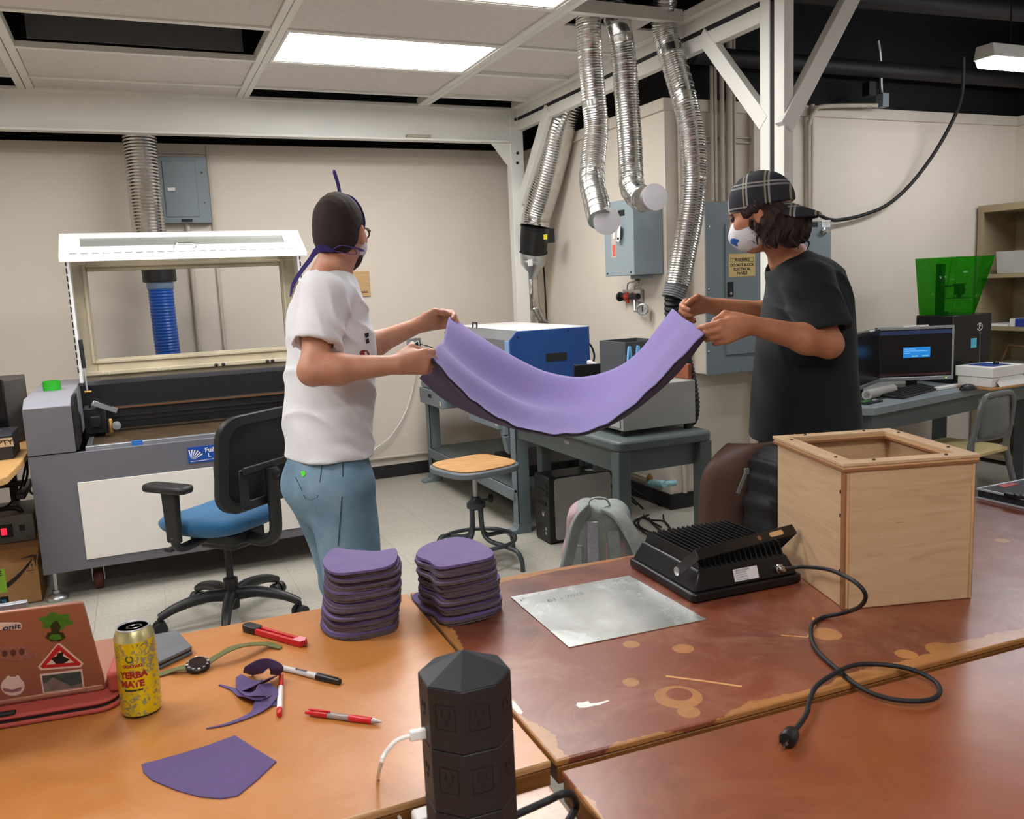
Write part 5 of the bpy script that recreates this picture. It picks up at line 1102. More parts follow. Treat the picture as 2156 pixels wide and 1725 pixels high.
mb = MB(); mb.tube(fr_, .016, 10); part('frame', mb, M_cm, mc)
for s in (-1, 1):
    mb = MB(); mb.tube(spline([MC(s * .165, .0, .52), MC(s * .17, -.01, .40), MC(s * .18, -.06, .2), MC(s * .19, -.10, 0)], 5), .016, 10); part('leg', mb, M_cm, mc)
mb = MB(); G = [[MC(u, -.04 + .03 * (1 - (u / .15) ** 2) * -1 + .02, z) for z in np.linspace(.535, .75, 6)] for u in np.linspace(-.148, .148, 9)]; mb.grid(G); bk_ = part('backrest', mb, M_cm, mc); bk_.modifiers.new('t', 'SOLIDIFY').thickness = .006
mb = MB(); mb.tube([MC(u, -.01 - .03 * (1 - (u / .16) ** 2), .53) for u in np.linspace(-.165, .165, 9)], .012, 8); part('back_rail', mb, M_cm, mc)
mb = MB(); mb.prism([MC(u, v, 0)[:2] for u, v in rrect(-.19, .19, -.02, .36, .05, 4)], .432, .456); part('seat', mb, M_ctan, mc, 0.006)

# ================================================================== bookcase on the right wall
M_bk = mat('tan_steel', (158, 142, 110), 0.5, var=0.04)
bkc = thing('bookcase', (5.85, 3.9, 0), 'tan steel bookcase with open shelves against the side wall', 'bookcase')
bx0, bx1, yy0, yy1, H = 5.63, 6.02, 3.48, 4.395, 1.86
for y in (yy0, yy1 - .02):
    mb = MB(); mb.box(bx0, bx1, y, y + .02, 0, H); part('side_panel', mb, M_bk, bkc, 0.002)
mb = MB(); mb.box(bx1 - .01, bx1, yy0 + .02, yy1 - .02, 0, H); part('back_panel', mb, M_bk, bkc)
mb = MB(); mb.box(bx0 - .002, bx1, yy0, yy1, H - .05, H); part('top_panel', mb, M_bk, bkc, 0.002)
for z in (1.372, 1.0, .66, .33, .06):
    mb = MB(); mb.box(bx0, bx1 - .01, yy0 + .02, yy1 - .02, z - .028, z); part('shelf', mb, M_bk, bkc, 0.002)
for y in (yy0 + .02, yy1 - .045):
    mb = MB(); mb.box(bx0 - .002, bx0 + .012, y, y + .025, .06, H - .05); part('front_strip', mb, M_bk, bkc)
def clear_bin(): 
    mb = MB(); mb.frame(0, 1, 0, 1, .03, 0, 1); return mb
mb = MB(); mb.box(5.66, 5.9, 3.75, 4.25, 1.374, 1.378); mb.prism([(5.66, 1.378), (5.64, 1.53), (5.645, 1.53), (5.665, 1.378)], 3.75, 4.25, 'y'); mb.prism([(5.9, 1.378), (5.92, 1.53), (5.915, 1.53), (5.895, 1.378)], 3.75, 4.25, 'y'); mb.box(5.66, 5.9, 4.245, 4.25, 1.378, 1.53); mb.box(5.66, 5.9, 3.75, 3.755, 1.378, 1.53)
single('storage_bin', mb, mat('frosted_plastic', (206, 204, 198), 0.35, var=0.03, alpha=0.6), 'frosted clear bin on the upper shelf of the tan bookcase', 'bin')
mb = MB(); mb.box(5.66, 5.80, 4.02, 4.10, 1.001, 1.055); single('small_carton', mb, mat('carton_blue', (38, 60, 150), 0.5), 'small blue carton on the middle bookcase shelf', 'carton', bevel=0.002)
mb = MB(); mb.box(5.66, 5.80, 4.101, 4.14, 1.001, 1.055); single('small_carton', mb, M_white, 'small white carton beside the blue one on the bookcase shelf', 'carton', bevel=0.002)
mb = MB(); mb.box(5.65, 5.88, 4.15, 4.33, 1.001, 1.016); single('paper_pile', mb, M_white, 'low pile of papers on the middle bookcase shelf', 'papers', bevel=0.002)
mb = MB(); mb.box(5.64, 5.95, 3.55, 4.34, .661, .73); single('white_sheets', mb, M_white, 'thick stack of white boards on the lower bookcase shelf', 'boards', bevel=0.003)
mb = MB(); mb.prism([(3.95, .74), (4.0, .86), (4.02, .86), (4.12, .74)], 5.62, 5.66, 'x'); mb = MB(); mb.tube([(5.66, 3.96, .731), (5.66, 4.0, .86), (5.66, 4.14, .87), (5.66, 4.2, .731)], .008, 8); single('wire_stand', mb, M_copper, 'copper coloured wire stand on the white boards', 'stand')
# ================================================================== the work tables
ZT1 = .745
def tabletop_mat(name, base, dark, tan, wear_edges, spots, rough, patch=0.0, seed=0.0, holes=(), stains=(), scuff=None):
    m = mat(name, base, rough, var=0); g = NT(m); geo = g.n('ShaderNodeNewGeometry'); pos = geo.outputs['Position']
    sep = g.n('ShaderNodeSeparateXYZ'); g.l(pos, sep.inputs[0])
    n1 = g.noise(pos, 2.3 + seed, 5, 0.6); n2 = g.noise(pos, 9, 6, 0.65); n3 = g.noise(pos, 45, 4, 0.7)
    c = g.ramp(n1, [(.30, lin(dark)), (.55, lin(base)), (.8, lin(base))])
    c = g.mix(g.math('MULTIPLY', n3, .22), c, lin(dark))
    if scuff: c = g.mix(g.math('MULTIPLY', g.ramp(g.noise(pos, 5.5, 6, .75, .8), [(.46, (0, 0, 0, 1)), (.68, (1, 1, 1, 1))]), .6), c, lin(scuff))
    def dist(x, y, k=.012):
        v = g.n('ShaderNodeVectorMath', operation='DISTANCE'); g.l(pos, v.inputs[0]); v.inputs[1].default_value = (x, y, ZT1); return g.math('ADD', v.outputs['Value'], g.math('MULTIPLY', g.math('SUBTRACT', n2, .5), k))
    for x, y, r in stains:
        mr = g.n('ShaderNodeMapRange'); g.l(dist(x, y, .09), mr.inputs[0]); mr.inputs[1].default_value = r * .35; mr.inputs[2].default_value = r; mr.inputs[3].default_value = .55; mr.inputs[4].default_value = 0; c = g.mix(mr.outputs[0], c, lin((74, 40, 28)))
    w = None
    def acc(v):
        nonlocal w
        w = v if w is None else g.math('MAXIMUM', w, v)
    for axis, val, width, sgn in wear_edges:
        d = g.math('MULTIPLY', g.math('SUBTRACT', sep.outputs[axis], val), sgn)
        d = g.math('ADD', d, g.math('MULTIPLY', g.math('SUBTRACT', n2, .5), width * 2.4))
        acc(g.math('LESS_THAN', d, width * .5))
    for x, y, r in spots:
        v = g.n('ShaderNodeVectorMath', operation='DISTANCE'); g.l(pos, v.inputs[0]); v.inputs[1].default_value = (x, y, ZT1)
        d = g.math('ADD', v.outputs['Value'], g.math('MULTIPLY', g.math('SUBTRACT', n2, .5), .012))
        acc(g.math('LESS_THAN', d, r))
    for x, y, r in holes: w = g.math('MULTIPLY', w, g.math('GREATER_THAN', dist(x, y, .006), r))
    if patch: acc(g.math('GREATER_THAN', g.noise(pos, 3.1, 6, .7, .6), patch))
    if w is not None: c = g.mix(w, c, g.ramp(n3, [(.3, lin(tuple(v * .88 for v in tan))), (.7, lin(tan))]))
    g.l(c, g.p.inputs['Base Color']); g.p.inputs['Coat Weight'].default_value = .35; g.p.inputs['Coat Roughness'].default_value = .24
    rr = g.n('ShaderNodeMapRange'); g.l(n2, rr.inputs[0]); rr.inputs[3].default_value = rough - .06; rr.inputs[4].default_value = rough + .16; g.l(rr.outputs[0], g.p.inputs['Roughness'])
    return m
def sp_(px, py, r): p = onZ(px, py, ZT1); return (p[0], p[1], r)
M_t1 = tabletop_mat('orange_table_laminate', (186, 121, 60), (168, 105, 46), (192, 146, 98), [(1, 1.075, .006, 1)], [], .32, seed=.4, scuff=(196, 138, 90))
M_t2 = tabletop_mat('worn_red_table', (130, 66, 40), (98, 48, 34), (176, 120, 66), [(1, 1.052, .034, 1), (1, 1.835, .022, -1), (0, .515, .034, 1)],
    [sp_(1330, 1357, .017), sp_(1438, 1366, .020), sp_(1327, 1437, .015), sp_(1428, 1468, .040), sp_(1450, 1500, .02), sp_(2110, 1138, .018), sp_(1740, 1335, .03), sp_(1908, 1378, .02), sp_(1985, 1368, .03)], .30, .72, holes=[sp_(1430, 1462, .022)], stains=[sp_(985, 1312, .12), sp_(1110, 1238, .07), sp_(1180, 1208, .06), sp_(1240, 1200, .05), sp_(1120, 1330, .05)], scuff=(158, 112, 88))
M_t4 = tabletop_mat('red_brown_table', (134, 70, 38), (114, 58, 34), (176, 120, 70), [(0, .50, .02, 1)], [], .30, seed=1.1, scuff=(144, 88, 56))
M_t3 = tabletop_mat('pale_worn_table', (178, 132, 112), (150, 98, 80), (204, 168, 140), [], [], .25, .52)
M_tedge = mat('table_edge_wood', (126, 78, 36), .5, var=.2, vscale=12, stretch=(1, 8, 8))
M_tleg = mat('table_leg_paint', (96, 66, 44), .5)
def table(name, poly, z, th, m, label, legs):
    c = np.mean(np.array(poly), 0); t = thing(name, (c[0], c[1], 0), label, 'table', 'tables pushed together')
    mb = MB(); mb.prism(poly, z - .012, z); part('tabletop', mb, m, t, 0.003)
    mb = MB(); mb.prism([(c[0] + (x - c[0]) * .998, c[1] + (y - c[1]) * .998) for x, y in poly], z - th, z - .0122); part('edge_core', mb, M_tedge, t, 0.002)
    for x, y in legs:
        mb = MB(); mb.box(x - .035, x + .035, y - .035, y + .035, 0, z - th); part('leg', mb, M_tleg, t, 0.004)
    return t
table('work_table', [(-1.5, 1.075), (.503, 1.0725), (.520, 1.868), (.45, 1.878), (-1.5, 1.915)], ZT1, .04, M_t1, 'orange topped work table under the laptop, can and taller fabric stack', [(-.1, 1.18), (.40, 1.18), (-1.2, 1.8), (.40, 1.76)])
WT2 = table('work_table', [(.509, 1.070), (2.95, .965), (2.95, 1.74), (.527, 1.868)], ZT1, .04, M_t2, 'worn red brown work table under the plywood box and floodlight', [(.65, 1.18), (2.8, 1.1), (2.8, 1.65), (.65, 1.75)])
table('work_table', [(.508, 1.052), (.455, .0), (2.9, -.10), (2.95, .950)], ZT1 - .006, .05, M_t4, 'smooth red brown work table with the loose plug lying on it', [(.75, .2), (2.7, .1), (2.7, .8), (.75, .9)])
table('work_table', [(-1.5, 1.055), (.488, 1.052), (.440, .0), (-1.5, .0)], ZT1 - .022, .04, M_t3, 'pale worn work table carrying the black power tower', [(-1.2, .15), (.30, .15), (-1.2, .9), (.36, .93)])
ZT3 = ZT1 - .022
M_scr1 = mat('bare_wood_scratch', (200, 146, 90), .6, var=.1); M_whitepaint = mat('white_paint_smear', (226, 222, 214), .5, var=.1)
def scratch(pts, w, m, label, z=ZT1):
    P = [onZ(x, y, z + .0003) for x, y in pts]; mb = MB()
    for a, b in zip(P[:-1], P[1:]): mb.bar(a, b, w, .0004)
    part('scratch' if m is M_scr1 else 'paint_smear', mb, m, WT2, label=label)
scratch([(1402, 1424), (1480, 1434), (1562, 1446)], .006, M_scr1, 'straight pale scratch in the worn table beside the ring mark')
scratch([(1645, 1338), (1700, 1342), (1716, 1318), (1712, 1300)], .004, M_scr1, 'crooked pale scratch in the worn table beside the power cord')
for pxs_ in ([(1213, 1486), (1216, 1480), (1228, 1480), (1238, 1477), (1243, 1482), (1258, 1481), (1280, 1475), (1283, 1477), (1262, 1485), (1246, 1488), (1234, 1491), (1220, 1491)], [(1072, 1476), (1080, 1476), (1090, 1486), (1101, 1500), (1099, 1505), (1090, 1503), (1080, 1492), (1073, 1484)]):
    mb = MB(); mb.prism([tuple(onZ(x, y, ZT1)[:2]) for x, y in pxs_], ZT1 + .0001, ZT1 + .0005); part('paint_smear', mb, M_whitepaint, WT2)


# ================================================================== plywood box
M_plyb = mat('birch_plywood', (196, 154, 110), .55, var=0); g = NT(M_plyb); tc = g.n('ShaderNodeTexCoord')
mp = g.n('ShaderNodeMapping'); mp.inputs['Scale'].default_value = (1.5, 1.5, 16); g.l(tc.outputs['Object'], mp.inputs[0]); nn = g.noise(mp.outputs[0], 3.0, 6, .62, 1.2)
mp2 = g.n('ShaderNodeMapping'); mp2.inputs['Scale'].default_value = (5, 5, 70); g.l(tc.outputs['Object'], mp2.inputs[0]); n5 = g.noise(mp2.outputs[0], 2.2, 3, .5, .5)
cc = g.ramp(nn, [(.25, lin((186, 152, 116))), (.5, lin((200, 168, 132))), (.75, lin((208, 178, 142)))])
cc = g.mix(g.math('GREATER_THAN', n5, .735), cc, lin((150, 100, 62))); g.l(cc, g.p.inputs['Base Color'])
M_plyd = mat('ply_edge_dark', (142, 96, 62), .6, var=.15, vscale=20, stretch=(1, 1, 40)); M_plye = mat('ply_edge_light', (206, 164, 118), .6, var=.08)
ba = math.radians(-16.8); bo = (1.295, 1.296); BW, BD, BH = .292, .332, .314
TBx = Matrix.Translation((bo[0], bo[1], ZT1)) @ Matrix.Rotation(ba, 4, 'Z')
pb = thing('plywood_box', (1.45, 1.42, ZT1), 'open topped plywood box with a rim frame on the worn table', 'box')
def bpart(name, x0, x1, y0, y1, z0, z1, m, bv=.0012, parent=None): mb = MB(); mb.box(x0, x1, y0, y1, z0, z1, TBx); return part(name, mb, m, parent or pb, bv)
t_ = .009
bpart('front_panel', .012, BW - .010, 0, t_, .001, BH - .018, M_plyb); bpart('back_panel', .012, BW - .010, BD - t_, BD, .001, BH - .018, M_plyb)
bpart('side_panel', .004, .004 + t_, .006, BD - .004, .001, BH - .018, M_plyb); bpart('side_panel', BW - .004 - t_, BW - .004, .006, BD - .004, .001, BH - .018, M_plyb)
bpart('bottom_panel', .013, BW - .013, .009, BD - .009, .004, .012, M_plyb)
for x0, x1 in ((-.001, .005), (.005, .012)):
    bpart('corner_strip', x0, x1, -.002 if x0 < 0 else .001, .012, .001, BH - .018, M_plyd if x0 < 0 else M_plye)
for x0, x1 in ((BW - .010, BW - .004), (BW - .004, BW)):
    bpart('corner_strip', x0, x1, -.0015 if x0 < BW - .005 else .003, .012, .001, BH - .018, M_plye if x0 < BW - .005 else M_plyd)
# rim frame made of two layers
for z0, z1, o, m in ((BH - .018, BH - .0125, 0, M_plyd), (BH - .0125, BH - .0065, .001, M_plye), (BH - .0065, BH, -.001, M_plyb)):
    fw = .029
    for a in ((-.004 + o, BW + .004 - o, -.004 + o, fw), (-.004 + o, BW + .004 - o, BD - fw, BD + .004 - o), (-.004 + o, fw, fw, BD - fw), (BW - fw, BW + .004 - o, fw, BD - fw)):
        bpart('rim_strip', a[0], a[1], a[2], a[3], z0, z1, m, .0008)
for x, y in ((.012, .06), (.012, .27), (.07, .012), (.23, .012), (.28, .08), (.28, .27), (.07, .32), (.22, .32)):
    mb = MB(); mb.lathe([(.0036, 0), (.0036, .0015), (.0025, .0028), (0, .0028)], TBx @ Vector((x, y, BH)), 10); part('rim_screw', mb, M_bolt, pb)
for z in (.08, .2, .25):
    mb = MB(); mb.lathe([(.004, 0), (.004, .003), (0, .004)], TBx @ Vector((.004, .018, z)), 8, TBx.to_3x3() @ Vector((-1, 0, 0))); part('side_screw', mb, M_bolt, pb)

# ================================================================== floodlight
M_fl = mat('black_diecast', (20, 20, 22), .35, var=.1, vscale=30, bump=.1, bscale=300); M_flgl = mat('floodlight_glass', (60, 66, 66), .1, var=0)
fa = math.radians(-3); TF = Matrix.Translation((1.046, 1.475, ZT1)) @ Matrix.Rotation(fa, 4, 'Z'); FW, FD = .292, .292
fl = thing('floodlight', (1.19, 1.62, ZT1), 'black floodlight with cooling fins lying face down, its bracket tilted up', 'floodlight')
mb = MB(); mb.prism(rrect(0, FW, 0, FD, .012, 4), .003, .022, 'z', TF); part('glass_frame', mb, M_fl, fl, .003)
mb = MB(); mb.prism(rrect(.02, FW - .02, .02, FD - .02, .01, 3), .0005, .003, 'z', TF); part('glass', mb, M_flgl, fl)
mb = MB(); n = 4; lo_ = [(.008, .008), (FW - .008, .008), (FW - .008, FD - .008), (.008, FD - .008)]; hi_ = [(.028, .022), (FW - .028, .022), (FW - .028, FD - .022), (.028, FD - .022)]
mb.add([(x, y, .022) for x, y in lo_] + [(x, y, .066) for x, y in hi_], [(0, 3, 2, 1), (4, 5, 6, 7), (0, 1, 5, 4), (1, 2, 6, 5), (2, 3, 7, 6), (3, 0, 4, 7)], TF); bdy = part('body', mb, M_fl, fl, .004)
for k in range(17):
    x = .036 + k * (FW - .072) / 16
    mb = MB(); mb.add([(x - .0022, .018, .05), (x + .0022, .018, .05), (x + .0018, FD - .018, .05), (x - .0018, FD - .018, .05), (x - .0012, .040, .094), (x + .0012, .040, .094), (x + .0012, FD - .04, .094), (x - .0012, FD - .04, .094)], [(0, 3, 2, 1), (4, 5, 6, 7), (0, 1, 5, 4), (1, 2, 6, 5), (2, 3, 7, 6), (3, 0, 4, 7)], TF); part('fin', mb, M_fl, bdy)
cA = onX(1467, 1160, 1.045); cB = onX(1672, 1122, 1.345); cA, cB = Vector(cA), Vector(cB)
pvA = Vector(onX(1427, 1203, 1.043)); pvB = TF @ Vector((FW - .01, .10, .05))
zx = (cA.z + cB.z) / 2; cA.z = cB.z = zx
up_ = (cA - pvA).normalized(); bk = MB(); bk.bar(cA, cB, .024, .003, up_); br = part('bracket', bk, M_fl, fl, .001)
for e_, pv in ((cA, pvA), (cB, pvB)):
    mb = MB(); mb.bar(pv, e_ + up_ * .001, .024, .003, (1, 0, 0)); part('bracket_arm', mb, M_fl, br, .001)
    mb = MB(); mb.lathe([(.010, -.006), (.010, .004), (.006, .006), (0, .006)], pv, 14, (-1 if pv is pvA else 1, 0, 0)); part('pivot_bolt', mb, M_galv, br)
dr_ = (cB - cA); nr_ = up_.normalized(); wd_ = dr_.cross(up_).normalized()
if nr_.dot(Vector(CAMP) - cA) < 0: nr_ = -nr_
for f_, w_ in ((.62, .005), (.80, .016)):
    c0 = cA + dr_ * f_ + nr_ * .0019; dd = dr_.normalized(); mb = MB(); mb.add([c0 + dd * (w_ * (1 if math.cos(t) > 0 else -1) * (1 if w_ > .01 else 0) + .006 * math.cos(t)) + wd_ * (.006 * math.sin(t)) for t in np.linspace(0, 2 * PI, 21)[:-1]], [tuple(range(20))]); part('bracket_slot', mb, M_t2 if w_ < .01 else M_plye, br)
mb = MB(); mb.box(.115, .178, -.001, .001, -.0, .027, TF @ TR((0, .0093, .030), x=math.radians(-18))); pl = part('rating_label', mb, mat('label_white', (222, 222, 226), .5, var=0), fl)
TL = TF @ TR((.1465, .0128, .0435), x=math.radians(90 - 18))
for i, (tx, sz) in enumerate((('GLORIOUS-LITE', .0052), ('Model: FL200W', .0042), ('Input: AC 85-265V', .0038), ('Power: 200W  IP66', .0038), ('CT: 6000K  Beam: 120', .0034))):
    part('lettering', text_mb(tx, sz, TL @ Matrix.Translation((-.028, .0095 - .005 * i, .0016)), 'LEFT'), M_inkblack, pl)
gl = TF @ Vector((.232, .012, .042)); mb = MB(); mb.lathe([(.011, -.004), (.011, .006), (.008, .008), (.0075, .016), (.005, .02), (0, .02)], gl, 14, (.1, -1, .1)); part('cable_gland', mb, M_chrome, fl)
cp = [gl, gl + Vector((.012, -.022, .004)), onZ(1690, 1194, .800), onZ(1745, 1200, .850), onZ(1797, 1224, .868), onZ(1822, 1252, .85), onZ(1811, 1277, .81), onZ(1776, 1291, .765), onZ(1737, 1299, .7495), onZ(1712, 1313, .7495), onZ(1708, 1340, .7495), onZ(1722, 1372, .7495), onZ(1765, 1412, .7495), onZ(1815, 1450, .7495), onZ(1870, 1471, .7495), onZ(1930, 1477, .7495), onZ(1968, 1470, .7495), onZ(1979, 1452, .750), onZ(1962, 1430, .752), onZ(1915, 1409, .755), onZ(1860, 1400, .757), onZ(1805, 1400, .758), onZ(1765, 1414, .7585), onZ(1722, 1442, .754), onZ(1706, 1470, .7505), onZ(1697, 1505, .7495), onZ(1672, 1540, .7485)]
mb = MB(); mb.tube([tuple(p) for p in spline(cp, 7)], .0042, 10); cord = part('power_cord', mb, M_rubber, fl)
pa, pb_ = Vector(onZ(1674, 1536, .752)), Vector(onZ(1645, 1572, .753)); ax = (pb_ - pa).normalized()
mb = MB(); mb.lathe([(.005, 0), (.007, .008), (.012, .014), (.013, .036), (.011, .04), (0, .04)], pa, 14, ax); plg = part('plug', mb, M_black, cord)
sd = ax.cross(Vector((0, 0, 1))).normalized()
for s_ in (-.0055, .0055):
    mb = MB(); mb.bar(pa + ax * .038 + sd * s_ + Vector((0, 0, .003)), pa + ax * .055 + sd * s_ + Vector((0, 0, .003)), .0016, .006); part('prong', mb, M_chrome, plg)
mb = MB(); mb.tube([pa + ax * .038 - Vector((0, 0, .004)), pa + ax * .056 - Vector((0, 0, .004))], .0022, 8); part('ground_pin', mb, M_chrome, plg)

# ================================================================== sheet of aluminium
m = mat('aluminium_sheet_metal', (188, 192, 190), .26, metal=.8, var=0); g = NT(m); tc = g.n('ShaderNodeTexCoord')
n1 = g.noise(tc.outputs['Object'], 12, 5, .6); g.l(g.ramp(n1, [(.3, lin((196, 200, 198))), (.7, lin((226, 230, 228)))]), g.p.inputs['Base Color'])
n2 = g.noise(tc.outputs['Object'], 5, 5, .7, .8); rr = g.n('ShaderNodeMapRange'); g.l(n2, rr.inputs[0]); rr.inputs[3].default_value = .12; rr.inputs[4].default_value = .42; g.l(rr.outputs[0], g.p.inputs['Roughness'])
poly = [tuple(onZ(x, y, ZT1 + .001)[:2]) for x, y in ((1075, 1258), (1325, 1213), (1487, 1305), (1198, 1364))]
sht = thing('metal_sheet', (.87, 1.56, ZT1), 'square sheet of scuffed bare aluminium on the worn table', 'metal sheet')
mb = MB(); mb.prism(poly, ZT1 + .0004, ZT1 + .0024); part('sheet', mb, m, sht, .0004)
pz = ZT1 + .0026; T_ = face_T(onZ(1190, 1258, pz), onZ(1240, 1246, pz) - onZ(1140, 1268, pz), onZ(1130, 1240, pz) - onZ(1180, 1280, pz))
M_pencil = mat('marker_grey', (110, 116, 116), .5, var=0)
part('handwriting', text_mb('B1 - 7075', .024, T_, shear=.2), M_pencil, sht); part('handwriting', text_mb('1"', .02, face_T(onZ(1100, 1264, pz), onZ(1240, 1246, pz) - onZ(1140, 1268, pz), onZ(1130, 1240, pz) - onZ(1180, 1280, pz))), M_pencil, sht)

# ================================================================== fabric pieces
M_pur = mat('purple_fabric', (106, 90, 138), .9, var=.06, vscale=60, bump=.12, bscale=500, sheen=.15)
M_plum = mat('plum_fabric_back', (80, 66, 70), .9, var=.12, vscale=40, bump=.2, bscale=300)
M_pur2 = mat('purple_fabric_deep', (90, 74, 118), .9, var=.06, vscale=60, bump=.12, bscale=500)
def fabric_mesh(outline, wav, seed, th=.0042, top=M_pur):
    """thin slab of cloth with a gently waving edge, purple above and plum on the side"""
    r_ = random.Random(seed); c = np.mean(outline, 0); O = np.array(spline([(x, y, 0) for x, y in outline], 4, closed=True))[:, :2]; n = len(O)
    ph = [r_.uniform(0, 6) for _ in range(3)]; mb = MB(); rings = []
    for f in (1.0, .93, .7, .35):
        rings.append([(c[0] + (x - c[0]) * f, c[1] + (y - c[1]) * f, (f ** 3) * wav * (math.sin(2 * 2 * PI * k / n + ph[0]) + .6 * math.sin(5 * 2 * PI * k / n + ph[1]) - .5)) for k, (x, y) in enumerate(O)])
    vs = [p for rg in rings for p in rg] + [(c[0], c[1], 0)]; m_ = len(rings)
    tf = [(i * n + k, i * n + (k + 1) % n, (i + 1) * n + (k + 1) % n, (i + 1) * n + k) for i in range(m_ - 1) for k in range(n)] + [((m_ - 1) * n + k, (m_ - 1) * n + (k + 1) % n, m_ * n) for k in range(n)]
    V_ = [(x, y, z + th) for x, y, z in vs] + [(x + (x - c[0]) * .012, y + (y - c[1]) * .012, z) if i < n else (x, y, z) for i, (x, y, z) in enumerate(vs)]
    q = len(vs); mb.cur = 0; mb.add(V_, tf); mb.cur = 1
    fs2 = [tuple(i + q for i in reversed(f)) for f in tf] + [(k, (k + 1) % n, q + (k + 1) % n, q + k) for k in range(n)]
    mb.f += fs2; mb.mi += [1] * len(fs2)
    return mb, c
def outline(px, z): return [tuple(onZ(x, y, z)[:2]) for x, y in px]
o1 = outline([(833, 1153), (795, 1161), (745, 1159), (708, 1160), (688, 1172), (685, 1189), (704, 1202), (745, 1208), (792, 1201), (836, 1187)], .885)
o2 = outline([(878, 1165), (908, 1146), (950, 1135), (1002, 1138), (1035, 1155), (1040, 1170), (1000, 1188), (930, 1195), (906, 1181)], .875)
def fabric_stack(o, n, z1, label, group, lean):
    vs = []
    for s in range(4):
        mb, c = fabric_mesh(o, .0022, n); mb.v = [(x - c[0], y - c[1], z) for x, y, z in mb.v]
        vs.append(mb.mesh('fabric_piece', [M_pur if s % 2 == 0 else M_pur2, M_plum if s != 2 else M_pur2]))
    h = (z1 - ZT1) / n
    for k in range(n):
        f = k / (n - 1); ob = link('fabric_piece', vs[(k * 7) % 4], None, (c[0] + lean[0] * (1 - f) + rnd.uniform(-.004, .004), c[1] + lean[1] * (1 - f) + rnd.uniform(-.004, .004), ZT1 + .001 + h * k))
        ob.rotation_euler.z = rnd.uniform(-.05, .05); s_ = 1 + .035 * math.sin(k * 1.7) + .03 * (1 - f); ob.scale = (s_, s_, h / .0042 * .92)
        tag(ob, label if k < n - 1 else label.replace('purple cut fabric piece in', 'topmost purple fabric piece of'), 'fabric piece', group)
fabric_stack(o1, 27, .888, 'purple cut fabric piece in the taller stack on the orange table', 'fabric pieces in the taller stack', (-.012, .0))
fabric_stack(o2, 23, .878, 'purple cut fabric piece in the stack on the table joint', 'fabric pieces in the lower stack', (.008, .01))
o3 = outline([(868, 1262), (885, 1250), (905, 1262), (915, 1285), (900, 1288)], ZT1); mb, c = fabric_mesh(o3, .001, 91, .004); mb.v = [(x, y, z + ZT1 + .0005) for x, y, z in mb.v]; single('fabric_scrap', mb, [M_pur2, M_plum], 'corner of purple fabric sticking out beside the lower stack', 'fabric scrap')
O4 = [onZ(x, y, ZT1) for x, y in ((298, 1612), (330, 1604), (380, 1590), (440, 1571), (495, 1551), (540, 1580), (582, 1606), (540, 1646), (500, 1678), (465, 1684), (420, 1680), (370, 1666), (320, 1645), (302, 1628))]
mb = MB(); mb.cur = 0; poly = [(p[0], p[1]) for p in O4]; mb.prism(poly, ZT1 + .0003, ZT1 + .0022); o = single('fabric_piece', mb, M_pur2, 'single flat purple fabric piece lying alone on the orange table', 'fabric piece')
# knotted scrap with a long tail
def ribbon(name, pts, ws, m, label=None, parent=None, up=(0, 0, 1), th=.0012):
    mb = MB(); P = [Vector(p) for p in spline(pts, 6)]; n = len(P); W = np.interp(np.linspace(0, 1, n), np.linspace(0, 1, len(ws)), ws); vs = []
    for i, p in enumerate(P):
        tg = (P[min(i + 1, n - 1)] - P[max(i - 1, 0)]).normalized(); s_ = tg.cross(Vector(up)); s_.normalize(); u = s_.cross(tg)
        vs += [p + s_ * W[i] / 2 + u * th, p - s_ * W[i] / 2 + u * th, p - s_ * W[i] / 2, p + s_ * W[i] / 2]
    mb.add(vs, [(i * 4 + k, i * 4 + (k + 1) % 4, i * 4 + 4 + (k + 1) % 4, i * 4 + 4 + k) for i in range(n - 1) for k in range(4)] + [(0, 1, 2, 3), (4 * n - 1, 4 * n - 2, 4 * n - 3, 4 * n - 4)]); return mb
fs_ = thing('fabric_scrap', onZ(560, 1450, ZT1), 'crumpled purple fabric scrap with long tails beside the markers', 'fabric scrap')
Zs = lambda x, y, h=.001: onZ(x, y, ZT1 + h)
for pts, ws, u in (([Zs(434, 1535), Zs(480, 1525), Zs(530, 1505, .002), Zs(552, 1485, .006), Zs(566, 1462, .010), Zs(572, 1446, .016)], [.002, .008, .014, .03, .034, .012], (.2, .1, 1)),
                   ([Zs(462, 1443), Zs(490, 1452, .002), Zs(515, 1462, .006), Zs(545, 1458, .020), Zs(576, 1448, .010)], [.003, .008, .024, .034, .022], (.3, -.6, 1)),
                   ([Zs(503, 1424, .008), Zs(518, 1444, .006), Zs(545, 1440, .020), Zs(574, 1430, .010)], [.010, .034, .040, .024], (-.4, .5, 1)),
                   ([Zs(508, 1448, .002), Zs(535, 1466, .012), Zs(562, 1474, .004), Zs(570, 1488, .002)], [.02, .03, .034, .02], (.1, .7, 1)),
                   ([Zs(522, 1420, .004), Zs(534, 1412, .020), Zs(552, 1400, .034), Zs(566, 1398, .036), Zs(582, 1408, .026), Zs(578, 1422, .006)], [.018, .036, .03, .026, .026, .016], (.3, 1, .5))):
    part('cloth_strip', ribbon('r', pts, ws, M_pur2, up=u), M_pur2, fs_)

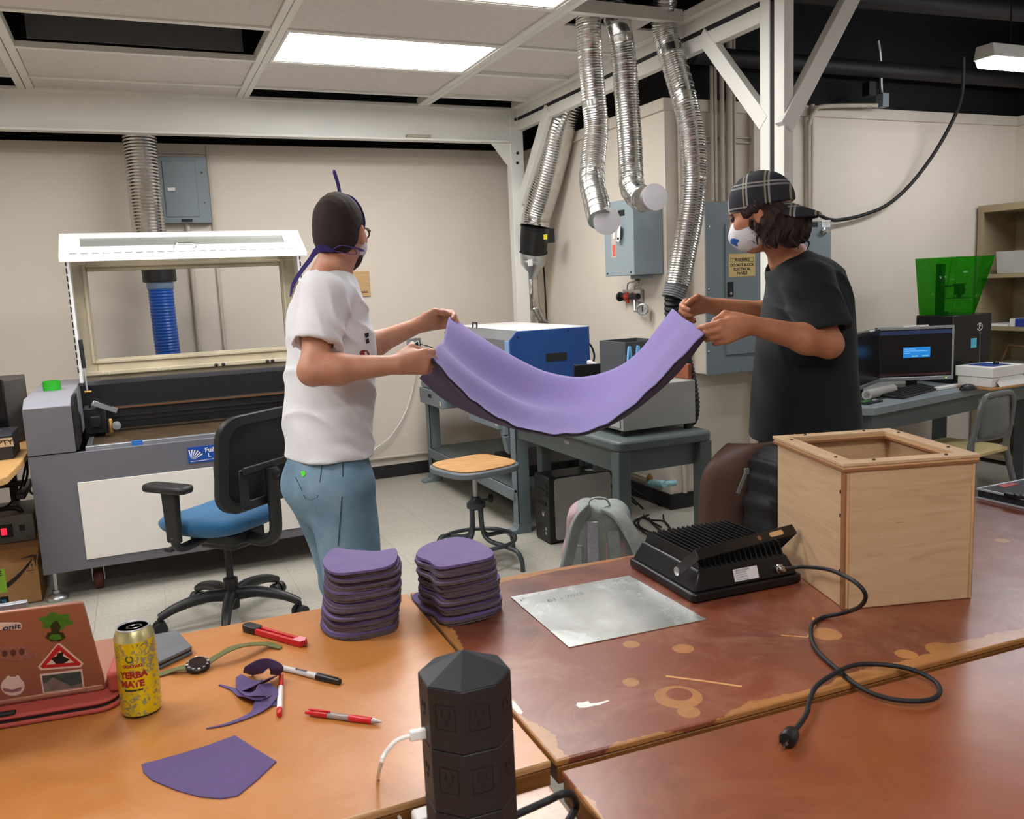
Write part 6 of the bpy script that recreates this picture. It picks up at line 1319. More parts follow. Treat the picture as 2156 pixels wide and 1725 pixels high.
# ================================================================== can
m = mat('can_yellow', (216, 196, 30), .28, metal=.35, var=0); g = NT(m); tc = g.n('ShaderNodeTexCoord'); n1 = g.noise(tc.outputs['Object'], 95, 3, .6, 1.5); n2 = g.noise(tc.outputs['Object'], 18, 3, .6)
f_ = g.math('MULTIPLY', g.math('GREATER_THAN', n1, .52), g.math('GREATER_THAN', n2, .47)); g.l(g.mix(f_, lin((218, 198, 24)), lin((150, 150, 110))), g.p.inputs['Base Color'])
cc = onZ(300, 1497, ZT1); cn = thing('drink_can', (cc[0], cc[1], ZT1), 'yellow aluminium drink can with red lettering beside the laptop', 'can')
mb = MB(); mb.lathe([(.0325, .006), (.033, .010), (.033, .136)], cc, 40); bd = part('can_body', mb, m, cn)
mb = MB(); mb.lathe([(.024, 0), (.026, 0), (.0325, .0062)], cc, 40); part('bottom_rim', mb, mat('dark_foil', (60, 74, 70), .3, metal=.8), cn)
mb = MB(); mb.lathe([(.033, .136), (.0318, .142), (.028, .151), (.0265, .154)], cc, 40); part('shoulder', mb, mat('can_shoulder', (210, 204, 150), .3, metal=.7, var=.15, vscale=60), cn)
mb = MB(); mb.lathe([(.0265, .154), (.0272, .1555), (.0262, .157), (.0248, .155), (.0235, .151), (0, .151)], cc, 36); ld_ = part('lid', mb, mat('can_lid_aluminium', (196, 196, 200), .4, metal=.15, var=.03), cn)
mb = MB(); c3 = Vector(cc) + Vector((.002, 0, .1525)); mb.tube([c3 + Vector((.012 * math.cos(t), .008 * math.sin(t), .001)) for t in np.linspace(0, 2 * PI, 17)[:-1]], .0014, 6, closed=True); part('pull_tab', mb, M_chrome, ld_)
va = math.atan2(-cc[0], -cc[1])
def can_text(txt, size, z, m, da=0.0, bold=.0004, space=1.0):
    mb = text_mb(txt, size, Matrix(), 'CENTER', bold=bold, space=space); R = .0333
    a0 = math.atan2(CAMP[1] - cc[1], CAMP[0] - cc[0]) + da
    mb.v = [(cc[0] + R * math.cos(a0 + x / R), cc[1] + R * math.sin(a0 + x / R), cc[2] + z + y) for x, y, _ in mb.v]; return part('lettering', mb, m, bd)
M_redp = mat('red_print_can', (150, 34, 30), .4, var=0)
can_text('GUAYAKI', .0075, .096, M_redp, -.25); can_text('YERBA', .0155, .080, M_redp, -.25, .0009); can_text('MATE', .0155, .064, M_redp, -.35, .0009); can_text('ENLIGHTEN MINT', .0038, .053, M_inkblack, -.3)
mb = MB(); a0 = math.atan2(CAMP[1] - cc[1], CAMP[0] - cc[0]) - .35; R = .0334
mb.tube([(cc[0] + R * math.cos(a0 + .0055 * math.cos(t) / R), cc[1] + R * math.sin(a0 + .0055 * math.cos(t) / R), cc[2] + .109 + .0055 * math.sin(t)) for t in np.linspace(.6 * PI, 2.4 * PI, 16)], .0012, 5); part('wreath_print', mb, mat('dark_green_print', (48, 84, 44), .5, var=0), bd)
mb = MB()
for k in range(7):
    t0 = .55 + k * .28; a1 = a0 + .3; P0 = (.3 + .012 * math.cos(t0) / R, .112 + .012 * math.sin(t0) * .6); P1 = (.3 + .034 * math.cos(t0) / R, .112 + .030 * math.sin(t0) * .5); dq = .04
    mb.add([(cc[0] + R * math.cos(a0 + u), cc[1] + R * math.sin(a0 + u), cc[2] + min(v + .006, .134)) for u, v in (P0, (P1[0] + dq, P1[1]), (P1[0] - dq, P1[1] + .002))], [(0, 1, 2)])
part('sun_rays', mb, mat('grey_green_print', (132, 130, 84), .4, metal=.3, var=0), bd)

# ================================================================== laptop in a red sleeve
M_cop = mat('copper_laptop', (160, 110, 88), .4, metal=.2, var=.03); M_slv = mat('red_neoprene', (172, 74, 66), .75, var=.05, vscale=30, bump=.15, bscale=400)
br_ = Vector(onZ(222, 1442, ZT1 + .030)); bl0 = Vector(onZ(0, 1477, ZT1 + .030)); dx = (bl0 - br_).normalized(); tr = Vector(onZ(197, 1266, .962))
lp = thing('laptop', (br_.x - .15, br_.y + .1, ZT1), 'copper coloured laptop seen from behind its lid, covered in stickers', 'laptop')
dx.z = 0; dx.normalize(); upv = (tr - br_); upv = upv - dx * upv.dot(dx); LH = upv.length; upv.normalize(); nrm = dx.cross(upv).normalized()
if nrm.y > 0: nrm = -nrm
LW = .325; ou = br_; TLid = Matrix(((-dx.x, upv.x, nrm.x, ou.x + dx.x * LW), (-dx.y, upv.y, nrm.y, ou.y + dx.y * LW), (-dx.z, upv.z, nrm.z, ou.z + dx.z * LW), (0, 0, 0, 1)))   # local x to the right, y up the lid, z towards the camera
mb = MB(); mb.prism(rrect(0, LW, 0, LH, .008, 4), -.006, 0, 'z', TLid); lidp = part('lid', mb, M_cop, lp, .0015)
mb = MB(); mb.prism(rrect(.006, LW - .006, .01, LH - .008, .006, 3), -.0072, -.006, 'z', TLid); part('screen', mb, M_scr, lidp)
bv = Vector((-dx.y, dx.x, 0)); bv = bv if bv.y > 0 else -bv
TB_ = Matrix(((-dx.x, bv.x, 0, ou.x + dx.x * LW), (-dx.y, bv.y, 0, ou.y + dx.y * LW), (0, 0, 1, ZT1 + .0285), (0, 0, 0, 1)))
mb = MB(); mb.prism(rrect(0, LW, -.002, .222, .01, 4), -.007, .004, 'z', TB_); part('base', mb, M_cop, lp, .002)
mb = MB(); mb.box(.03, LW - .03, -.004, .004, -.004, .004, TB_); part('hinge', mb, M_cop, lp, .002)
def stk(px, py):   # pixel -> lid coordinates
    r = ray(px, py); n_ = np.array(nrm); o_ = np.array(ou); t = ((o_ - CAMP) @ n_) / (r @ n_); P = Vector(CAMP + r * t); q = P - (ou + dx * LW); return (-q.dot(dx), q.dot(upv))
def sticker(poly, m, name='sticker', z=.0006, parent=None, label=None):
    mb = MB(); mb.prism([stk(*p) for p in poly], z - .0004, z, 'z', TLid); return part(name, mb, m, parent or lidp, label=label)
def blob(cx, cy, rx, ry, n=20, f=0, k=5, ph=0): return [(cx + rx * (1 + f * math.sin(k * t + ph)) * math.cos(t), cy + ry * (1 + f * math.sin(k * t + ph)) * math.sin(t)) for t in np.linspace(0, 2 * PI, n + 1)[:-1]]
M_stw = mat('sticker_white', (226, 214, 210), .45, var=0); M_stg = mat('sticker_green', (64, 130, 40), .5, var=.2, vscale=90); M_stdg = mat('sticker_dark_green', (36, 54, 26), .5, var=.1); M_str = mat('sticker_red', (190, 40, 44), .45, var=0)
s_ = sticker(blob(118, 1308, 33, 17, 36, .16, 6), M_stg, label='green tree sticker'); sticker([(106, 1318), (114, 1308), (122, 1308), (128, 1320), (124, 1332), (108, 1330)], M_stdg, z=.001, parent=s_); sticker(blob(117, 1340, 20, 11, 24, .08, 7), M_stdg, z=.0009, parent=s_); sticker(blob(117, 1341, 13, 6, 20, .1, 5), M_stg, z=.0013, parent=s_)
s_ = sticker([(127, 1355), (176, 1397), (170, 1405), (86, 1411), (80, 1404), (120, 1356)], M_stw, label='triangular warning sticker'); sticker([(125, 1358), (171, 1397), (167, 1401), (90, 1407), (85, 1403), (121, 1358)], M_str, z=.0009, parent=s_); sticker([(126, 1370), (156, 1394), (98, 1399)], M_stw, z=.0012, parent=s_); sticker([(108, 1386), (120, 1380), (122, 1374), (134, 1372), (132, 1380), (148, 1388), (134, 1396), (118, 1397)], M_inkblack, z=.0015, parent=s_)
s_ = sticker([(84, 1420), (173, 1409), (178, 1450), (91, 1462)], M_stw, label='rectangular sticker of dark waves'); sticker([(88, 1423), (170, 1413), (174, 1446), (94, 1457)], mat('sticker_slate', (62, 84, 86), .5, var=.3, vscale=60), z=.0009, parent=s_); sticker([(92, 1440), (112, 1426), (128, 1434), (150, 1444), (172, 1438), (173, 1446), (95, 1456)], mat('sticker_grey', (128, 124, 120), .5, var=.3, vscale=70), z=.0012, parent=s_)
s_ = sticker(blob(27, 1445, 25, 20, 24), M_stw, label='pale round sticker with two ears'); sticker(blob(18, 1432, 6, 9), M_stw, z=.0007, parent=s_); sticker(blob(37, 1431, 6, 9), M_stw, z=.0007, parent=s_); sticker([(6, 1448), (26, 1452), (46, 1446), (44, 1454), (26, 1458), (8, 1455)], mat('sticker_mauve', (150, 110, 120), .5, var=.1), z=.001, parent=s_)
s_ = sticker(rrect(-30, 46, 1311, 1326, 6, 4), M_stw, label='white sticker with italic lettering'); x_, y_ = stk(42, 1317); part('lettering', text_mb('onit', .0165, TLid @ Matrix.Translation((x_, y_, .0018)), 'RIGHT', shear=.25, bold=.0004), mat('navy_ink', (36, 30, 70), .5, var=0), s_)
s_ = sticker(blob(28, 1375, 48, 17, 30, .05, 5), mat('sticker_outline_brown', (150, 104, 92), .5, var=.25, vscale=120), label='line drawing sticker')
for cx_, cy_ in ((10, 1376), (28, 1374), (46, 1372)): sticker(blob(cx_, cy_, 6, 7), mat('sticker_ink_brown', (88, 60, 60), .5, var=.2), z=.0009, parent=s_)
sl = thing('laptop_sleeve', (br_.x - .12, br_.y + .05, ZT1), 'red neoprene laptop sleeve lying under the laptop', 'laptop sleeve')
TS = Matrix(((-dx.x, bv.x, 0, ou.x + dx.x * LW), (-dx.y, bv.y, 0, ou.y + dx.y * LW), (0, 0, 1, ZT1), (0, 0, 0, 1)))
mb = MB(); mb.prism(rrect(-.06, LW + .028, -.05, .235, .035, 5), .0005, .0105, 'z', TS); part('lower_layer', mb, M_slv, sl, .004)
mb = MB(); mb.prism(rrect(-.06, LW + .024, -.045, .235, .035, 5), .0118, .0205, 'z', TS); part('upper_layer', mb, M_slv, sl, .004)
mb = MB(); mb.prism(rrect(-.058, LW + .025, -.048, .233, .035, 5), .0100, .0124, 'z', TS); part('zip', mb, M_dark, sl)
mb = MB(); mb.prism(rrect(LW + .006, LW + .03, -.02, .235, .010, 4), .0205, .058, 'z', TS); part('folded_edge', mb, M_slv, sl, .006)
mb = MB(); mb.box(-.06, .19, -.046, -.034, .0205, .0265, TS); part('dark_tab', mb, M_dark, sl, .002)
a = onZ(0, 1268, 1.0); ac = Vector((-.30, 1.80, ZT1)); mb = MB(); mb.box(-.50, onY(50, 1270, 1.835)[0], 1.875, 1.89, ZT1 + .0005, onY(48, 1268, 1.875)[2]); single('aluminium_panel', mb, M_alu, 'upright aluminium panel behind the copper laptop', 'panel', bevel=.002)

# ================================================================== wallet, watch, knife, pens
W_ = [onZ(x, y, ZT1) for x, y in ((325, 1352), (375, 1343), (406, 1378), (335, 1412))]; c_ = np.mean(W_, 0)
wl = thing('wallet', (c_[0], c_[1], ZT1), 'grey folded wallet beside the wristwatch', 'wallet'); M_wal = mat('grey_leather', (96, 100, 104), .6, var=.08, vscale=40, bump=.2, bscale=250)
for z0, z1, s in ((.0005, .007, 1.0), (.010, .017, 1.0)): mb = MB(); mb.prism([(c_[0] + (p[0] - c_[0]) * s, c_[1] + (p[1] - c_[1]) * s) for p in W_], ZT1 + z0, ZT1 + z1); part('flap', mb, M_wal, wl, .002)
mb = MB(); mb.prism([(c_[0] + (p[0] - c_[0]) * .96, c_[1] + (p[1] - c_[1]) * .96) for p in W_], ZT1 + .006, ZT1 + .011); part('card_core', mb, M_dark, wl)
wc = Vector(onZ(416, 1398, ZT1 + .012)); wt = thing('wristwatch', (wc.x, wc.y, ZT1), 'black wristwatch with an olive strap lying open', 'watch'); M_olv = mat('olive_webbing', (98, 100, 56), .8, var=.1, vscale=80, bump=.3, bscale=300)
wT = Matrix.Translation((wc.x, wc.y, ZT1 + .004)) @ Matrix.Rotation(.05, 4, 'Z') @ Matrix.Rotation(.25, 4, 'X')
mb = MB(); mb.lathe([(.018, 0), (.022, .002), (.022, .009), (.019, .012), (.0165, .0125), (.0165, .0115), (0, .0115)], (0, 0, 0), 32, T=wT); cs_ = part('case', mb, M_black, wt)
for k in range(12):
    a = 2 * PI * k / 12; mb = MB(); mb.cbox((.0192 * math.cos(a), .0192 * math.sin(a), .0122), (.004, .0025, .0008), wT @ Matrix.Identity(4)); part('bezel_mark', mb, M_white if k % 3 == 0 else M_alu, cs_)
mb = MB(); mb.lathe([(.0163, .0117), (0, .0119)], (0, 0, 0), 28, T=wT); part('dial', mb, mat('brown_dial', (46, 34, 34), .12, var=.1), cs_)
part('strap', ribbon('s', [wc + Vector((.018, .002, -.004)), onZ(455, 1385, ZT1 + .014), onZ(490, 1366, ZT1 + .024), onZ(530, 1358, ZT1 + .016), onZ(565, 1358, ZT1 + .006), onZ(592, 1366, ZT1 + .001)], [.018, .02, .02, .02, .02, .010], M_olv, up=(0, 0, 1), th=.002), M_olv, wt)
part('strap', ribbon('s', [wc + Vector((-.018, .0, -.006)), onZ(380, 1408, ZT1 + .008), onZ(355, 1416, ZT1 + .002), onZ(330, 1424, ZT1 + .001)], [.018, .02, .02, .018], M_olv, th=.002), M_olv, wt)
def stick_T(pxa, pxb, h):
    a, b = Vector(onZ(*pxa, ZT1 + h)), Vector(onZ(*pxb, ZT1 + h)); d = (b - a); L = d.length; return Matrix.Translation((a.x, a.y, ZT1)) @ Matrix.Rotation(math.atan2(d.y, d.x), 4, 'Z'), L
# utility knife
T_, L = stick_T((518, 1322), (640, 1356), .006); M_redpl = mat('red_plastic', (196, 26, 34), .35, var=.03)
uk = thing('utility_knife', T_.translation, 'red and black snap blade knife on the orange table', 'knife'); 
mb = MB(); mb.box(.035, L, -.010, -.003, .001, .014, T_); mb.box(.035, L, .003, .010, .001, .014, T_); mb.box(L - .03, L, -.003, .003, .001, .014, T_); part('handle', mb, M_redpl, uk, .002)
mb = MB(); mb.prism(rrect(-.004, .045, -.0115, .0115, .010, 4), .001, .016, 'z', T_); part('end_grip', mb, M_black, uk, .002)
mb = MB(); mb.box(.04, L - .02, -.0028, .0028, .004, .007, T_); part('slider_rail', mb, M_galv, uk)
mb = MB(); mb.prism([(L - .022, -.0102), (L, -.0102), (L + .004, .0), (L - .005, .0102), (L - .022, .0102)], .0141, .0148, 'z', T_); part('sticker', mb, mat('pink_sticker', (230, 150, 160), .4, var=.1), uk)
mb = MB(); mb.prism([(L - .002, -.006), (L + .01, -.002), (L + .006, .004), (L - .002, .006)], .005, .0058, 'z', T_); part('blade', mb, M_chrome, uk)
# markers and pen
def pen(name, pxa, pxb, segs, label, cat='pen', r=.0055, extra=None):
    T_, L = stick_T(pxa, pxb, r); t = thing(name, T_.translation, label, cat)
    T2 = T_ @ Matrix.Translation((0, 0, r)) @ Matrix.Rotation(PI / 2, 4, 'Y')
    for nm, f0, f1, r0, r1, m in segs: mb = MB(); mb.lathe([(r0 * .9, f0 * L), (r0, f0 * L + .0008), (r1, f1 * L - .0008), (r1 * .85, f1 * L)], (0, 0, 0), 18, T=T2); q_ = part(nm, mb, m, t)
    return t, T_, L
M_sh = mat('marker_grey_barrel', (198, 198, 196), .4, var=.02)
t, T_, L = pen('marker', (592, 1406), (716, 1436), [('barrel', 0, .62, .0050, .0058, M_sh), ('cap', .62, 1, .0068, .0056, M_black)], 'grey marker with a black cap', 'marker', .006)
a = TR((0, 0, 0)); part('lettering', text_mb('MARKER', .0075, T_ @ Matrix.Translation((L * .36, -.002, .0121)), shear=.2, bold=.0003), M_inkblack, t)
mb = MB(); mb.box(L * .66, L * .97, -.0015, .0015, .0115, .0135, T_); part('clip', mb, M_black, t, .0005)
pen('marker', (592, 1424), (588, 1506), [('cap', 0, .30, .0045, .0052, M_redpl), ('barrel', .30, .86, .0048, .0048, M_lidw), ('end_plug', .86, 1, .0050, .0044, M_redpl)], 'thin white marker with a red cap and red end', 'marker', .0052)
t, T_, L = pen('ballpoint_pen', (643, 1500), (805, 1521), [('clicker', 0, .07, .0028, .0032, M_redpl), ('barrel', .07, .30, .0052, .0054, M_redpl), ('clear_barrel', .30, .58, .0052, .0052, mat('smoke_barrel', (150, 138, 134), .2, var=.1)), ('grip', .58, .87, .0058, .0056, M_redpl), ('tip', .87, 1, .0050, .0008, M_galv)], 'red click pen with a smoky barrel', 'pen', .0056)
mb = MB(); mb.box(L * .05, L * .33, -.002, .002, .0112, .0132, T_); part('clip', mb, M_redpl, t, .0006)

# ================================================================== power tower
M_pt = mat('matte_black_tower', (30, 28, 30), .5, var=.06); tc_ = np.array([.322, .925]); R8 = .0565
pt = thing('power_tower', (tc_[0], tc_[1], ZT3), 'black octagonal tower power strip in the foreground', 'power strip')
ang0 = math.atan2(-tc_[1], -tc_[0]) + math.radians(17)
O8 = lambda r: [(tc_[0] + r * math.cos(ang0 + PI / 8 + k * PI / 4), tc_[1] + r * math.sin(ang0 + PI / 8 + k * PI / 4)) for k in range(8)]
mb = MB(); mb.prism([(tc_[0] + .085 * math.cos(a), tc_[1] + .085 * math.sin(a)) for a in np.linspace(0, 2 * PI, 9)[:-1] + ang0 + PI / 8], ZT3 + .001, ZT3 + .032); part('foot', mb, M_pt, pt, .008)
zb = [ZT3 + .032, ZT3 + .11, ZT3 + .19, ZT3 + .268]; tiers = []
for i in range(3): mb = MB(); mb.prism(O8(R8), zb[i] + (.0006 if i else 0), zb[i + 1] - .0006); tiers.append(part('tier', mb, M_pt, pt, .0012))
mb = MB(); o8 = O8(R8); mb.add([(x, y, zb[3]) for x, y in o8] + [(tc_[0], tc_[1], zb[3] + .027)], [(k, (k + 1) % 8, 8) for k in range(8)] + [tuple(reversed(range(8)))]); part('cap', mb, mat('tower_cap', (38, 40, 44), .45, var=.03), pt, .001, smooth=10)
for i in range(3):
    for k in range(8):
        a = ang0 + k * PI / 4; n_ = Vector((math.cos(a), math.sin(a), 0)); ap = R8 * math.cos(PI / 8)
        if n_.dot(Vector((-tc_[0], -tc_[1], 0)).normalized()) < -.2: continue
        T_ = face_T(Vector((tc_[0], tc_[1], (zb[i] + zb[i + 1]) / 2 + .004)) + n_ * ap, Vector((-n_.y, n_.x, 0)), (0, 0, 1))
        mb = MB(); mb.frame(-.013, .013, -.016, .016, .0012, 0, .0008); mb.xf(T_ @ Matrix.Rotation(PI / 2, 4, 'X') @ Matrix.Scale(-1, 4, (0, 1, 0))); so_ = part('socket', mb, M_pt, tiers[i])
        mb = MB(); mb.box(-.0055, -.004, -.0, .008, .0001, .0009, T_); mb.box(.004, .0055, -.0, .008, .0001, .0009, T_); mb.lathe([(.0028, .0), (.0028, .0009), (0, .0009)], (0, -.007, 0), 10, T=T_); part('socket_slots', mb, M_inkblack, so_)
qa = Vector((tc_[0] + .055, tc_[1] + .012, ZT3 + .05)); pp = [qa, Vector(onZ(1150, 1688, .775)), Vector(onZ(1185, 1672, .785)), Vector(onZ(1205, 1676, .77)), Vector(onZ(1212, 1700, .735)), Vector(onZ(1190, 1740, .727))]
mb = MB(); mb.tube([tuple(p) for p in spline(pp, 6)], .0052, 10); part('mains_cord', mb, M_rubber, pt)
# white cable plugged into the left side, and its charger block
uc = thing('charging_cable', (.24, .93, ZT3), 'white charging cable arcing out of the black power tower', 'cable')
q0 = Vector(onY(896, 1545, .93)); mb = MB(); mb.bar(q0 + Vector((.012, 0, 0)), Vector(onY(862, 1550, .93)), .008, .013); part('plug', mb, M_white, uc, .002)
mb = MB(); mb.tube([tuple(p) for p in spline([onY(866, 1549, .93), onY(835, 1560, .93), onY(812, 1585, .93), onY(801, 1612, .94), onZ(796, 1640, .745), onZ(800, 1680, .727), onZ(830, 1705, .727), onZ(850, 1740, .727)], 6)], .0026, 8); part('wire', mb, M_white, uc)
mb = MB(); mb.cbox((onZ(888, 1722, ZT3 + .03)[0], onZ(888, 1722, ZT3 + .03)[1] - .015, ZT3 + .033), (.03, .03, .028), TR((0, 0, 0))); single('charger_block', mb, M_white, 'small white charger block at the foot of the black power tower', 'charger', bevel=.004)

# ================================================================== mixer case at the far right of the table
mc0 = onZ(2055, 1028, .777); mx = thing('equipment_case', (mc0[0] + .2, mc0[1] - .15, ZT1), 'flat black equipment case with aluminium edging and a red sticker', 'equipment case')
x0, y1 = mc0[0], mc0[1]; x1, y0 = 2.70, y1 - .36
mb = MB(); mb.box(x0 + .004, x1 - .004, y0 + .004, y1 - .004, ZT1 + .003, .774); part('case', mb, mat('black_vinyl_case', (34, 34, 38), .6, var=.1, vscale=80, bump=.2, bscale=300), mx)
mb = MB()
for z in (.7455, .772): mb.box(x0, x1, y0, y0 + .006, z, z + .006); mb.box(x0, x1, y1 - .006, y1, z, z + .006); mb.box(x0, x0 + .006, y0 + .006, y1 - .006, z, z + .006); mb.box(x1 - .006, x1, y0 + .006, y1 - .006, z, z + .006)
part('edging', mb, mat('pale_aluminium', (206, 214, 226), .35, metal=.5, var=.03), mx, .001, kind='stuff')
P4 = [onZ(x, y, .7775) for x, y in ((2096, 1019), (2120, 1015), (2145, 1017), (2115, 1025))]; mb = MB(); mb.prism([(p[0], p[1]) for p in P4], .7742, .7752); part('red_sticker', mb, mat('red_sticker', (206, 60, 66), .5, var=.02), mx)
for k in range(4):
    p = onZ(2128 + 14 * k, 1042 + 2 * k, .780); mb = MB(); mb.cbox((p[0], p[1], .779), (.022, .03, .010)); part('latch', mb, M_black, mx, .002)
# ================================================================== people
def skin_mat(name, col):
    m = mat(name, col, .5, var=0, bump=.08, bscale=350); g = NT(m); geo = g.n('ShaderNodeNewGeometry')
    n1 = g.noise(geo.outputs['Position'], 14, 4, .6); c = lin(col)
    g.l(g.ramp(n1, [(.3, (c[0] * .86, c[1] * .74, c[2] * .70, 1)), (.6, c), (.8, (min(1, c[0] * 1.08), c[1] * 1.04, c[2] * 1.02, 1))]), g.p.inputs['Base Color'])
    g.p.inputs['Subsurface Weight'].default_value = .08; g.p.inputs['Subsurface Radius'].default_value = (.012, .005, .003); g.p.inputs['Subsurface Scale'].default_value = .6
    return m
M_skin1 = skin_mat('skin_warm', (192, 138, 112)); M_skin2 = skin_mat('skin_tan', (188, 128, 96))
def unit(v): v = np.array(v, float); return v / np.linalg.norm(v)
def wob(p, k, a, seed=0.0):
    x, y, z = p.T
    return a * (np.sin(k * (x * .8 + z * .6) + 1.7 * np.sin(k * .53 * (y - z * .7) + seed)) * np.sin(k * .71 * (y + x * .4) + seed * 1.7) + .5 * np.sin(k * 1.9 * (z * .8 - y * .5) + seed * 2.3 + 1.3 * np.sin(k * x)))
def head_frame(fwd, up=(0, 0, 1)):
    f = unit(fwd); u = np.array(up, float); u = unit(u - f * (u @ f)); s = np.cross(u, f); return np.stack([f, s, u])      # rows: forward, left, up
def head_sdf(p, c, H, sc=1.0):
    q = (p - c) @ H.T / sc
    d = ell(q, (-.012, 0, .022), (.100, .077, .104))
    d = smin(d, ell(q, (.038, 0, -.050), (.060, .056, .070)), .05)
    d = smin(d, ell(q, (.055, 0, -.098), (.030, .030, .022)), .03)                # chin
    d = smin(d, rcone(q, (.092, 0, .012), (.113, 0, -.032), .009, .013), .02)     # nose
    d = smin(d, ell(q, (.080, 0, .030), (.022, .052, .014)), .02)                 # brow
    d = smin(d, ell(q, (.090, 0, -.066), (.014, .024, .010)), .014)               # lips
    for s in (-1, 1):
        d = smax(d, -ell(q, (.098, s * .034, .010), (.016, .017, .011)), .014)    # eye sockets
        d = smin(d, ell(q, (.060, s * .048, -.022), (.028, .02, .022)), .03)      # cheekbones
        e = ell(q, (-.006, s * .080, -.014), (.019, .010, .033)); e = smax(e, -ell(q, (-.001, s * .091, -.012), (.011, .007, .020)), .006)
        d = smin(d, e, .008)
    return d * sc
def hand_sdf(p, wr, d, n, l, side_thumb=1.0, curls=(.55, .6, .65, .7), pinch=.5, sc=1.0):
    """wr wrist point, d towards the knuckles, n out of the palm, l towards the thumb side"""
    d = unit(d); n = np.array(n, float); n = unit(n - d * (n @ d)); l0 = np.cross(d, n); l = l0 if l0 @ np.array(l, float) > 0 else -l0
    P = lambda a, b, c: wr + (d * a + l * b + n * c) * sc
    out = None
    kn = [(.092, .030), (.096, .010), (.091, -.010), (.083, -.028)]; ln = [(.042, .026, .021), (.046, .029, .022), (.042, .027, .021), (.034, .021, .019)]; rr = [.0098, .0100, .0095, .0085]
    palm = rcone(p, P(.0, .0, 0), P(.05, .006, .002), .026 * sc, .024 * sc)
    for (a, b) in kn: palm = smin(palm, rcone(p, P(.018, b * .55, .0), P(a, b, .0), .016 * sc, .0118 * sc), .014)
    palm = smin(palm, rcone(p, P(.015, .018, .010), P(.055, .034, .014), .017 * sc, .013 * sc), .016)      # thumb muscle
    out = palm
    for i, ((a, b), L, r) in enumerate(zip(kn, ln, rr)):
        ang = 0.0; cur = np.array([a, b, 0.0]); pts = [cur.copy()]
        for j, lj in enumerate(L):
            ang += curls[i] * (1.05, 1.25, .75)[j]; cur = cur + lj * np.array([math.cos(ang), -.02 * j, math.sin(ang)]); pts.append(cur.copy())
        f = chain(p, [P(*q) for q in pts], [r * sc * 1.12, r * sc * 1.02, r * sc * .95, r * sc * .82], .004)
        out = smin(out, f, .005)
    t = [(.022, .030, .010), (.058, .050, .024), (.088, .046 - .010 * pinch, .026 + .010 * pinch), (.112, .036 - .018 * pinch, .030 + .014 * pinch)]
    return smin(out, chain(p, [P(*q) for q in t], [.0150 * sc, .0122 * sc, .0108 * sc, .0090 * sc], .006), .008)
def arm_sdf(p, sh, el, wr, r=(.050, .043, .041, .045, .027)):
    sh, el, wr = map(np.array, (sh, el, wr)); m1 = sh + (el - sh) * .5; m2 = el + (wr - el) * .28
    d = smin(rcone(p, sh, m1, r[0], r[1]), rcone(p, m1, el, r[1], r[2] * .93), .03)
    d = smin(d, smin(rcone(p, el, m2, r[2], r[3] * .96), rcone(p, m2, wr, r[3] * .96, r[4]), .03), .025); return d
def torso_axes(f): f = unit(f); return f, np.array([-f[1], f[0], 0.0])     # forward, left
def oval(p, c, f, l, rf, rl, rz): 
    q = p - np.array(c, float); return ell(np.stack([q @ f, q @ l, q[:, 2]], 1), (0, 0, 0), (rf, rl, rz))
def ring_torso(p, secs, f, l):
    """lofted oval torso: secs of (centre, rf, rl) from bottom to top"""
    zs = np.array([s[0][2] for s in secs]); z = np.clip(p[:, 2], zs[0], zs[-1])
    cx = np.interp(z, zs, [s[0][0] for s in secs]); cy = np.interp(z, zs, [s[0][1] for s in secs]); rf = np.interp(z, zs, [s[1] for s in secs]); rl = np.interp(z, zs, [s[2] for s in secs])
    dx = p[:, 0] - cx; dy = p[:, 1] - cy; a = dx * f[0] + dy * f[1]; b = dx * l[0] + dy * l[1]
    k = (np.abs(a / rf) ** 2.3 + np.abs(b / rl) ** 2.3) ** (1 / 2.3)
    d = (k - 1) * np.minimum(rf, rl); dz = np.maximum(p[:, 2] - zs[-1], zs[0] - p[:, 2])
    return smax(d, dz, .05)
def leg_pts(hip, knee, ank): return [np.array(hip), np.array(knee), np.array(ank)]

def person(name_label, cat, base, J, f, skin, hands, h=.0046):
    root = thing('person', (base[0], base[1], 0), name_label, cat)
    f_, l_ = torso_axes(f); H = head_frame(J['look'], J.get('hup', (0, 0, 1)))
    def body(p):
        d = head_sdf(p, J['head'], H, J.get('hs', 1.0))
        d = smin(d, rcone(p, J['neck'], J['head'] + H.T @ np.array([-.02, 0, -.055]), .058, .054), .03)
        d = smin(d, ring_torso(p, J['torso'], f_, l_), .05)
        d = smin(d, rcone(p, J['neck'], J['shL'], .05, .052), .04); d = smin(d, rcone(p, J['neck'], J['shR'], .05, .052), .04)
        for s in 'LR':
            d = smin(d, arm_sdf(p, J['sh' + s], J['el' + s], J['wr' + s], J.get('armr', (.050, .043, .041, .045, .027))), .02)
            d = smin(d, hand_sdf(p, J['wr' + s], **hands[s]), .012)
            hp, kn, an = J['hip' + s], J['kn' + s], J['an' + s]
            d = smin(d, rcone(p, hp, kn, .064, .046), .03); d = smin(d, rcone(p, kn, an, .052, .038), .03)
            d = smin(d, rcone(p, an - np.array([0, 0, .03]), an + f_ * .14 - np.array([0, 0, .05]), .036, .028), .03)
        return d
    allp = np.array([v for k, v in J.items() if k not in ('look', 'torso', 'hup', 'armr', 'hs')]); lo = allp.min(0) - np.array([.22, .22, .12]); hi = allp.max(0) + np.array([.22, .22, .16])
    lo[2] = -.01
    soft('body', body, lo, hi, h, skin, root)
    return root, H, f_, l_

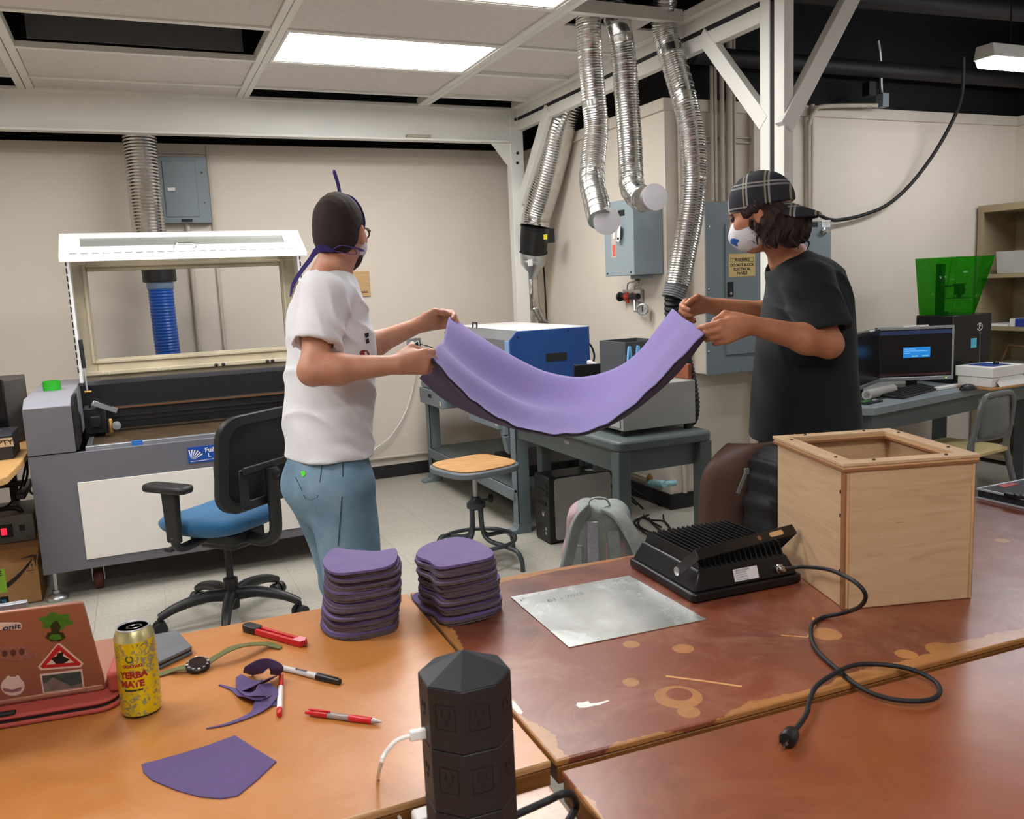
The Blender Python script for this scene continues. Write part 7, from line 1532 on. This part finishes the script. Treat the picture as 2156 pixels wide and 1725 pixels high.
# ---------------------------------------------------------------- man in white
Q = lambda x, y, Y: np.array(onY(x, y, Y))
f1 = unit((.95, .31, 0)); F_, L_ = torso_axes(f1)
J1 = dict(hs=.95, head=Q(716, 489, 2.76), look=(.56, .83, -.06), neck=Q(696, 588, 2.76), shR=Q(682, 622, 2.60), shL=Q(709, 624, 2.92), elR=Q(658, 782, 2.50), elL=Q(748, 742, 3.04), wrR=Q(836, 768, 2.44), wrL=Q(884, 684, 2.97))
pc1 = Q(690, 965, 2.76)
zs_ = lambda y: Q(690, y, 2.76)[2]
def sec(xl, xr, y, Y, rl, sh=.0):
    a, b = Q(xl, y, Y), Q(xr, y, Y); return ((a + b) / 2, abs(b[0] - a[0]) / 2 - sh, rl)
J1['torso'] = [sec(612, 772, 985, 2.77, .115, .055), sec(612, 772, 880, 2.77, .115, .055), sec(612, 772, 780, 2.77, .130, .045), sec(614, 762, 690, 2.77, .145, .045), sec(635, 740, 630, 2.77, .13, .03)]
hz = pc1[2] - .03
for s, k in (('R', -1), ('L', 1)):
    J1['hip' + s] = np.array([pc1[0], pc1[1], hz]) + L_ * (.085 * k)
    J1['kn' + s] = J1['hip' + s] + np.array([.0, 0, -.40]) + F_ * (.10 if k > 0 else -.0) + L_ * .03 * k
    J1['an' + s] = np.array([J1['kn' + s][0] - (.0 if k > 0 else .03), J1['kn' + s][1], .085]) + L_ * .02 * k
h1 = dict(R=dict(d=unit((.97, .0, .02)), n=(.15, .95, -.15), l=(0, 0, 1), curls=(.62, .70, .76, .8), pinch=.8, sc=.98),
          L=dict(d=unit((.93, -.12, .18)), n=(.05, -.9, -.35), l=(0, 0, 1), curls=(.72, .75, .8, .85), pinch=.5, sc=.98))
man1, H1, F1, L1 = person('person in a white t-shirt and jeans holding one end of the purple cloth', 'person', (pc1[0], pc1[1]), J1, f1, M_skin1, h1)
hd1 = J1['head']; HP1 = lambda a, b, c: hd1 + H1.T @ (np.array([a, b, c]) * .95)
M_hair1 = mat('dark_brown_hair', (44, 32, 28), .85, var=.25, vscale=120, bump=.5, bscale=500); M_beard = mat('dark_beard', (46, 32, 26), .9, var=.3, vscale=200, bump=.5, bscale=600)
def hair1(p):
    q = (p - hd1) @ H1.T / .95; d = ell(q, (-.012, 0, .022), (.105, .082, .109)); d = smin(d, ell(q, (-.055, 0, -.035), (.048, .060, .055)), .04)
    cut = np.maximum(q[:, 0] * .75 - q[:, 2] * .66 - .012, -q[:, 2] - .078); ear = -ell(q * np.array([1, 1, 1]), (.008, 0, -.025), (.036, .14, .050))
    return smax(smax(d, cut, .012), ear, .01) + wob(p, 160, .0008)
soft('hair', hair1, hd1 - .15, hd1 + .17, .0045, M_hair1, man1)
def beard1(p):
    q = (p - hd1) @ H1.T; q = q / .95; d = ell(q, (.036, 0, -.064), (.066, .061, .068)); cut = np.maximum(q[:, 2] + .050, -q[:, 0] + .005); return smax(smax(d, cut, .01), -ell(q, (.088, 0, -.05), (.02, .03, .03)), .01) + wob(p, 220, .001)
soft('beard', beard1, hd1 - .16, hd1 + .16, .005, M_beard, man1)
M_mask = mat('white_mask_cloth', (222, 222, 226), .8, var=.04, vscale=60)
def mask1(p):
    q = (p - hd1) @ H1.T; o = ell(q, (.036, 0, -.040), (.084, .070, .058)); i_ = ell(q, (.032, 0, -.040), (.080, .066, .054)); d = np.maximum(o, -i_); return np.maximum(d, .022 - q[:, 0] + .35 * q[:, 2])
mk1 = soft('face_mask', mask1, hd1 - .17, hd1 + .17, .0035, M_mask, man1)
M_tie = mat('purple_tie', (72, 58, 128), .8, var=.05)
def rib(pts, ws, up, th=.0016): return ribbon('r', pts, ws, M_tie, up=up, th=th)
# ties: band round the neck, bow, loop on top, tails
ring = [HP1(.07 * math.cos(t) - .018, .078 * math.sin(t), -.066 - .01 * math.cos(t)) for t in np.linspace(PI * .42, 2 * PI - PI * .42, 18)]
part('tie_band', rib(ring, [.016] * 3, HP1(0, 0, 1) - hd1), M_tie, mk1)
ov = [HP1(.085 * math.cos(t) + .02 - .0, .089 * math.cos(t * 0 + 0) * 0 + .090 * math.sin(t) * .93, .005) for t in (0, 1)]
def on_head(dv):
    dv = H1.T @ unit(dv); r_ = .05
    for _ in range(40): r_ += max(-.01, min(.02, float(min(hair1((hd1 + dv * r_)[None])[0], head_sdf((hd1 + dv * r_)[None], hd1, H1, .95)[0])) * -.8))
    return hd1 + dv * (r_ + .002)
arc_ = [on_head((.30 - .1 * math.sin(t), -math.cos(t), math.sin(t))) for t in np.linspace(.1, PI - .1, 24)]
part('tie_band', rib(arc_, [.010] * 3, F1), M_tie, mk1)
kt = HP1(-.095, -.01, -.070); part('bow_loop', rib([kt, kt + H1.T @ np.array([-.008, -.03, .012]), kt + H1.T @ np.array([.012, -.062, .004]), kt + H1.T @ np.array([.016, -.068, -.014]), kt + H1.T @ np.array([.0, -.04, -.012]), kt], [.008, .012, .012, .012, .01, .008], (0, 0, 1)), M_tie, mk1)
part('tie_tail', rib([kt, Q(668, 528, 2.66), Q(652, 548, 2.66), Q(635, 570, 2.665), Q(618, 597, 2.67), Q(611, 625, 2.68)], [.012, .014, .014, .013, .012, .004], (.3, -.9, .2)), M_tie, mk1)
part('tie_tail', rib([kt, Q(675, 522, 2.655), Q(665, 530, 2.65), Q(658, 538, 2.65)], [.012, .018, .018, .014], (.3, -.9, .2)), M_tie, mk1)
tp = on_head((.05, 0, 1)) + np.array([0, 0, .0]); part('tie_loop', rib([tp, tp + np.array([-.004, 0, .03]), tp + np.array([-.012, 0, .062]), tp + np.array([-.006, .01, .068]), tp + np.array([.002, .008, .035]), tp + np.array([.006, .004, 0])], [.006] * 4, (.2, -1, 0)), M_tie, mk1)
# glasses
gl1 = thing; M_specs = mat('black_acetate', (20, 18, 18), .25)
tw = MB(); tw.tube([HP1(-.004, -.083, .008), HP1(.04, -.082, .012), HP1(.104, -.070, .012)], .0028, 8); sp1 = part('glasses', tw, M_specs, man1)
for s in (-1, 1):
    mb = MB(); mb.tube([HP1(.108 - .004 * math.cos(t), s * .036 + .027 * math.cos(t), .004 + .021 * math.sin(t)) for t in np.linspace(0, 2 * PI, 25)[:-1]], .0026, 8, closed=True); part('rim', mb, M_specs, sp1)
mb = MB(); mb.tube([HP1(.110, -.010, .008), HP1(.112, 0, .010), HP1(.110, .010, .008)], .0024, 8); part('bridge', mb, M_specs, sp1)
mb = MB(); mb.tube([HP1(-.004, .083, .008), HP1(.04, .082, .012), HP1(.104, .070, .012)], .0028, 8); part('temple', mb, M_specs, sp1)
# white t-shirt
M_wt = mat('white_cotton', (222, 222, 226), .9, var=.02, vscale=30, bump=.06, bscale=400, sheen=.1)
shl = lambda t, s: J1['sh' + s] + (J1['el' + s] - J1['sh' + s]) * t
T1 = [sec(600, 775, 1005, 2.77, .172, .010), sec(600, 776, 958, 2.77, .172, .010), sec(601, 779, 900, 2.77, .166, .010), sec(603, 785, 800, 2.77, .162, .010), sec(606, 776, 700, 2.77, .172, .012), sec(616, 752, 640, 2.77, .165, .012), sec(634, 733, 597, 2.77, .115, .006), sec(652, 720, 568, 2.77, .06, .0)]
HEM1 = T1[1][0][2]
hem_n = unit(J1['elR'] - J1['shR'])
def shirt1(p):
    d = ring_torso(p, T1, F1, L1)
    d = smin(d, rcone(p, J1['neck'] + np.array([0, 0, -.025]), J1['shR'], .056, .056), .06); d = smin(d, rcone(p, J1['neck'] + np.array([0, 0, -.025]), J1['shL'], .056, .056), .06)
    for s in 'RL':
        e_ = J1['sh' + s] + unit(J1['el' + s] - J1['sh' + s]) * .165
        sl_ = rcone(p, J1['sh' + s], e_, .062, .074); ax = unit(J1['el' + s] - J1['sh' + s]); cutp = (p - e_) @ ax + .004 * np.sin(((p - e_) @ F1) * 40)
        sl_ = smax(sl_, cutp, .008); cav = rcone(p, e_ - ax * .06, e_ + ax * .05, .050, .067)
        d = smin(d, sl_, .05); d = smax(d, -cav, .006) if s == 'R' else d
    # folds: radiating from the arm pit, sagging across the back, ripples at the hem
    q = p - (J1['shR'] + np.array([.05, -.04, .03])); u_ = q[:, 0] * .62 - q[:, 2] * .78; v_ = q[:, 0] * .78 + q[:, 2] * .62
    sleeve_ = np.exp(-((u_ - .10) / .10) ** 2 - (q[:, 1] / .12) ** 2)
    d = d - .0115 * (1 - np.abs(np.sin(v_ * 52 + 9 * u_ + 1.2 * np.sin(22 * u_)))) ** 2 * sleeve_ + .0030 * np.sin(v_ * 62 + 2.0 * np.sin(18 * u_) + 1) * sleeve_
    w_ = p[:, 0] * .5 + p[:, 2] * .87; d = d - .0075 * (1 - np.abs(np.sin(w_ * 21 + 9 * p[:, 1] + 1.6 * np.sin(13 * p[:, 0] + 5 * p[:, 2])))) ** 3 * np.clip((1.42 - p[:, 2]) / .15, 0, 1)
    d = d + wob(p, 14, .0030, .4) + .0022 * np.sin(p[:, 2] * 34 + 30 * p[:, 0] + 2 * np.sin(16 * p[:, 0])) + .0035 * np.sin(p[:, 2] * 100 + 22 * p[:, 0] + 2 * np.sin(20 * p[:, 0])) * np.exp(-((p[:, 2] - HEM1 - .06) / .04) ** 2) * np.exp(-((p[:, 0] - .60) / .08) ** 2)
    d = smax(d, -rcone(p, J1['neck'] + np.array([.004, 0, .0]), J1['head'], .072, .078), .006)
    d = smax(d, (HEM1 + .003 * np.sin(p[:, 0] * 26)) - p[:, 2], .004)
    return d
lo = np.min([J1['shR'], J1['shL'], J1['elR'], J1['elL'], Q(597, 960, 2.77)], 0) - .16; hi = np.max([J1['shR'], J1['shL'], J1['elR'], J1['elL'], Q(786, 800, 2.77)], 0) + .15
st1 = soft('t_shirt', shirt1, lo, hi, .0062, M_wt, man1)
def on_shirt(px, py): return Q(px, py, 2.62)
# chest print
def print_patch(fn, pts2d, Y0, m, parent, name, off=.002):
    """flat print pressed on the cloth: march each pixel ray to the surface"""
    mb = MB(); vs = []
    for px, py in pts2d:
        r = ray(px, py); r = r / np.linalg.norm(r); t = Y0 / r[1]
        for _ in range(60):
            d = fn((CAMP + r * t)[None])[0]; t += d * .7
            if d < .0006: break
        vs.append(CAMP + r * (t - off))
    mb.add(vs, [tuple(range(len(vs)))]); return part(name, mb, m, parent)
M_prk = mat('print_black', (40, 40, 54), .8, var=.1); M_prr = mat('print_maroon', (140, 52, 60), .8, var=.1)
print_patch(shirt1, [(767, 703), (776, 700), (777, 708), (770, 713)], 2.35, M_prk, st1, 'shirt_print'); print_patch(shirt1, [(769, 717), (776, 711), (778, 722), (771, 724)], 2.35, M_prk, st1, 'shirt_print')
print_patch(shirt1, [(757, 742), (763, 737), (773, 738), (778, 744), (778, 750), (768, 752), (759, 749)], 2.35, M_prr, st1, 'shirt_print'); print_patch(shirt1, [(767, 741), (772, 741), (774, 749), (770, 750), (768, 746)], 2.35, M_mask, st1, 'shirt_print', .004)
# jeans
m = mat('faded_denim', (112, 142, 164), .9, var=0, bump=.15, bscale=500); g = NT(m); geo = g.n('ShaderNodeNewGeometry'); n1 = g.noise(geo.outputs['Position'], 7, 4, .6); n2 = g.noise(geo.outputs['Position'], 220, 2)
cc = g.ramp(n1, [(.3, lin((92, 122, 144))), (.55, lin((118, 148, 168))), (.8, lin((146, 166, 178)))]); g.l(g.mix(g.math('MULTIPLY', n2, .3), cc, lin((74, 100, 124))), g.p.inputs['Base Color']); M_den = m
JT = [sec(607, 773, 1030, 2.77, .155, .008), sec(606, 773, 975, 2.77, .150, .012), sec(608, 770, 935, 2.77, .145, .014), sec(610, 768, 915, 2.77, .14, .018), sec(612, 766, 885, 2.77, .135, .022)]
def jeans1(p):
    d = ring_torso(p, JT, F1, L1)
    for s in 'RL':
        hp, kn, an = J1['hip' + s] + np.array([0, 0, -.06]), J1['kn' + s], J1['an' + s]
        d = smin(d, rcone(p, hp, kn, .108, .088), .05); d = smin(d, rcone(p, kn, an + np.array([0, 0, -.05]), .088, .082), .04)
    d = smin(d, oval(p, pc1 - F1 * .04 + np.array([0, 0, -.10]), F1, L1, .078, .12, .11), .05)
    d = d + wob(p, 15, .005, 1.1) + .004 * np.sin(p[:, 2] * 60 + 20 * p[:, 0]) * np.exp(-((p[:, 2] - .42) / .12) ** 2)
    return smax(d, .035 - p[:, 2], .004)
lo = np.min([J1['anR'], J1['anL'], pc1], 0) - .27; hi = np.max([J1['knR'], J1['knL'], pc1], 0) + .27; lo[2] = 0.0; hi[2] = pc1[2] + .17
jn1 = soft('jeans', jeans1, lo, hi, .0065, M_den, man1)
M_seam = mat('denim_seam', (52, 68, 84), .9, var=.1)
def seam(pxs, w, m, name): 
    mb = MB(); vs = []
    for px, py in pxs:
        for dx in (-w, w):
            r = ray(px + dx, py); r = r / np.linalg.norm(r); t = 2.3 / r[1]
            for _ in range(70):
                d = jeans1((CAMP + r * t)[None])[0]; t += d * .7
                if d < .0006: break
            vs.append(CAMP + r * (t - .0015))
    mb.add(vs, [(2 * i, 2 * i + 1, 2 * i + 3, 2 * i + 2) for i in range(len(pxs) - 1)]); return part(name, mb, m, jn1)
seam([(722, 962), (722, 1000), (720, 1050), (716, 1100), (712, 1150)], 1.3, M_seam, 'side_seam')
for line in ([(606, 968), (640, 972), (680, 967)], [(680, 967), (674, 1010), (668, 1048)], [(668, 1048), (655, 1053), (643, 1050)], [(643, 1050), (632, 1025), (622, 1005)]): seam(line, 1.0, M_seam, 'pocket_seam')
mb_ = print_patch(jeans1, [(633, 993), (640, 991), (643, 998), (639, 1004), (636, 1003)], 2.3, mat('neon_green_mark', (90, 230, 40), .8, var=0), jn1, 'paint_mark')
for s in 'RL':
    a_ = J1['an' + s].copy(); a_[2] = 0
    def shoe(p, a_=a_): return np.maximum(smin(rcone(p, a_ + np.array([0, 0, .055]) - F1 * .05, a_ + F1 * .17 + np.array([0, 0, .038]), .050, .040), rcone(p, a_ + np.array([0, 0, .05]), a_ + np.array([0, 0, .09]), .052, .05), .03), .002 - p[:, 2])
    soft('shoe', shoe, a_ - np.array([.15, .15, .01]), a_ + np.array([.30, .26, .16]), .008, mat('dark_shoe', (44, 42, 42), .6), man1)

# ---------------------------------------------------------------- man in black with the plaid cap
f2 = unit((-.88, .47, 0)); Fb, Lb = torso_axes(f2)
YC = 2.32
J2 = dict(hs=.93, head=Q(1601, 450, YC - .03), look=(-.62, .75, -.30), neck=Q(1662, 548, YC), shL=Q(1705, 600, 2.16), shR=Q(1668, 598, 2.48), elL=Q(1745, 725, 2.08), elR=Q(1660, 668, 2.58), wrL=Q(1578, 684, 2.15), wrR=Q(1484, 642, 2.62), armr=(.048, .043, .043, .047, .029))
def sec2(xl, xr, y, Y, rl, sh=0):
    a, b = Q(xl, y, Y), Q(xr, y, Y); w = np.linalg.norm(b - a) / 2 * .78; return ((a + b) / 2, w - sh, rl)
J2['torso'] = [sec2(1592, 1785, 930, YC, .150, .03), sec2(1598, 1782, 820, YC, .145, .03), sec2(1608, 1780, 700, YC, .155, .03), sec2(1625, 1772, 610, YC, .165, .03), sec2(1645, 1740, 555, YC, .14, .03)]
pc2 = Q(1690, 935, YC); hz = pc2[2] - .05
for s, k in (('R', -1), ('L', 1)):
    J2['hip' + s] = np.array([pc2[0], pc2[1], hz]) + Lb * (.085 * k); J2['kn' + s] = J2['hip' + s] + np.array([0, 0, -.39]) + Lb * .02 * k; J2['an' + s] = np.array([J2['kn' + s][0], J2['kn' + s][1], .085])
h2 = dict(L=dict(d=unit((-.93, .12, -.18)), n=(.25, .95, -.1), l=(0, 0, 1), curls=(.55, .62, .68, .74), pinch=.8, sc=1.02),
          R=dict(d=unit((-.93, .0, -.12)), n=(-.2, -.9, -.35), l=(0, 0, 1), curls=(.6, .68, .75, .8), pinch=.2, sc=.98))
man2, H2, F2, L2 = person('person in a black t-shirt and backwards plaid cap holding the purple cloth', 'person', (pc2[0], pc2[1]), J2, f2, M_skin2, h2)
hd2 = J2['head']; HP2 = lambda a, b, c: hd2 + H2.T @ (np.array([a, b, c]) * .93)
for s in (-1, 1):
    mb = MB(); mb.lathe([(0, -.011), (.008, -.008), (.011, 0), (.008, .008), (0, .011)], HP2(.087, s * .034, .010), 14); part('eye', mb, mat('eye_dark', (60, 44, 38), .2, var=.1), man2)
    mb = MB(); mb.tube([HP2(.094, s * .018, .027), HP2(.094, s * .035, .031), HP2(.083, s * .052, .025)], .003, 6); part('eyebrow', mb, M_hair1, man2)
M_hair2 = mat('brown_wavy_hair', (46, 30, 26), .8, var=.4, vscale=60, bump=.6, bscale=140, stretch=(1, 1, .35))
def hair2(p):
    q = (p - hd2) @ H2.T / .93
    d = ell(q, (-.045, 0, -.040), (.085, .094, .085)); d = smin(d, ell(q, (-.090, 0, -.080), (.058, .082, .072)), .04); d = smin(d, ell(q, (.020, .072, .030), (.030, .010, .026)), .018); d = smin(d, ell(q, (.020, -.072, .030), (.030, .010, .026)), .018); d = smin(d, ell(q, (.040, .064, .010), (.011, .008, .026)), .012); d = smin(d, ell(q, (-.005, .072, .022), (.040, .020, .032)), .015); d = smin(d, ell(q, (-.005, -.072, .022), (.040, .020, .032)), .015)
    d = smin(d, ell(q, (-.035, .080, -.075), (.040, .022, .060)), .02)
    w = p @ H2[0]; w2 = p @ H2[1]
    d = d + .0045 * np.sin(75 * w + 4 * np.sin(27 * p[:, 2]) + 40 * w2) + .003 * np.sin(190 * w + 5 * np.sin(39 * p[:, 2] + 1) + 110 * w2) + .0016 * np.sin(420 * w + 8 * np.sin(33 * p[:, 2]) + 260 * w2)
    d = smax(d, q[:, 2] - .052 - .16 * q[:, 0] + .95 * np.clip(-q[:, 0] - .05, 0, .2), .008); d = smax(d, -ell(q, (.006, 0, -.022), (.015, .15, .022)), .006); d = smax(d, q[:, 0] - .064, .01)
    return d
soft('hair', hair2, hd2 - .24, hd2 + .20, .0036, M_hair2, man2)
for k, (a, b, z0) in enumerate(((.02, .082, -.02), (-.01, .095, -.05), (-.05, .100, -.06), (-.09, .085, -.08), (-.12, .05, -.09), (-.06, .098, -.03), (.005, .09, -.04))):
    mb = MB(); P = [HP2(a + .010 * math.sin(2.2 * i + k), b + .006 * math.cos(1.7 * i + k), z0 - .022 * i) for i in range(5)]; mb.tube(spline(P, 5), [.009 - .0075 * i / 20 for i in range(21)], 6); part('hair_lock', mb, M_hair2, man2)
# plaid cap worn backwards
m = mat('plaid_cloth', (40, 42, 50), .9, var=0, bump=.1, bscale=500); g = NT(m); geo = g.n('ShaderNodeNewGeometry')
def stripes(vec, off, per, w):
    v = g.n('ShaderNodeVectorMath', operation='DOT_PRODUCT'); g.l(geo.outputs['Position'], v.inputs[0]); v.inputs[1].default_value = tuple(float(x) for x in vec)
    fr = g.math('FRACT', g.math('MULTIPLY', g.math('ADD', v.outputs['Value'], off), 1 / per)); return g.math('LESS_THAN', fr, w)
capu = unit(H2[2] * .95 - H2[0] * .25); capf = unit(H2[0] * .97 + H2[2] * .2)
base_o = -float(hd2 @ capu); base_f = -float(hd2 @ capf)
w1 = stripes(capu, base_o + .045 + 1, .075, .09); w2 = stripes(capu, base_o + .033 + 1, .075, .07); w3 = stripes(capf, base_f + .03 + 1, .07, .09); w4 = stripes(capf, base_f + .018 + 1, .07, .08)
c = g.mix(g.math('MULTIPLY', w2, .55), lin((42, 44, 52)), lin((190, 186, 180))); c = g.mix(g.math('MULTIPLY', w4, .6), c, lin((178, 166, 130))); c = g.mix(g.math('MULTIPLY', w1, .6), c, lin((160, 160, 160))); c = g.mix(g.math('MULTIPLY', w3, .55), c, lin((190, 188, 186))); g.l(c, g.p.inputs['Base Color']); M_plaid = m
def cap2(p):
    q = (p - hd2) @ H2.T / .93; d = ell(q, (-.014, 0, .034), (.117, .093, .112)); lim = q[:, 2] * .97 + q[:, 0] * -.12 - .018
    return smax(d, -lim, .006) + .0012 * np.cos(np.arctan2(q[:, 1], q[:, 0]) * 6)
cp_ = soft('cap', cap2, hd2 - .18, hd2 + .22, .0045, M_plaid, man2)
def brim2(p):
    q = (p - hd2) @ H2.T / .93; x, y, z = q.T; t = np.clip((-x - .07) / .10, 0, 1.2); zc = .026 - .084 * t - .045 * (y / .085) ** 2 * (1 - .2 * t)
    e = ell(np.stack([x, y, z * 0], 1), (-.092, 0, 0), (.100, .094, 1)); return smax(np.abs(z - zc) - .0066, np.maximum(e, x + .05), .004)
part_b = soft('brim', brim2, hd2 - .24, hd2 + .2, .0038, M_plaid, cp_)
mb = MB(); mb.lathe([(.007, 0), (.006, .004), (0, .006)], HP2(-.014, 0, .145), 12, H2[2]); part('button', mb, M_plaid, cp_)
# respirator style mask with blue print
def mask2(p):
    q = (p - hd2) @ H2.T / .93; o = ell(q, (.044, 0, -.050), (.082, .073, .070)); o = smin(o, rcone(q, (.09, 0, -.045), (.108, 0, -.05), .024, .014), .03); i_ = ell(q, (.040, 0, -.052), (.076, .068, .065)); d = np.maximum(o, -i_); return np.maximum(d, -.002 - q[:, 0] + .12 * q[:, 2] + wob(p, 60, .001))
def mk2_mi(c):
    q = (c - hd2) @ H2.T / .93; a = np.zeros(len(c), int)
    for (u, v, w, r) in ((.102, .036, -.066, .022), (.060, .062, -.004, .015), (.05, .066, -.105, .013), (.115, .0, -.03, .010)): a |= (np.linalg.norm(q - np.array([u, v, w]), axis=1) + .006 * np.sin(c[:, 2] * 400 + c[:, 0] * 300) < r)
    return a
soft('face_mask', mask2, hd2 - .19, hd2 + .18, .0032, [M_mask, mat('mask_blue_print', (36, 92, 164), .8, var=.15, vscale=90)], man2, fmi=mk2_mi)
# black t-shirt
M_bt = mat('black_cotton', (13, 21, 26), .85, var=.06, vscale=30, bump=.06, bscale=400, sheen=.04)
T2 = [sec2(1576, 1796, 960, YC, .205), sec2(1578, 1795, 918, YC, .205), sec2(1583, 1793, 830, YC, .200), sec2(1595, 1790, 720, YC, .190), sec2(1610, 1785, 630, YC, .195), sec2(1628, 1768, 572, YC, .180), sec2(1650, 1735, 535, YC, .12)]
def shirt2(p):
    d = ring_torso(p, T2, F2, L2)
    d = smin(d, rcone(p, J2['neck'] + np.array([0, 0, -.03]), J2['shR'], .062, .066), .06); d = smin(d, rcone(p, J2['neck'] + np.array([0, 0, -.03]), J2['shL'], .062, .068), .06)
    for s in 'RL':
        ax = unit(J2['el' + s] - J2['sh' + s]); e_ = J2['sh' + s] + ax * (.165 if s == 'L' else .13); sl_ = rcone(p, J2['sh' + s], e_, .064, .084); sl_ = smax(sl_, (p - e_) @ ax, .008); d = smin(d, sl_, .045)
        if s == 'L': d = smax(d, -rcone(p, e_ - ax * .06, e_ + ax * .05, .054, .077), .006)
    q = p - (J2['shL'] + np.array([0, 0, .02])); a_ = q @ F2; u_ = -a_ * .5 - q[:, 2] * .86; v_ = a_ * .86 - q[:, 2] * .5; sleeve_ = np.exp(-((u_ - .10) / .10) ** 2 - ((q @ L2) / .12) ** 2)
    d = d - .0115 * (1 - np.abs(np.sin(v_ * 44 + 8 * u_ + 1.2 * np.sin(20 * u_)))) ** 2 * sleeve_ + wob(p, 12, .003, 2.2) + .0085 * np.sin((p @ F2) * 40 + 5 * p[:, 2] + 1.5 * np.sin(9 * p[:, 2])) * np.clip((1.12 - p[:, 2]) / .3, 0, 1)
    d = smax(d, -rcone(p, J2['neck'] + F2 * .012 + np.array([0, 0, -.005]), J2['head'], .070, .08), .006)
    return smax(d, T2[1][0][2] - p[:, 2], .004)
ks = [J2['shR'], J2['shL'], J2['elR'], J2['elL'], T2[0][0]]; lo = np.min(ks, 0) - .26; hi = np.max(ks, 0) + .22; lo[2] = T2[0][0][2] - .03
soft('t_shirt', shirt2, lo, hi, .0065, M_bt, man2)
M_den2 = mat('dark_denim', (60, 74, 100), .9, var=.1, vscale=20, bump=.15, bscale=500)
JT2 = [sec2(1600, 1780, 1000, YC, .165, .0), sec2(1600, 1780, 930, YC, .16, .0), sec2(1605, 1775, 890, YC, .15, .01)]
def jeans2(p):
    d = ring_torso(p, JT2, F2, L2)
    for s in 'RL': d = smin(d, rcone(p, J2['hip' + s] + np.array([0, 0, -.05]), J2['kn' + s], .105, .085), .05); d = smin(d, rcone(p, J2['kn' + s], J2['an' + s] - np.array([0, 0, .05]), .085, .078), .04)
    return smax(d + wob(p, 15, .004, .2), .035 - p[:, 2], .004)
lo = np.min([J2['anR'], J2['anL'], pc2], 0) - .27; hi = np.max([J2['knR'], J2['knL'], pc2], 0) + .27; lo[2] = 0; hi[2] = pc2[2] + .10
soft('jeans', jeans2, lo, hi, .009, M_den2, man2)
for s in 'RL':
    a_ = J2['an' + s].copy(); a_[2] = 0
    def shoe(p, a_=a_): return np.maximum(smin(rcone(p, a_ + np.array([0, 0, .055]) - F2 * .05, a_ + F2 * .17 + np.array([0, 0, .038]), .050, .040), rcone(p, a_ + np.array([0, 0, .05]), a_ + np.array([0, 0, .09]), .052, .05), .03), .002 - p[:, 2])
    soft('shoe', shoe, a_ - np.array([.30, .2, .01]), a_ + np.array([.2, .28, .16]), .009, mat('dark_shoe', (44, 42, 42), .6), man2)

# ================================================================== the stretched purple cloth
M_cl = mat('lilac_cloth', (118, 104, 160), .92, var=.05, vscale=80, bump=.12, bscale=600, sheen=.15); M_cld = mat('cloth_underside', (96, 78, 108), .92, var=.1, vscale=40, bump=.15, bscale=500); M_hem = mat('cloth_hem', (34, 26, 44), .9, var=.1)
near = [(910, 754), (940, 790), (985, 835), (1040, 875), (1100, 902), (1180, 915), (1250, 905), (1310, 872), (1370, 820), (1430, 758), (1484, 703)]
far = [(948, 663), (985, 692), (1040, 727), (1100, 761), (1150, 783), (1210, 794), (1260, 788), (1310, 768), (1350, 735), (1385, 690), (1416, 650)]
low = [(884, 797), (930, 836), (990, 868), (1050, 892), (1110, 906), (1180, 916), (1250, 907), (1310, 880), (1378, 830), (1438, 774), (1486, 708)]
def edge(px, Ya, Yb):
    pts = [np.array(onY(x, y, Ya + (Yb - Ya) * i / (len(px) - 1))) for i, (x, y) in enumerate(px)]; return np.array(spline(pts, 6))
N_, Fr, Lw = edge(near, 2.43, 2.155), edge(far, 2.93, 2.60), edge(low, 2.72, 2.36)
pcl = thing('purple_cloth', N_[30], 'large lilac cloth sagging between the two people', 'cloth')
nu, nv = len(N_), 26; G = []
for i in range(nu):
    u = i / (nu - 1); row = []
    for j in range(nv):
        v = j / (nv - 1); p = Fr[i] * (1 - v) + N_[i] * v
        sag = -.035 * math.sin(PI * v) * math.sin(PI * min(1, .15 + u * .9)); fold = .030 * math.exp(-((u - .22) / .24) ** 2) * math.sin(9.5 * v + 3.2 * u + .4) * math.sin(PI * v) ** .6 + .010 * math.exp(-((u - .9) / .1) ** 2) * math.sin(8 * v + 2) * math.sin(PI * v)
        row.append((p[0], p[1], p[2] + sag + fold + .0022 * math.sin(70 * u + 3 * v) * (v ** 4)))
    G.append(row)
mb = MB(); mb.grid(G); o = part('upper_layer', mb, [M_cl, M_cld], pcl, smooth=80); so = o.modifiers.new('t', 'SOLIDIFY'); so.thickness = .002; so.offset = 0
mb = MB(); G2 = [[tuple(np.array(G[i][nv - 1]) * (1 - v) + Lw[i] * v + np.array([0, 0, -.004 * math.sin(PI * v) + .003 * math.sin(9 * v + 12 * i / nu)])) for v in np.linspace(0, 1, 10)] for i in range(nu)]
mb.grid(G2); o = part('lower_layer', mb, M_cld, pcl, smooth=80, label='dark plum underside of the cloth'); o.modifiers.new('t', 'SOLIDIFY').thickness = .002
mb = MB(); mb.tube([tuple(np.array(G[i][nv - 1]) + np.array([0, -.001, -.0015 + .0015 * math.sin(i * 1.9)])) for i in range(nu)], .0032, 6); part('hem', mb, M_hem, pcl)
